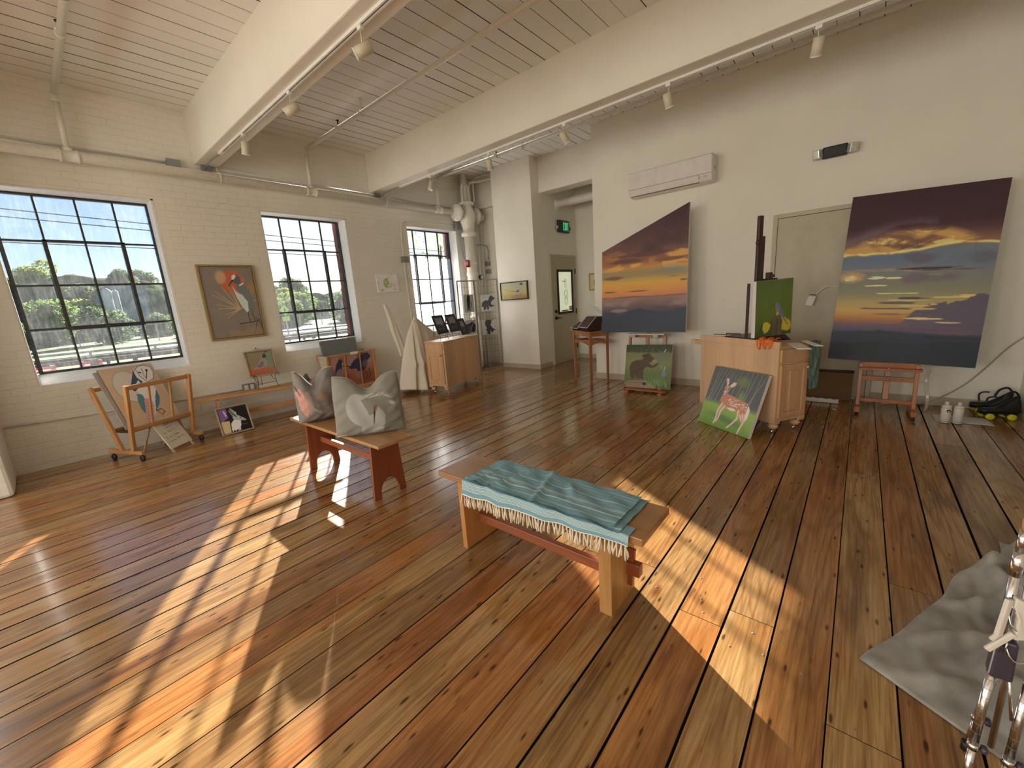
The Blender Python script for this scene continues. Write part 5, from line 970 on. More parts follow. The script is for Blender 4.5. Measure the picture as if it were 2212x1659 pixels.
# ---------------------------------------------------------------- wire grid screen with bear prints
M_GRID = plain('grid_frame_taupe', (0.28, 0.235, 0.195), 0.5)
M_WIRE = plain('grid_wire', (0.13, 0.11, 0.09), 0.5, 0.4)
gp = thing('grid_screen', 'folding two-panel wire grid display screen beside the far window', 'screen')
G = [(5.25, 5.72), (5.705, 5.725), (5.985, 5.365)]; HG = 1.765
for k in range(2):
    a, b_ = Vector(G[k]+(0,)), Vector(G[k+1]+(0,)); e = 0.012
    bm = bmesh.new(); d = (b_-a).normalized(); a2, b2_ = a+d*e, b_-d*e
    for p_ in (a2, b2_): bar(bm, p_+Vector((0, 0, 0.01)), p_+Vector((0, 0, HG)), 0.022, 0.014, d.cross(Vector((0, 0, 1))))
    for z in (0.02, HG-0.011): bar(bm, a2+Vector((0, 0, z)), b2_+Vector((0, 0, z)), 0.014, 0.022)
    pn = obj('panel_frame', bm, M_GRID, gp, bev=0.002)
    bm = bmesh.new(); n = 7; L_ = (b2_-a2).length
    for i in range(1, n): p_ = a2+d*L_*i/n; bar(bm, p_+Vector((0, 0, 0.02)), p_+Vector((0, 0, HG-.02)), 0.003, 0.003, d.cross(Vector((0, 0, 1))))
    for i in range(1, 14): z = HG*i/14; bar(bm, a2+Vector((0, 0, z)), b2_+Vector((0, 0, z)), 0.003, 0.003)
    obj('wire_mesh', bm, M_WIRE, pn)
def onpanel(k, t0, t1, z0, z1, kind, lb):
    a, b_ = Vector(G[k]+(0,)), Vector(G[k+1]+(0,)); n_ = (b_-a).normalized().cross(Vector((0, 0, 1))); off = n_*0.011
    P0 = a.lerp(b_, t0)+off; P1 = a.lerp(b_, t1)+off; P0.z = P1.z = z0; T = P0.copy(); T.z = z1
    canvas_painting('bear_print', bearprint(kind), P0, P1, T, 0.003, lb, mat=M_PRINT, group='bear prints on the wire screen', cat='print')
onpanel(0, 0.30, 0.88, 1.17, 1.50, 0, 'upper print on the left panel of the screen, a bear standing upright')
onpanel(0, 0.26, 0.90, 0.76, 1.02, 2, 'lower print on the left panel of the screen, dark angular shapes')
onpanel(1, 0.22, 0.88, 1.165, 1.475, 1, 'upper print on the right panel of the screen, a walking black bear')
onpanel(1, 0.20, 0.86, 0.705, 1.0, 3, 'lower print on the right panel of the screen, a bear hanging head down')
# ---------------------------------------------------------------- side table with dark folders
st = thing('side_table', 'tall narrow cherry side table holding slanted black folders', 'table', (5.350, 3.02, 0), R(57))
bm = bmesh.new(); box(bm, -0.04, 0.66, -0.318, 0.03, 0.795, 0.815); obj('table_top', bm, W_STOOL, st, bev=0.003)
for x, y in ((0.005, 0.0), (0.005, -0.29), (0.54, 0.0), (0.54, -0.29)):
    bm = bmesh.new(); hexa(bm, [(x, y-.014, 0), (x+.028, y-.014, 0), (x+.028, y+.014, 0), (x, y+.014, 0), (x-.004, y-.018, 0.795), (x+.032, y-.018, 0.795), (x+.032, y+.018, 0.795), (x-.004, y+.018, 0.795)]); obj('leg', bm, W_STOOL, st, bev=0.002)
def apron(p0, p1, zt, zb, arch, t=0.016):
    bm = bmesh.new(); p0, p1 = Vector(p0), Vector(p1); ring = [p0+Vector((0, 0, zt)), p1+Vector((0, 0, zt))]
    for k in range(9): s_ = 1-k/8; ring.append(p0.lerp(p1, s_)+Vector((0, 0, zb+arch*math.sin(s_*PI))))
    n_ = (p1-p0).normalized().cross(Vector((0, 0, 1)))*t; prism(bm, [q-n_/2 for q in ring], n_); return bm
for zt, zb, ar in ((0.795, 0.735, 0.0), (0.67, 0.60, 0.035)):
    for y in (0.0, -0.29): obj('apron', apron((0.03, y, 0), (0.54, y, 0), zt, zb, ar), W_STOOL, st)
    for x in (0.018, 0.554): obj('apron', apron((x, 0, 0), (x, -0.29, 0), zt, zb, ar), W_STOOL, st)
M_FOLDER = plain('folder_dark', (0.035, 0.014, 0.010), 0.35); M_SILV = plain('pale_edge', (0.62, 0.60, 0.58), 0.4)
def folder(x0, x1, y0, label, h, d=0.17, pr=0.05):
    o = thing('card_holder', label, 'holder', M=Matrix.Translation((5.375, 3.02, 0.815))@Matrix.Rotation(R(57), 4, 'Z'), group='slanted black folders on the side table')
    bm = bmesh.new(); ring = [(x0, y0+pr*0.3, 0), (x0, y0-d, 0), (x0, y0-d-pr, h), (x0, y0-d*0.35-pr, h), (x0, y0+pr, h*0.28)]; prism(bm, ring, (x1-x0, 0, 0)); obj('holder_body', bm, M_FOLDER, o, bev=0.002)
    bm = bmesh.new()
    A, B = Vector((0, y0+pr+0.004, h*0.28)), Vector((0, y0-d*.35-pr+0.004, h+0.003))
    for x in (x0, x1): tube(bm, [A+Vector((x, 0, 0)), B+Vector((x, 0, 0))], 0.005, 5)
    tube(bm, [A+Vector((x0, 0, 0)), A+Vector((x1, 0, 0))], 0.005, 5); obj('holder_edge', bm, M_SILV, o)
folder(0.36, 0.60, 0.0, 'left and lower slanted black folder on the side table', 0.115)
folder(0.03, 0.33, 0.0, 'right and larger slanted black folder on the side table', 0.21)
bm = bmesh.new(); hexa(bm, [(0, 0, 0), (0.16, 0, 0), (0.16, 0.004, 0), (0, 0.004, 0), (0, 0.08, 0.10), (0.16, 0.08, 0.10), (0.16, 0.084, 0.10), (0, 0.084, 0.10)])
tag(obj('price_sheet', bm, M_PAPER, M=Matrix.Translation((5.375, 3.02, 0.815))@Matrix.Rotation(R(57), 4, 'Z')@Matrix.Translation((-0.015, -0.20, 0.255))), 'white paper sheet propped above the black folders', 'paper')
# ---------------------------------------------------------------- H-frame easels
def hframe(name, label, x, y0, y1, zt, mast_z, rails, loc_extra=None, lean=0.10, mast=((0.0, 0.10), (0.1, 1.0)), bigbase=True):
    o = thing(name, label, 'easel', (x, (y0+y1)/2, 0)); w_ = (y0-y1)/2
    for s in (-1, 1):
        bm = bmesh.new(); bar(bm, (-0.02, s*w_, 0.075), (0.02+lean*0.6, s*w_, zt), 0.030, 0.045, (1, 0, 0)); obj('upright', bm, W_EASEL, o, bev=0.003)
        bm = bmesh.new(); box(bm, -0.17, 0.32, s*w_-0.022, s*w_+0.022, 0.035, 0.085); obj('foot', bm, W_EASEL, o, bev=0.004)
        for xx in (-0.15, 0.29):
            bm = bmesh.new(); lathe(bm, [(0.008, -0.012), (0.018, -0.010), (0.018, 0.010), (0.008, 0.012)], (xx, s*w_, 0.018), 'y', 12); obj('caster', bm, M_RUBBER, o)
    for z, h in rails:
        bm = bmesh.new(); xx = -0.02+(0.04+lean*0.6)*(z-0.075)/(zt-0.075); bar(bm, (xx, -w_, z), (xx, w_, z), 0.024, h); obj('crossbar', bm, W_EASEL, o, bev=0.003)
    bm = bmesh.new(); bar(bm, (mast[0][0], 0, mast[0][1]), (mast[1][0], 0, mast[1][1]), 0.045, 0.028, (1, 0, 0)); obj('mast', bm, W_EASEL, o, bev=0.003)
    bm = bmesh.new(); bar(bm, (0.26, 0, 0.07), (0.16+0.1, 0, 0.5), 0.03, 0.02, (1, 0, 0)); obj('back_strut', bm, W_EASEL, o, bev=0.003)
    return o
e1 = hframe('floor_easel', 'wooden studio easel standing behind the shaped sunset canvas', 5.47, 2.47, 1.97, 0.74, 1.0, ((0.745, 0.05), (0.60, 0.03), (0.12, 0.04)), lean=0.05, mast=((0.0, 0.10), (0.085, 1.1)))
bm = bmesh.new(); box(bm, -0.05, 0.03, -0.26, 0.26, 0.765, 0.785); obj('canvas_tray', bm, M_SILV, e1, bev=0.002)
for y in (-0.15, 0.17):
    bm = bmesh.new(); box(bm, -0.058, -0.045, y-0.035, y+0.035, 0.735, 0.775); obj('tape_patch', bm, plain('blue_tape', (0.40, 0.46, 0.42), 0.5), e1)
# low trolley board in front carrying the bear painting
bl_ = thing('low_stand', 'dark wooden ledge on the floor carrying the bear painting', 'stand', (5.27, 2.16, 0)); bm = bmesh.new(); box(bm, -0.06, 0.09, -0.30, 0.27, 0.025, 0.040); obj('ledge', bm, W_EASEL, bl_, bev=0.002)
for y in (-0.24, 0.22):
    bm = bmesh.new(); box(bm, -0.12, 0.10, y-0.025, y+0.025, 0.0, 0.026); obj('foot', bm, W_EASEL, bl_, bev=0.002)
e2 = hframe('floor_easel', 'reddish studio easel on casters under the tall sunset canvas', 5.34, -0.065, -0.475, 0.50, 1.6, ((0.490, 0.055), (0.355, 0.045), (0.135, 0.035)), lean=0.02, mast=((0.01, 0.10), (0.295, 1.6)))
bm = bmesh.new(); box(bm, -0.05, 0.03, -0.235, 0.225, 0.445, 0.468); obj('canvas_tray', bm, W_EASEL, e2, bev=0.002)
bm = bmesh.new()
for z in (0.47, 0.36): lathe(bm, [(0.006, 0), (0.012, -0.008), (0.003, -0.014)], (-0.025, 0.0, z), 'x', 10)
obj('bolt', bm, M_CHROME, e2)
M_PLASTIC = plain('clear_plastic_wrap', (0.42, 0.40, 0.36), 0.2)
bm = bmesh.new(); grid(bm, 4, 24, lambda u, v: (5.37+0.03*math.sin(v*7), -0.545-0.025*u+0.012*math.sin(v*6), 0.47-0.44*v+0.02*u*v)); tag(obj('plastic_strip', bm, M_PLASTIC, solid=0.002), 'strip of clear plastic hanging down beside the reddish easel', 'plastic strip')
# ---------------------------------------------------------------- sprinkler pipes
mp = thing('main_pipe', 'long white sprinkler pipe running along the brick wall above the windows', 'pipe')
bm = bmesh.new(); tube(bm, [(XR0, 6.15, 3.075), (5.80, 6.15, 3.075)], 0.050, 18); obj('pipe_run', bm, M_PIPE, mp)
for x in (-1.78, 0.62, 3.02, 5.38):
    bm = bmesh.new(); lathe(bm, [(0.050, -0.075), (0.062, -0.072), (0.062, -0.055), (0.054, -0.05), (0.054, 0.05), (0.062, 0.055), (0.062, 0.072), (0.050, 0.075)], (x, 6.15, 3.075), 'x', 18); lathe(bm, [(0.040, 0.03), (0.036, 0.075), (0.030, 0.078)], (x, 6.15, 3.075), 'z', 14); obj('tee_fitting', bm, M_PIPE, mp)
for x in (1.90, 4.24):
    bm = bmesh.new(); tube(bm, [(x, 6.20, 3.24), (x, 6.19, 3.14), (x, 6.10, 3.12)]+[(x, 6.15+0.056*math.cos(a), 3.075+0.056*math.sin(a)) for a in [PI*(.8+k*.1) for k in range(9)]], 0.007, 6); obj('pipe_hanger', bm, M_PIPE, mp)
def branch(x, label, sup):
    o = thing('branch_pipe', label, 'pipe', (x, 6.15, 3.14), group='branch sprinkler pipes')
    bm = bmesh.new(); tube(bm, [(0, 0, 0), (0.01, 0, 0.44)], 0.024, 14); obj('riser', bm, M_PIPE, o)
    bm = bmesh.new(); tube(bm, smooth_pts([(0.01, 0, 0.42), (0.01, -0.005, 0.47), (0.01, -0.05, 0.485)], 4), 0.032, 14); obj('elbow', bm, M_PIPE, o)
    bm = bmesh.new(); tube(bm, [(0.01, -0.03, 0.485), (0.01, -7.2, 0.485)], 0.026, 14); obj('pipe_run', bm, M_PIPE, o)
    for y in sup:
        bm = bmesh.new(); tube(bm, [(0.01, y, 0.64), (0.01, y, 0.52)], 0.006, 6); tube(bm, [(0.01+0.034*math.cos(a), y, 0.485+0.034*math.sin(a)) for a in [PI/2+k*PI/6 for k in range(13)]], 0.006, 6); lathe(bm, [(0.020, 0.640), (0.020, 0.632), (0.006, 0.63)], (0.01, y, 0), seg=10); obj('hanger', bm, M_PIPE, o)
    y = sup[0]-0.0; bm = bmesh.new(); tube(bm, [(0.01, y+0.55, 0.50), (0.01, y+0.55, 0.56)], 0.009, 8); lathe(bm, [(0.018, 0.575), (0.018, 0.568), (0.006, 0.56)], (0.01, y+0.55, 0), seg=8); obj('sprinkler_head', bm, M_BRONZE, o)
    bm = bmesh.new(); lathe(bm, [(0.034, -0.03), (0.034, 0.03)], (0.01, y+0.55, 0.485), 'y', 14); obj('coupling', bm, M_PIPE, o)
branch(0.62, 'white branch pipe crossing the ceiling bay over the left window', (-1.80, -4.2))
branch(3.02, 'white branch pipe crossing the ceiling bay between the two big beams', (-1.50, -4.6))
branch(5.38, 'white branch pipe crossing the ceiling beyond the second beam', (-2.05, -4.6))
M_CONDUIT = plain('conduit_white', (0.76, 0.73, 0.65), 0.4)
bm = bmesh.new(); tube(bm, [(XR0, 6.24, 3.185), (1.40, 6.24, 3.185)], 0.012, 8); tube(bm, [(1.93, 6.24, 3.20), (5.75, 6.24, 3.17)], 0.011, 8); tube(bm, smooth_pts([(4.30, 6.22, 3.22), (4.6, 6.22, 3.19), (5.1, 6.22, 3.16), (5.7, 6.20, 3.13)], 5), 0.007, 6)
tag(obj('conduit', bm, M_CONDUIT), 'thin white conduit running just above the main pipe on the brick wall', 'conduit')
bm = bmesh.new(); tube(bm, [(-0.34, 6.255, 0.50), (1.70, 6.255, 0.425)], 0.012, 8); tube(bm, [(1.84, 6.255, 0.42), (2.6, 6.255, 0.40)], 0.012, 8); o = obj('conduit', bm, M_CONDUIT); tag(o, 'white conduit running low along the brick wall behind the left rack', 'conduit')
ot = thing('wall_outlet', 'surface-mounted double outlet box on the brick wall above the long bench', 'outlet', (1.77, 6.27, 0.455)); bm = bmesh.new(); box(bm, -0.075, 0.075, -0.045, 0, -0.045, 0.045); obj('outlet_box', bm, M_GREYMETAL, ot, bev=0.004)
for x in (-0.035, 0.035):
    bm = bmesh.new(); box(bm, x-.024, x+.024, -0.049, -0.045, -0.032, 0.032); obj('receptacle', bm, M_PAPER, ot, bev=0.003)
for x, lb, s_ in ((1.48, 'grey junction box on the conduit left of the first beam', 1.0), (1.80, 'dark grey junction box under the end of the first beam', 0.8), (4.14, 'grey junction box under the end of the second beam', 0.8)):
    o = thing('junction_box', lb, 'electrical box', (x, 6.27, 3.17)); bm = bmesh.new(); box(bm, -0.06*s_, 0.06*s_, -0.06, 0, -0.05*s_, 0.05*s_); obj('box_body', bm, M_GREYMETAL, o, bev=0.006)
    bm = bmesh.new(); box(bm, -0.066*s_, 0.066*s_, -0.066, -0.06, -0.056*s_, 0.056*s_); obj('cover', bm, M_GREYMETAL, o, bev=0.006)
# ---------------------------------------------------------------- track lights on the beams
M_TRACK = plain('track_white', (0.80, 0.79, 0.75), 0.35); M_TRKDARK = plain('track_slot', (0.06, 0.055, 0.06), 0.5); M_HEAD = plain('lamp_head_cream', (0.62, 0.57, 0.44), 0.4); M_RIM = plain('lamp_rim_white', (0.9, 0.9, 0.88), 0.4); M_LENS = plain('lamp_lens', (0.36, 0.33, 0.26), 0.25)
for x, lb in ((1.80, 'white lighting track on the underside of the first beam'), (4.20, 'white lighting track on the underside of the second beam')):
    t = thing('light_track', lb, 'light track', (x, 0, 3.215)); bm = bmesh.new(); box(bm, -0.018, -0.006, YR, 5.55, -0.020, 0); box(bm, 0.006, 0.018, YR, 5.55, -0.020, 0); box(bm, -0.008, 0.008, YR, 5.55, -0.006, 0); obj('rail', bm, M_TRACK, t)
    bm = bmesh.new(); box(bm, -0.006, 0.006, YR, 5.55, -0.013, -0.0062); obj('slot', bm, M_TRKDARK, t)
    bm = bmesh.new(); box(bm, -0.020, 0.020, 5.55, 5.66, -0.024, 0); obj('feed_cap', bm, M_TRACK, t, bev=0.003)
    bm = bmesh.new(); tube(bm, smooth_pts([(0, 5.65, -0.014), (-0.02, 5.85, -0.018), (-0.03, 6.02, -0.03), (-0.02, 6.20, -0.045)], 5), 0.009, 8); obj('flex_cable', bm, M_GREYMETAL, t)
def head(x, y, aim, label):
    t = thing('track_lamp', label, 'lamp', (x, y, 3.195), group=None); sc_ = 0.74; bm = bmesh.new(); box(bm, -0.014, 0.014, -0.022, 0.022, -0.022, 0.004); obj('adapter', bm, M_TRACK, t, bev=0.003)
    bm = bmesh.new(); tube(bm, [(0, 0, -0.02), (0, 0, -0.10)], 0.005, 8); obj('stem', bm, M_HEAD, t)
    d = Vector(aim).normalized(); c = Vector((0, 0, -0.135)); q = d.to_track_quat('Z', 'Y').to_matrix().to_4x4(); M_ = Matrix.Translation(c)@q@Matrix.Diagonal((sc_, sc_, sc_, 1))
    bm = bmesh.new(); lathe(bm, [(0.030, -0.085), (0.050, -0.078), (0.050, 0.074), (0.047, 0.076)], seg=24); bmesh.ops.transform(bm, matrix=M_, verts=bm.verts); obj('shade', bm, M_HEAD, t)
    bm = bmesh.new(); lathe(bm, [(0.0515, 0.070), (0.0515, 0.080), (0.044, 0.080), (0.044, 0.070)], seg=24); bmesh.ops.transform(bm, matrix=M_, verts=bm.verts); obj('rim', bm, M_RIM, t)
    bm = bmesh.new(); lathe(bm, [(0.030, 0.0765), (0.0445, 0.0765), (0.0445, 0.0772), (0.030, 0.0772)], seg=20); lathe(bm, [(0.0005, 0.0765), (0.0302, 0.0765), (0.0302, 0.0770), (0.0005, 0.0770)], seg=20); bmesh.ops.transform(bm, matrix=M_, verts=bm.verts); obj('lens', bm, M_LENS, t)
head(1.80, 2.65, (-0.62, 0.55, -0.40), 'cylindrical track lamp nearest the camera on the first beam')
head(1.80, 3.78, (-0.62, 0.55, -0.42), 'cylindrical track lamp in the middle of the first beam')
head(1.80, 4.91, (-0.03, 0.25, -0.95), 'track lamp pointing down at the window end of the first beam')
head(4.20, 4.92, (-0.35, 0.05, -0.9), 'track lamp nearest the brick wall on the second beam')
head(4.20, 3.75, (0.35, 0.12, -0.9), 'second track lamp from the brick wall on the second beam, before the column')
head(4.20, 2.62, (0.50, -0.30, -0.85), 'third track lamp from the brick wall on the second beam')
head(4.20, 1.50, (0.40, -0.10, -0.90), 'fourth track lamp from the brick wall, above the sunset canvases')
head(4.20, 0.40, (0.45, 0.15, -0.88), 'fifth track lamp from the brick wall, nearest the right edge')
# ---------------------------------------------------------------- valve assembly in the corner
va = thing('valve_riser', 'white flanged sprinkler valve and vertical riser pipe in the room corner', 'pipework', (6.01, 6.05, 0))
bm = bmesh.new(); lathe(bm, [(0.100, 0.02), (0.100, 1.86), (0.112, 1.88), (0.112, 1.93), (0.100, 1.95), (0.100, 2.66)], seg=24); obj('riser', bm, M_PIPE, va)
for z in (0.45, 1.38, 2.12):
    bm = bmesh.new(); lathe(bm, [(0.100, z-.03), (0.122, z-.028), (0.122, z+.028), (0.100, z+.03)], seg=24); box(bm, 0.10, 0.15, -0.03, -0.0, z-.02, z+.02); obj('clamp_ring', bm, M_PIPE, va)
bm = bmesh.new(); lathe(bm, [(0.100, 2.62), (0.150, 2.64), (0.150, 2.70), (0.115, 2.715), (0.110, 2.78), (0.145, 2.90), (0.165, 3.02), (0.145, 3.12), (0.100, 3.18), (0.100, 3.20), (0.150, 3.205), (0.150, 3.255), (0.06, 3.26)], seg=28); obj('valve_body', bm, M_PIPE, va)
bm = bmesh.new(); lathe(bm, [(0.055, -0.30), (0.155, -0.295), (0.155, -0.250), (0.09, -0.245), (0.09, -0.08)], (0, 0, 3.05), 'x', 28)
for k in range(8): a = k*PI/4+.2; lathe(bm, [(0.012, -0.315), (0.012, -0.285)], (0, 0.125*math.sin(a), 3.05+0.125*math.cos(a)), 'x', 8)
obj('left_flange', bm, M_PIPE, va)
bm = bmesh.new(); lathe(bm, [(0.10, 0.05), (0.10, 0.19), (0.160, 0.195), (0.160, 0.24), (0.07, 0.245), (0.07, 0.40), (0.05, 0.405)], (0, 0, 3.02), 'x', 28); obj('right_flange', bm, M_PIPE, va)
bm = bmesh.new(); tube(bm, smooth_pts([(-0.07, 0.02, 3.25), (-0.075, 0.02, 3.50), (-0.06, 0.02, 3.575), (0.0, 0.02, 3.60), (0.07, 0.02, 3.585), (0.10, 0.02, 3.5), (0.10, 0.02, 3.25)], 6), 0.027, 12); obj('bypass_loop', bm, M_PIPE, va)
bm = bmesh.new(); tube(bm, [(0.02, 0.06, 3.25), (0.02, 0.06, 3.78)], 0.07, 16); obj('upper_pipe', bm, M_PIPE, va)
sp = thing('pipe_bundle', 'bundle of thin white vertical pipes and conduits behind the riser', 'pipework', (0, 0, 0))
for pts, r in (([(6.22, 6.12, 0.02), (6.22, 6.12, 3.0)], 0.022), ([(6.36, 6.15, 0.02), (6.36, 6.15, 3.75)], 0.016), ([(6.42, 6.10, 0.5), (6.42, 6.10, 2.95)], 0.010), ([(6.30, 6.20, 0.9), (6.30, 6.20, 2.9)], 0.014), ([(6.18, 6.1, 3.25), (6.18, 6.1, 3.62), (6.28, 5.95, 3.66), (6.32, 5.57, 3.64)], 0.026), ([(6.24, 6.05, 3.3), (6.24, 6.0, 3.70), (6.30, 5.56, 3.72)], 0.013)):
    bm = bmesh.new(); tube(bm, pts if len(pts) == 2 else smooth_pts(pts, 5), r, 10); obj('pipe', bm, M_PIPE, sp)
bm = bmesh.new(); tube(bm, smooth_pts([(6.26, 6.0, 3.60), (6.27, 5.95, 3.74), (6.32, 5.75, 3.75), (6.40, 5.60, 3.73)], 5), 0.008, 6); tag(obj('flex_cable', bm, M_GREYMETAL), 'grey flexible cable looping under the ceiling above the valve', 'cable')
bm = bmesh.new(); tube(bm, smooth_pts([(6.10, 5.95, 2.46), (6.30, 5.95, 2.47), (6.44, 5.97, 2.42), (6.49, 6.02, 2.2)], 5), 0.012, 8); tag(obj('flex_cable', bm, M_GREYMETAL), 'grey flexible conduit curving from the riser to the small wall boxes', 'cable')
M_REDBOX = plain('alarm_red', (0.38, 0.02, 0.03), 0.35)
fa = thing('fire_alarm', 'red fire alarm box on the riser pipe beside the far window', 'alarm', (5.82, 5.98, 2.10)); bm = bmesh.new(); box(bm, -0.055, 0.055, -0.03, 0.02, -0.07, 0.07); obj('alarm_body', bm, M_REDBOX, fa, bev=0.005)
bm = bmesh.new(); box(bm, -0.05, -0.01, -0.034, -0.03, -0.03, 0.04); obj('alarm_label', bm, M_PAPER, fa)
bm = bmesh.new(); tube(bm, smooth_pts([(5.86, 6.2, 2.84), (5.86, 6.16, 2.55), (5.85, 6.1, 2.25), (5.80, 6.0, 2.16)], 6), 0.010, 8); tag(obj('flex_cable', bm, M_GREYMETAL), 'grey flexible conduit hanging from the box beside the far window down to the alarm', 'cable')
bm = bmesh.new(); box(bm, 5.82, 5.93, 6.19, 6.27, 2.78, 2.93); tag(obj('junction_box', bm, M_GREYMETAL, bev=0.006), 'grey junction box beside the top right corner of the far window', 'electrical box')
for z, lb in ((2.12, 'upper of two small grey boxes on the corner wall'), (1.96, 'lower of two small grey boxes on the corner wall')):
    bm = bmesh.new(); box(bm, 6.47, 6.53, 6.0, 6.11, z-.045, z+.045); tag(obj('junction_box', bm, M_GREYMETAL, bev=0.005), lb, 'electrical box')
ga = thing('pressure_gauge', 'round pressure gauge above the wire grid screen', 'gauge', (6.22, 6.02, 1.84)); bm = bmesh.new(); lathe(bm, [(0.046, 0.02), (0.050, 0), (0.050, -0.03), (0.044, -0.032)], (0, 0, 0), 'y', 20); obj('gauge_case', bm, M_BLACK, ga)
bm = bmesh.new(); lathe(bm, [(0.043, -0.0325), (0.043, -0.0335), (0.001, -0.0335)], (0, 0, 0), 'y', 20); obj('dial', bm, M_PAPER, ga); bm = bmesh.new(); bar(bm, (-0.01, -0.036, 0.02), (0.012, -0.036, -0.022), 0.004, 0.001); obj('needle', bm, M_BLACK, ga)
bm = bmesh.new(); tube(bm, [(0, 0.02, 0), (0.0, 0.10, 0)], 0.010); obj('stub', bm, M_PIPE, ga)
cw = thing('window_conduit', 'white conduit with a grey box framing the left and top of the far window', 'conduit'); bm = bmesh.new()
tube(bm, smooth_pts([(4.56, 6.25, 0.6), (4.55, 6.25, 1.3), (4.54, 6.25, 2.0), (4.55, 6.25, 2.6), (4.60, 6.25, 2.80), (4.75, 6.25, 2.845), (5.2, 6.25, 2.85), (5.82, 6.25, 2.86)], 6), 0.013, 8); obj('conduit_run', bm, M_CONDUIT, cw)
bm = bmesh.new(); box(bm, 4.49, 4.61, 6.20, 6.27, 2.13, 2.23); obj('conduit_box', bm, M_GREYMETAL, cw, bev=0.005)
bm = bmesh.new(); tube(bm, [(7.0, 3.30, 3.075), (7.0, 4.59, 3.075)], 0.075, 18); lathe(bm, [(0.075, 4.50), (0.075, 4.56), (0.10, 4.585), (0.10, 4.598)], (7.0, 0, 3.075), 'y', 18); tag(obj('insulated_pipe', bm, M_PIPE), 'thick white insulated pipe crossing the recess above the exit sign', 'pipe')
bm = bmesh.new(); tube(bm, smooth_pts([(5.93, 5.9, 0.02), (5.93, 5.9, 0.9), (5.93, 5.9, 1.02), (5.90, 5.95, 1.08), (5.88, 6.05, 1.05)], 5), 0.035, 12); tag(obj('vent_pipe', bm, M_PIPE), 'white hooked pipe rising behind the small prints at the far window', 'pipe')
# round patch cover high on the brick wall
bm = bmesh.new(); lathe(bm, [(0.075, 0), (0.075, -0.006), (0.060, -0.010), (0.055, -0.006)], (4.08, 6.27, 2.76), 'y', 20); tag(obj('round_cover', bm, M_BRICK), 'round painted-over disc high on the brick wall between the middle and far windows', 'cover')
# ---------------------------------------------------------------- air conditioner, emergency light, exit sign
M_AC = plain('ac_white', (0.80, 0.76, 0.72), 0.35)
ac = thing('air_conditioner', 'white wall-mounted air conditioner high on the right wall', 'air conditioner', (XR1, 2.02, 2.62))
bm = bmesh.new(); prism(bm, [(0, -0.53, 0.30), (-0.205, -0.53, 0.30), (-0.225, -0.53, 0.28), (-0.225, -0.53, 0.065), (-0.19, -0.53, 0.0), (-0.06, -0.53, -0.01), (0, -0.53, 0.02)], (0, 1.06, 0)); obj('body', bm, M_AC, ac, bev=0.008)
bm = bmesh.new(); box(bm, -0.229, -0.224, -0.525, 0.525, 0.088, 0.285); obj('front_panel', bm, M_AC, ac, bev=0.002)
bm = bmesh.new(); hexa(bm, [(-0.228, -0.38, 0.070), (-0.20, -0.38, 0.008), (-0.20, 0.50, 0.008), (-0.228, 0.50, 0.070), (-0.232, -0.38, 0.072), (-0.204, -0.38, 0.004), (-0.204, 0.50, 0.004), (-0.232, 0.50, 0.072)]); obj('louver', bm, M_AC, ac, bev=0.002)
bm = bmesh.new(); box(bm, -0.2265, -0.2245, -0.53, 0.53, 0.079, 0.083); box(bm, -0.227, -0.2225, -0.387, -0.383, 0.03, 0.08); tube(bm, [(-0.190, -0.38, -0.001), (-0.190, 0.50, -0.001)], 0.005, 5); obj('seam', bm, plain('ac_seam', (0.16, 0.14, 0.12), 0.6), ac)
bm = bmesh.new(); box(bm, -0.2275, -0.2245, -0.475, -0.44, 0.045, 0.058); obj('indicator', bm, plain('ac_grey', (0.5, 0.48, 0.45), 0.4), ac); bm = bmesh.new(); box(bm, -0.125, -0.085, -0.5315, -0.5295, 0.13, 0.17); obj('side_label', bm, plain('ac_label_grey', (0.34, 0.33, 0.31), 0.5), ac)
em = thing('emergency_light', 'black emergency light with two lamp heads high on the right wall', 'light', (XR1, 0.335, 2.665)); bm = bmesh.new(); box(bm, -0.062, 0, -0.105, 0.105, -0.055, 0.055); obj('housing', bm, M_BLACK, em, bev=0.012)
M_REFL = plain('faceted_reflector', (0.75, 0.73, 0.68), 0.2, 0.6, var=0.4, nscale=140, bmp=0.6)
for s in (-1, 1):
    bm = bmesh.new(); box(bm, -0.03, 0.03, -0.038, 0.038, -0.045, 0.045); bmesh.ops.transform(bm, matrix=Matrix.Translation((-0.072, s*0.145, -0.005))@Matrix.Rotation(s*R(-32), 4, 'Z')@Matrix.Rotation(R(-12), 4, 'Y'), verts=bm.verts); h_ = obj('lamp_head', bm, M_REFL, em, bev=0.008)
ex = thing('exit_sign', 'black exit sign with glowing green letters above the half-glazed door', 'sign', (7.155, 4.60, 2.675)); bm = bmesh.new(); box(bm, -0.195, 0.195, -0.055, 0, -0.115, 0.115); obj('housing', bm, M_BLACK, ex, bev=0.02)
for s in (-1, 1):
    bm = bmesh.new(); lathe(bm, [(0.02, -0.045), (0.036, -0.035), (0.036, -0.02), (0.02, -0.01)], (s*0.215, 0, -0.02), 'y', 14); obj('lamp_head', bm, M_BLACK if s > 0 else M_REFL, ex)
def emis(name, col, st):
    m, n, b = newmat(name); t = noise(n, (1, 1, 1), 30, 1); r = ramp(n, t.outputs['Fac'], [(0.2, tuple(c*.9 for c in col)), (0.8, col)]); n.links.new(r.outputs[0], b.inputs['Emission Color']); b.inputs['Emission Strength'].default_value = st; b.inputs['Base Color'].default_value = (0.02, 0.05, 0.03, 1); return m
M_EXIT = emis('exit_green', (0.10, 0.80, 0.32), 0.75); M_EXITP = emis('exit_panel_green', (0.01, 0.10, 0.04), 0.5)
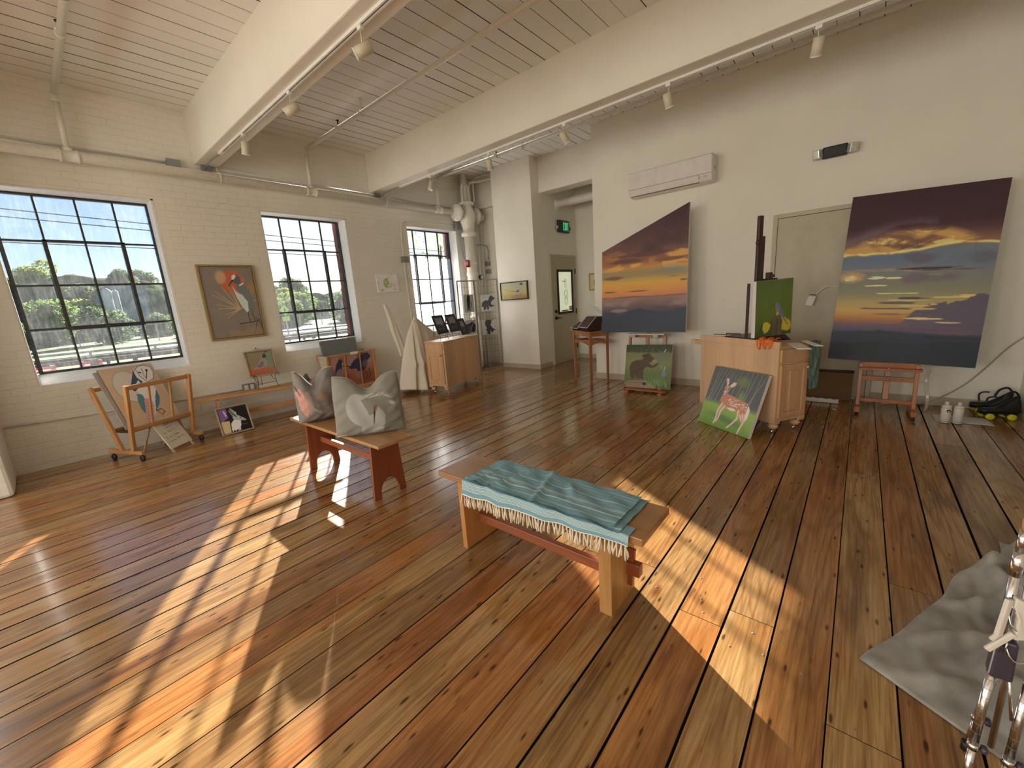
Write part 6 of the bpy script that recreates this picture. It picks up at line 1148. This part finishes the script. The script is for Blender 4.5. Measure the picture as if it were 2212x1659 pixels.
bm = bmesh.new(); box(bm, -0.06, 0.165, -0.0575, -0.055, -0.09, 0.09); obj('sign_panel', bm, M_EXITP, ex)
bm = bmesh.new(); Y0, Y1 = -0.060, -0.0575; h = 0.068; q = 0.0085
def bx_(x0, x1, z0, z1): box(bm, x0, x1, Y0, Y1, z0, z1)
x = -0.045; bx_(x, x+q*1.4, -h, h); bx_(x, x+.036, h-q*1.4, h); bx_(x, x+.036, -h, -h+q*1.4); bx_(x, x+.032, -q*.7, q*.7)
x = 0.005; prism(bm, [(x, Y0, h), (x+.011, Y0, h), (x+.038, Y0, -h), (x+.027, Y0, -h)], (0, .0025, 0)); prism(bm, [(x+.027, Y0-.0002, h), (x+.038, Y0-.0002, h), (x+.011, Y0-.0002, -h), (x, Y0-.0002, -h)], (0, .0025, 0))
x = 0.058; bx_(x, x+.012, -h, h); x = 0.084; bx_(x, x+.048, h-q*1.4, h); bx_(x+.018, x+.030, -h, h)
obj('exit_letters', bm, M_EXIT, ex)
# ---------------------------------------------------------------- things on the floor by the right wall
M_BOTTLE = plain('bottle_white', (0.72, 0.68, 0.62), 0.35); M_BAND = plain('bottle_black_band', (0.02, 0.02, 0.02), 0.4)
for x, y, lb, sw_ in ((5.235, -0.685, 'left white bottle with a dark round emblem standing on the paper sheet', 1), (5.245, -0.765, 'right white bottle with thin black bands standing on the paper sheet', 0)):
    o = thing('bottle', lb, 'bottle', (x, y, 0.003)); bm = bmesh.new(); lathe(bm, [(0.030, 0), (0.034, 0.004), (0.034, 0.150), (0.030, 0.160), (0.014, 0.166)], seg=24); obj('bottle_body', bm, M_BOTTLE, o)
    bm = bmesh.new(); lathe(bm, [(0.015, 0.164), (0.015, 0.192), (0.012, 0.195)], seg=16); obj('cap', bm, M_BOTTLE, o)
    for z in (0.016, 0.142): bm = bmesh.new(); lathe(bm, [(0.0345, z), (0.0345, z+0.0025)], seg=24); obj('band', bm, M_BAND, o)
    if sw_:
        bm = bmesh.new(); prism(bm, [(-0.0355, -0.012+0.014*math.cos(a*PI/9), 0.116+0.014*math.sin(a*PI/9)) for a in range(18)], (0.006, 0, 0)); obj('emblem', bm, M_BAND, o); bm = bmesh.new(); prism(bm, [(-0.0365, -0.013+0.006*math.cos(a*PI/9), 0.112+0.006*math.sin(a*PI/9)) for a in range(18)], (0.002, 0, 0)); obj('emblem_dot', bm, M_BOTTLE, o)
    bm = bmesh.new()
    for k in range(7): tube(bm, [(0.0348*math.cos(a), 0.0348*math.sin(a), 0.085-k*0.009) for a in [PI*.85+j*.1 for j in range(5+(k*3) % 3)]], 0.0006, 4)
    obj('fine_print', bm, plain('print_grey', (0.4, 0.38, 0.36), 0.6), o)
bm = bmesh.new(); grid(bm, 20, 12, lambda u, v: (5.50-0.25*v+0.02*u, -0.62-0.36*u-0.02*v, 0.002+0.004*u*math.sin(u*3)*v)); tag(obj('paper_sheet', bm, plain('paper_bluegrey', (0.60, 0.60, 0.62), 0.6), solid=0.0008), 'sheet of pale paper on the floor under the two bottles', 'paper')
M_SKATE = plain('skate_black_leather', (0.006, 0.006, 0.007), 0.45); M_WHEEL = plain('wheel_yellow', (0.60, 0.56, 0.03), 0.4)
def skate(loc, rz, label):
    o = thing('roller_skate', label, 'roller skate', loc, rz, group='pair of roller skates')
    def fb(u, v):
        a = u*2*PI; s_ = v   # s_: toe(0) .. heel(1)
        L = -0.13+0.26*s_; w_ = 0.046*math.sin(min(1, s_*5+.25)*PI/2)*(1-0.25*max(0, s_-.55)); top = 0.10+0.02*s_+0.12*max(0, (s_-.42)/.58)**1.1; top = top if s_ < .93 else top-0.05*(s_-.93)/.07
        c = 0.075; return (L, w_*math.cos(a), c+(top-c)*math.sin(a) if math.sin(a) > 0 else c+0.02*math.sin(a))
    bm = bmesh.new(); vs = grid(bm, 20, 22, fb, wrap=True); bm.faces.new(vs[0][::-1]); bm.faces.new(vs[-1]); obj('boot', bm, M_SKATE, o)
    bm = bmesh.new(); box(bm, -0.13, 0.12, -0.032, 0.032, 0.048, 0.058); box(bm, -0.09, -0.05, -0.015, 0.015, 0.03, 0.05); box(bm, 0.05, 0.09, -0.015, 0.015, 0.03, 0.05); obj('chassis', bm, M_BLACK, o)
    bm = bmesh.new(); tube(bm, smooth_pts([(0.02, 0.0, 0.17), (0.05, 0.01, 0.23), (0.10, 0.015, 0.25), (0.13, 0.01, 0.20), (0.12, 0, 0.15)], 6), 0.009, 6); tube(bm, smooth_pts([(-0.07, 0.01, 0.11), (-0.075, 0.02, 0.17), (-0.05, 0.03, 0.195), (-0.01, 0.02, 0.20)], 5), 0.007, 6); obj('strap', bm, M_SKATE, o)
    for x in (-0.075, 0.07):
        for y in (-0.055, 0.055):
            bm = bmesh.new(); lathe(bm, [(0.012, -0.018), (0.027, -0.016), (0.030, 0), (0.027, 0.016), (0.012, 0.018)], (x, y, 0.030), 'y', 18); obj('wheel', bm, M_WHEEL, o)
    return o
skate((5.565, -1.05, 0), R(-72), 'black roller skate with yellow wheels, front one of the pair in the corner')
skate((5.755, -1.03, 0), R(-86), 'black roller skate with yellow wheels, rear one of the pair by the baseboard')
cbx = thing('cardboard_box', 'low brown cardboard box against the right wall behind the cabinet', 'box', (5.80, 0.20, 0)); bm = bmesh.new(); box(bm, -0.06, 0.05, -0.21, 0.25, 0.0, 0.325); obj('box_body', bm, plain('cardboard', (0.20, 0.115, 0.05), 0.8, nscale=5), cbx, bev=0.012)
bm = bmesh.new(); box(bm, -0.064, 0.05, -0.215, 0.255, 0.318, 0.332); obj('box_rim', bm, plain('cardboard_dark', (0.07, 0.03, 0.015), 0.8), cbx, bev=0.004)
ps = thing('power_strip', 'white power strip with tangled wires on the floor beside the cabinet', 'power strip', (5.60, 0.25, 0)); bm = bmesh.new(); box(bm, -0.03, 0.03, -0.16, 0.16, 0.003, 0.045); obj('strip_body', bm, M_PAPER, ps, bev=0.006)
for k in range(4):
    bm = bmesh.new(); box(bm, -0.018, 0.018, -0.14+k*0.075, -0.10+k*0.075, 0.045, 0.047); obj('socket', bm, plain('socket_grey', (0.25, 0.24, 0.23), 0.5), ps)
M_CORDW = plain('cord_cream', (0.42, 0.36, 0.28), 0.5)
bm = bmesh.new(); tube(bm, smooth_pts([(5.60, 0.08, 0.03), (5.59, 0.02, 0.04), (5.60, -0.06, 0.10), (5.64, -0.14, 0.14)], 6), 0.005, 6); tube(bm, smooth_pts([(5.55, 0.40, 0.006), (5.50, 0.20, 0.006), (5.48, 0.10, 0.006), (5.58, 0.04, 0.01)], 6), 0.004, 6); obj('strip_cord', bm, M_CORDW, ps)
bm = bmesh.new(); tube(bm, smooth_pts([(5.86, -1.20, 0.74), (5.86, -1.10, 0.62), (5.86, -0.98, 0.42), (5.86, -0.86, 0.24), (5.86, -0.74, 0.12), (5.85, -0.62, 0.03), (5.83, -0.55, 0.01)], 8), 0.006, 8); tag(obj('extension_lead', bm, M_CORDW), 'grey-brown cord slanting down the right wall to the baseboard', 'cord')
vn = thing('thermostat_cord', 'white flat panel hanging on a white cord over the flush door', 'device', (0, 0, 0)); bm = bmesh.new(); tube(bm, smooth_pts([(5.84, 0.10, 1.255), (5.845, 0.20, 1.262), (5.845, 0.29, 1.27), (5.845, 0.35, 1.235), (5.845, 0.40, 1.185)], 6), 0.006, 8); obj('cord', bm, M_PAPER, vn)
bm = bmesh.new(); hexa(bm, [(5.82, 0.485, 1.075), (5.86, 0.485, 1.075), (5.86, 0.415, 1.065), (5.82, 0.415, 1.065), (5.82, 0.455, 1.175), (5.86, 0.455, 1.175), (5.86, 0.385, 1.170), (5.82, 0.385, 1.170)]); obj('device_body', bm, M_PAPER, vn, bev=0.004); bm = bmesh.new(); tube(bm, [(5.84, 0.45, 1.195), (5.83, 0.39, 1.185)], 0.004, 6); obj('clip', bm, M_BLACK, vn)
bm = bmesh.new(); tube(bm, [(5.33, 0.13, 0.004), (5.30, 0.10, 0.004)], 0.004, 6); tag(obj('chalk_piece', bm, M_PAPER), 'tiny white stub lying on the floor between the cabinet and the easel', 'stub')
# ---------------------------------------------------------------- grey blanket on the floor (foreground right)
M_BLANKET = plain('grey_velour', (0.29, 0.285, 0.265), 0.95, var=0.38, nscale=7, sheen=0.3, bmp=0.4)
def fbk(u, v):
    # u along the near hem, v along the far edge, both starting at the pointed corner
    P0 = Vector((1.71, -0.11, 0)); A = Vector((1.20, -1.02, 0)); B = Vector((2.95, -0.66, 0)); Cc = Vector((2.5, -1.19, 0))
    p = P0.lerp(A, u).lerp(B.lerp(Cc, u), v)
    p.y = p.y + 0.025*math.sin(v*13)*(1-u)*v*1.3; p.x += 0.02*math.sin(v*19+1)*(1-u)
    s_ = 0.5+0.5*math.sin(22*(u*0.55+v*0.35+0.06*math.sin(v*9))+1.2); s2 = 0.5+0.5*math.sin(15*(u*0.9-v*0.5)+4*v*u)
    e = min(1, u*8, v*8); s3 = 0.5+0.5*math.sin(9*u-26*v+3*math.sin(u*5)); p.z = 0.006+e*(0.10*s_**7+0.09*s2**7*(0.2+v)+0.06*s3**6*(0.4+v)+0.005*math.sin(u*60+v*50)); return p
bm = bmesh.new(); grid(bm, 90, 120, fbk); tag(obj('blanket', bm, M_BLANKET, solid=0.006), 'rumpled grey velour blanket on the floor at the lower right', 'blanket')
# ---------------------------------------------------------------- folded aluminium field easel, upright in the right foreground
M_ALU = plain('aluminium_tube', (0.70, 0.69, 0.70), 0.18, 1.0, var=0.04, nscale=20); M_ALUD = plain('aluminium_mark', (0.25, 0.24, 0.24), 0.3, 0.8); M_PURP = plain('joint_plum_black', (0.05, 0.04, 0.06), 0.3); M_CLAMP = plain('clamp_white', (0.72, 0.68, 0.62), 0.4)
fe = thing('field_easel', 'folded silver aluminium field easel with a white clamp at the right edge', 'easel', (1.41, -0.34, 0))
bm = bmesh.new(); tube(bm, [(0.01, -0.004, 0.36), (0.01, -0.004, 0.69)], 0.0095, 20); obj('mast', bm, M_ALU, fe)
bm = bmesh.new(); tube(bm, [(0.01, -0.004, 0.655), (0.01, -0.004, 0.72)], 0.0115, 20); tube(bm, [(0.01, -0.004, 0.72), (0.01, -0.004, 0.775)], 0.0085, 20); obj('upper_tube', bm, M_ALU, fe)
bm = bmesh.new(); tube(bm, [(0.01, -0.004, 0.775), (0.01, -0.004, 0.80), (0.01, -0.004, 0.825)], [0.005, 0.007, 0.002], 12); obj('wooden_tip', bm, W_HONEY, fe)
bm = bmesh.new(); tube(bm, [(0.014, -0.026, 0.14), (0.014, -0.026, 0.72)], 0.0065, 14); obj('guide_rod', bm, M_ALU, fe)
bm = bmesh.new(); hexa(bm, [(-0.020, -0.030, 0.375), (0.02, -0.030, 0.375), (0.02, 0.012, 0.375), (-0.020, 0.012, 0.375), (-0.018, -0.028, 0.485), (0.02, -0.028, 0.485), (0.02, 0.008, 0.485), (-0.018, 0.008, 0.485)]); obj('joint_block', bm, M_PURP, fe, bev=0.006)
for k, (a, b_) in enumerate((((-0.006, 0.004), (-0.028, 0.016)), ((-0.006, -0.056), (-0.034, -0.044)), ((0.03, -0.012), (0.12, -0.01)))):
    top = Vector((a[0], a[1], 0.38)); ft_ = Vector((b_[0], b_[1], 0.012)); mid = top.lerp(ft_, 0.60)
    bm = bmesh.new(); tube(bm, [top, mid], 0.0090, 20); lg = obj('leg', bm, M_ALU, fe)
    bm = bmesh.new(); tube(bm, [mid, mid.lerp(ft_, .12)], 0.0118, 20); tube(bm, [mid.lerp(ft_, .10), ft_], 0.0080, 16); obj('lower_tube', bm, M_ALU, lg)
    bm = bmesh.new(); tube(bm, [ft_+Vector((0, 0, 0.016)), ft_-Vector((0, 0, 0.012))], 0.012, 12); obj('rubber_foot', bm, M_RUBBER, lg)
    bm = bmesh.new(); p_ = mid.lerp(ft_, .06)
    lathe(bm, [(0.006, -0.014), (0.011, -0.012), (0.011, -0.004), (0.004, 0.0)], p_+Vector((0.0, -0.012, 0)), 'y', 12); obj('lock_knob', bm, M_PURP, lg)
    for j in range(8):
        p_ = top.lerp(mid, (j+.7)/8); d_ = (ft_-top).normalized()*0.0006; bm = bmesh.new(); tube(bm, [p_-d_, p_+d_], 0.00915, 18); obj('graduation_mark', bm, M_ALUD, lg)
bm = bmesh.new(); tube(bm, [(-0.012, -0.022, 0.40), (-0.018, -0.040, 0.27)], 0.0032, 8); obj('brace_wire', bm, M_ALU, fe)
for pts in ([(-0.014, 0.004, 0.598), (-0.022, -0.004, 0.585), (-0.018, -0.018, 0.570), (-0.008, -0.030, 0.580)], [(-0.016, 0.000, 0.565), (-0.026, -0.006, 0.540), (-0.022, -0.022, 0.525), (-0.010, -0.040, 0.530), (0.0, -0.046, 0.60)], [(-0.018, -0.006, 0.475), (-0.026, -0.016, 0.450), (-0.018, -0.034, 0.438), (0.0, -0.05, 0.445)]):
    bm = bmesh.new(); tube(bm, smooth_pts(pts, 5), 0.0018, 6); hk = obj('wire_hook', bm, M_CHROME, fe); bm = bmesh.new(); p_ = Vector(pts[0]); lathe(bm, [(0.001, -0.006), (0.0042, -0.003), (0.0042, 0.004), (0.001, 0.007)], p_, 'z', 10); obj('hook_tip', bm, M_BLACK, hk)
cl = thing('spring_clamp', 'small white plastic clamp gripping the silver field easel', 'clamp', (1.41, -0.34, 0))
bm = bmesh.new(); prism(bm, [(-0.026, -0.014, 0.500), (-0.020, -0.034, 0.505), (-0.016, -0.036, 0.575), (-0.018, -0.026, 0.603), (-0.020, -0.006, 0.612), (-0.024, -0.004, 0.590), (-0.026, -0.014, 0.560)], (0.018, 0.002, 0)); obj('clamp_body', bm, M_CLAMP, cl, bev=0.004)
bm = bmesh.new(); bar(bm, (-0.022, 0.004, 0.606), (-0.030, 0.012, 0.505), 0.010, 0.016); bar(bm, (-0.030, 0.010, 0.512), (-0.032, 0.022, 0.488), 0.008, 0.010); bar(bm, (-0.026, -0.012, 0.520), (-0.034, 0.026, 0.458), 0.010, 0.013); obj('clamp_arm', bm, M_CLAMP, cl, bev=0.003)
for q in ((-0.028, 0.006), (-0.024, -0.006)):
    bm = bmesh.new(); tube(bm, [(q[0], q[1], 0.490), (q[0]+.002, q[1], 0.455)], 0.0018, 6); obj('clamp_pin', bm, M_CHROME, cl)
# ---------------------------------------------------------------- outdoors seen through the windows
def leaf_mat(name, c0, c1):
    m, n, b = newmat(name); n.nodes.remove(b); out = n.nodes['Material Output']
    t = noise(n, (1, 1, 1), 0.35, 4, 0.6); r = ramp(n, t.outputs['Fac'], [(0.3, c0), (0.7, c1)])
    d = node(n, 'ShaderNodeBsdfDiffuse'); tl = node(n, 'ShaderNodeBsdfTranslucent'); n.links.new(r.outputs[0], d.inputs[0]); n.links.new(r.outputs[0], tl.inputs[0])
    mx = node(n, 'ShaderNodeMixShader'); mx.inputs[0].default_value = 0.45; n.links.new(d.outputs[0], mx.inputs[1]); n.links.new(tl.outputs[0], mx.inputs[2]); n.links.new(mx.outputs[0], out.inputs[0]); return m
M_LEAF = [leaf_mat('leaves_a', (0.16, 0.25, 0.08), (0.28, 0.38, 0.12)), leaf_mat('leaves_b', (0.26, 0.36, 0.09), (0.42, 0.50, 0.14)), leaf_mat('leaves_c', (0.14, 0.21, 0.12), (0.24, 0.33, 0.17))]
M_TRUNK = plain('bark', (0.08, 0.06, 0.045), 0.9, nscale=4)
M_GRASS = plain('verge_grass', (0.10, 0.15, 0.035), 0.95, var=0.35, nscale=0.8); M_ROAD = plain('asphalt', (0.17, 0.165, 0.165), 0.9, nscale=2)
GZ = -0.6
bm = bmesh.new(); v = [bm.verts.new(p) for p in ((-40, 6.8, GZ), (90, 6.8, GZ), (90, 30, GZ), (-40, 30, GZ))]; bm.faces.new(v); struct('outside_road', bm, M_ROAD, fix=False)
bm = bmesh.new(); v = [bm.verts.new(p) for p in ((-60, 30, GZ), (140, 30, GZ), (260, 260, GZ), (-120, 260, GZ))]; bm.faces.new(v); struct('outside_ground', bm, M_GRASS, fix=False)
bm = bmesh.new(); rs0 = np.random.RandomState(3); LUMP = rs0.rand(120, 40)
def hz(x, y):
    v = max(0, (y-96)/60); return GZ-0.5+(10.5-3.5*min(1, max(0, (x-10)/60))+1.0*math.sin(x*.07)+0.7*math.sin(x*.19))*math.sin(min(1, v*1.8)*PI/2)
def hl(u, v):
    x = -80+330*u; y = 96+60*v; return (x, y, hz(x, y))
def hl2(u, v):
    x, y, z = hl(u, v); a, b_ = (x+80)/3.4, (y-96)/3.4; i, j = int(a), int(b_); fa, fb2 = a-i, b_-j; q = lambda m, n_: LUMP[m % 120, n_ % 40]
    l = (q(i, j)*(1-fa)+q(i+1, j)*fa)*(1-fb2)+(q(i, j+1)*(1-fa)+q(i+1, j+1)*fa)*fb2; return (x, y, z+2.4*l)
grid(bm, 260, 46, hl2); struct('outside_hill', bm, M_LEAF[2])
rs = np.random.RandomState(9)
def leaf_mesh(name, blobs, n, size, mat):
    """crown of small leaf facets round several clumps"""
    vs = []; fs = []
    for bx0, by0, bz0, br in blobs:
        k = int(n*br*br/sum(b_[3]**2 for b_ in blobs)); d = rs.normal(size=(k, 3)); d /= np.linalg.norm(d, axis=1)[:, None]; r = br*(0.72+0.33*rs.rand(k))
        c = d*r[:, None]+np.array([bx0, by0, bz0]); a = rs.normal(size=(k, 3)); a /= np.linalg.norm(a, axis=1)[:, None]; b_ = np.cross(a, rs.normal(size=(k, 3))); b_ /= np.linalg.norm(b_, axis=1)[:, None]; s_ = size*(0.6+0.8*rs.rand(k))[:, None]
        vs.append(np.stack([c-a*s_-b_*s_*.6, c+a*s_-b_*s_*.6, c+b_*s_], 1).reshape(-1, 3))
    P = np.concatenate(vs); F = np.arange(len(P)); me = bpy.data.meshes.new(name); me.vertices.add(len(P)); me.vertices.foreach_set('co', P.ravel()); me.loops.add(len(F)); me.loops.foreach_set('vertex_index', F); me.polygons.add(len(F)//3); me.polygons.foreach_set('loop_start', np.arange(0, len(F), 3)); me.update(calc_edges=True); me.materials.append(mat); return me
def crown(kind, h, w_):
    bl = []
    for k in range(9): a = k*2.4; rr = w_*.5*(0.25+0.6*rs.rand()); bl.append((rr*math.cos(a), rr*math.sin(a), h*(.35+.5*rs.rand()), w_*(.22+.14*rs.rand())))
    bl.append((0, 0, h*.6, w_*.42)); return leaf_mesh('crown', bl, 5200, w_*.035, M_LEAF[kind])
def trunk(h, r):
    bm = bmesh.new(); tube(bm, [(0, 0, 0), (0.1*r, 0, h*.5), (0, 0, h*.8)], [r, r*.7, r*.3], 8); me = bpy.data.meshes.new('trunk'); bm.to_mesh(me); bm.free(); me.materials.append(M_TRUNK); return me
protos_t = [(crown(k % 3, 8.0, 6.5), trunk(8.0, .25)) for k in range(6)]
def tree(x, y, z, s_, k, label, group='trees beyond the road'):
    o = thing('tree', label, 'tree', (x, y, z), (k*77 % 6), group); o.scale = (s_, s_, s_)
    a, b_ = protos_t[k]; link(bpy.data.objects.new('crown', a), o); link(bpy.data.objects.new('trunk', b_), o)
KIND = ['dark green tree', 'bright yellow-green tree', 'dusky blue-green tree']
for r_, (y, x0, sc_) in enumerate(((64, -4.5, .72), (74, -8, .80), (84.5, -4, .86))):
    for i in range(9 if r_ < 2 else 10):
        x = x0+i*9.6+rs.rand()*.8; k = (i*2+r_) % 6
        
        tree(x, y, GZ-1.2, sc_*(.86+.14*rs.rand())*(0.72 if 7 < x < 16 else 1.0), k, KIND[k % 3]+' in the %s row beyond the chain-link fence' % ('front', 'middle', 'back')[r_])
for i in range(44):
    x = -42+i*5.6+rs.rand()*.5; y = (106, 117, 128)[i % 3]; tree(x, y, hz(x, y)-1.8, 0.66+.14*rs.rand(), int(rs.randint(6)), 'distant tree on the wooded hill behind the road', 'trees on the hill')
o = thing('tree', 'leafy tree close outside the far window, only its top showing', 'tree', (14.2, 16.4, GZ)); link(bpy.data.objects.new('crown', leaf_mesh('crown', [(0, 0, 5.4, 1.5), (0.9, 0.2, 4.9, 1.0), (-.8, -.1, 4.7, .9)], 360, .06, M_LEAF[1])), o); link(bpy.data.objects.new('trunk', trunk(6.0, .14)), o)
# guard rails, fence, barriers, sign, wires, far buildings
M_RAILB = plain('rail_brown', (0.10, 0.075, 0.06), 0.8); M_RAILG = plain('rail_grey', (0.45, 0.45, 0.46), 0.6)
def guard(y, z, m, lab, n, h=0.14, lo=-0.35):
    o = thing('guard_rail', lab, 'guard rail', (0, y, GZ)); bm = bmesh.new(); box(bm, -14, 70, -0.05, 0.05, z-GZ-h/2, z-GZ+h/2); obj('rail', bm, m, o); bm = bmesh.new(); box(bm, -14, 70, -0.04, 0.04, z-GZ-h/2+lo, z-GZ-h/2+lo+.07); obj('lower_rail', bm, m, o)
    pm = None
    for i in range(n):
        if pm is None: bm = bmesh.new(); box(bm, -0.06, 0.06, 0.05, 0.17, 0, z-GZ+h/2); pm = obj('post', bm, m, o); pm.location.x = -4
        else: c = pm.copy(); link(c, o); c.location.x = -4+i*3.1
guard(19.0, 0.30, M_RAILB, 'brown timber guard rail nearest the building across the road', 14); guard(27.5, -0.05, M_RAILB, 'second brown guard rail at the far side of the road', 16, .18); guard(36, -0.1, M_RAILG, 'grey steel guard rail in front of the grass verge', 18, .14, -.2)
M_MESH = plain('chain_link', (0.50, 0.51, 0.50), 0.6)
fn = thing('chain_link_fence', 'long chain-link fence in front of the trees', 'fence', (0, 58, GZ)); bm = bmesh.new()
for z in np.linspace(0.0, 1.75, 12): box(bm, -20, 95, -0.006, 0.006, z, z+0.022)
obj('fence_mesh', bm, M_MESH, fn); bm = bmesh.new(); box(bm, -20, 95, -0.03, 0.03, 1.76, 1.84); obj('top_rail', bm, M_MESH, fn); pm = None
for i in range(38):
    if pm is None: bm = bmesh.new(); box(bm, -0.04, 0.04, -0.04, 0.04, 0, 1.85); pm = obj('post', bm, M_MESH, fn); pm.location.x = -18
    else: c = pm.copy(); link(c, fn); c.location.x = -18+i*3
M_BRED = plain('barrier_red', (0.55, 0.05, 0.06), 0.6)
def barrier(x0, x1, y, lb):
    o = thing('red_barrier', lb, 'barrier', ((x0+x1)/2, y, GZ)); w_ = (x1-x0)/2; bm = bmesh.new()
    for k in range(6): box(bm, -w_, w_, -0.02, 0.02, 0.70+k*0.085, 0.75+k*0.085)
    obj('slats', bm, M_BRED, o); bm = bmesh.new()
    for x in (-w_+.05, w_-.05): box(bm, x-.04, x+.04, 0.021, 0.08, 0, 1.2)
    obj('frame', bm, M_RAILG, o)
barrier(-0.3, 0.25, 14, 'small red slatted barrier at the lower left corner of the left window'); barrier(0.62, 1.03, 14.1, 'red slatted barrier beside the brown post outside the left window')
bm = bmesh.new(); box(bm, -0.07, 0.07, -0.07, 0.07, 0, 1.25); o = obj('timber_post', bm, M_RAILB); o.location = (0.86, 13.8, GZ); tag(o, 'brown timber post standing in front of the red barriers', 'post')
sg = thing('road_sign', 'yellow-green diamond road sign seen through the middle window', 'sign', (7.70, 20.0, GZ)); M_SIGN = plain('sign_lime', (0.45, 0.75, 0.05), 0.5)
bm = bmesh.new(); prism(bm, [(0, 0, 2.38), (-.21, 0, 2.13), (0, 0, 1.88), (.21, 0, 2.13)], (0, .02, 0)); obj('diamond_plate', bm, M_SIGN, sg); bm = bmesh.new(); box(bm, -.15, .15, 0, .02, 1.64, 1.84); obj('lower_plate', bm, M_SIGN, sg); bm = bmesh.new(); box(bm, -.03, .03, .021, .06, 0, 2.3); obj('post', bm, M_RAILG, sg)
bm = bmesh.new(); box(bm, -.03, .03, -.006, 0, 2.06, 2.2); obj('symbol', bm, M_BLACK, sg)
for z0, z1, y, lb in ((4.14, 4.02, 15, 'topmost wire'), (3.97, 3.85, 15, 'middle wire'), (3.41, 3.38, 15, 'lowest wire')):
    bm = bmesh.new(); tube(bm, [(-12, y, z0+(z0-z1)*12/2.56), (0.16, y, z0), (2.72, y, z1), (30, y, z1-(z0-z1)*27.3/2.56*.7)], 0.012, 5); tag(obj('power_line', bm, M_BLACK), lb+' of the three overhead lines crossing the left window', 'wire', 'overhead power lines')
M_SILO = plain('silo_pale', (0.62, 0.66, 0.66), 0.6); M_SHED = plain('shed_blue', (0.24, 0.31, 0.38), 0.7)
si = thing('silo', 'pale pair of storage silos among the trees beyond the left window', 'silo', (6.85, 68, GZ)); bm = bmesh.new(); lathe(bm, [(0.42, 0), (0.42, 6.0), (0.1, 6.3)], seg=16); obj('tank', bm, M_SILO, si); bm = bmesh.new(); lathe(bm, [(0.30, 0), (0.30, 5.9), (0.1, 6.1)], (0.74, 0.2, 0), seg=16); obj('tank', bm, M_SILO, si)
fb_ = thing('warehouse', 'blue-grey warehouse behind the silos', 'building', (11.2, 91, GZ)); bm = bmesh.new(); box(bm, -2.6, 2.8, 0, 8, 0, 7.6); obj('wall', bm, M_SHED, fb_); bm = bmesh.new(); prism(bm, [(-2.8, -.2, 7.6), (3.0, -.2, 7.6), (2.4, -.2, 8.1), (-2.2, -.2, 8.1)], (0, 10, 0)); obj('roof', bm, M_SHED, fb_)
# brick jambs of the neighbouring projection outside the middle window
bm = bmesh.new()
for a, b_ in OPEN[3:]: box(bm, b_-0.045, b_+0.02, 6.55, 6.66, 0.7, 3.0)
struct('trim_2', bm, plain('outer_brick_red', (0.26, 0.11, 0.08), 0.9, nscale=14, var=0.3))
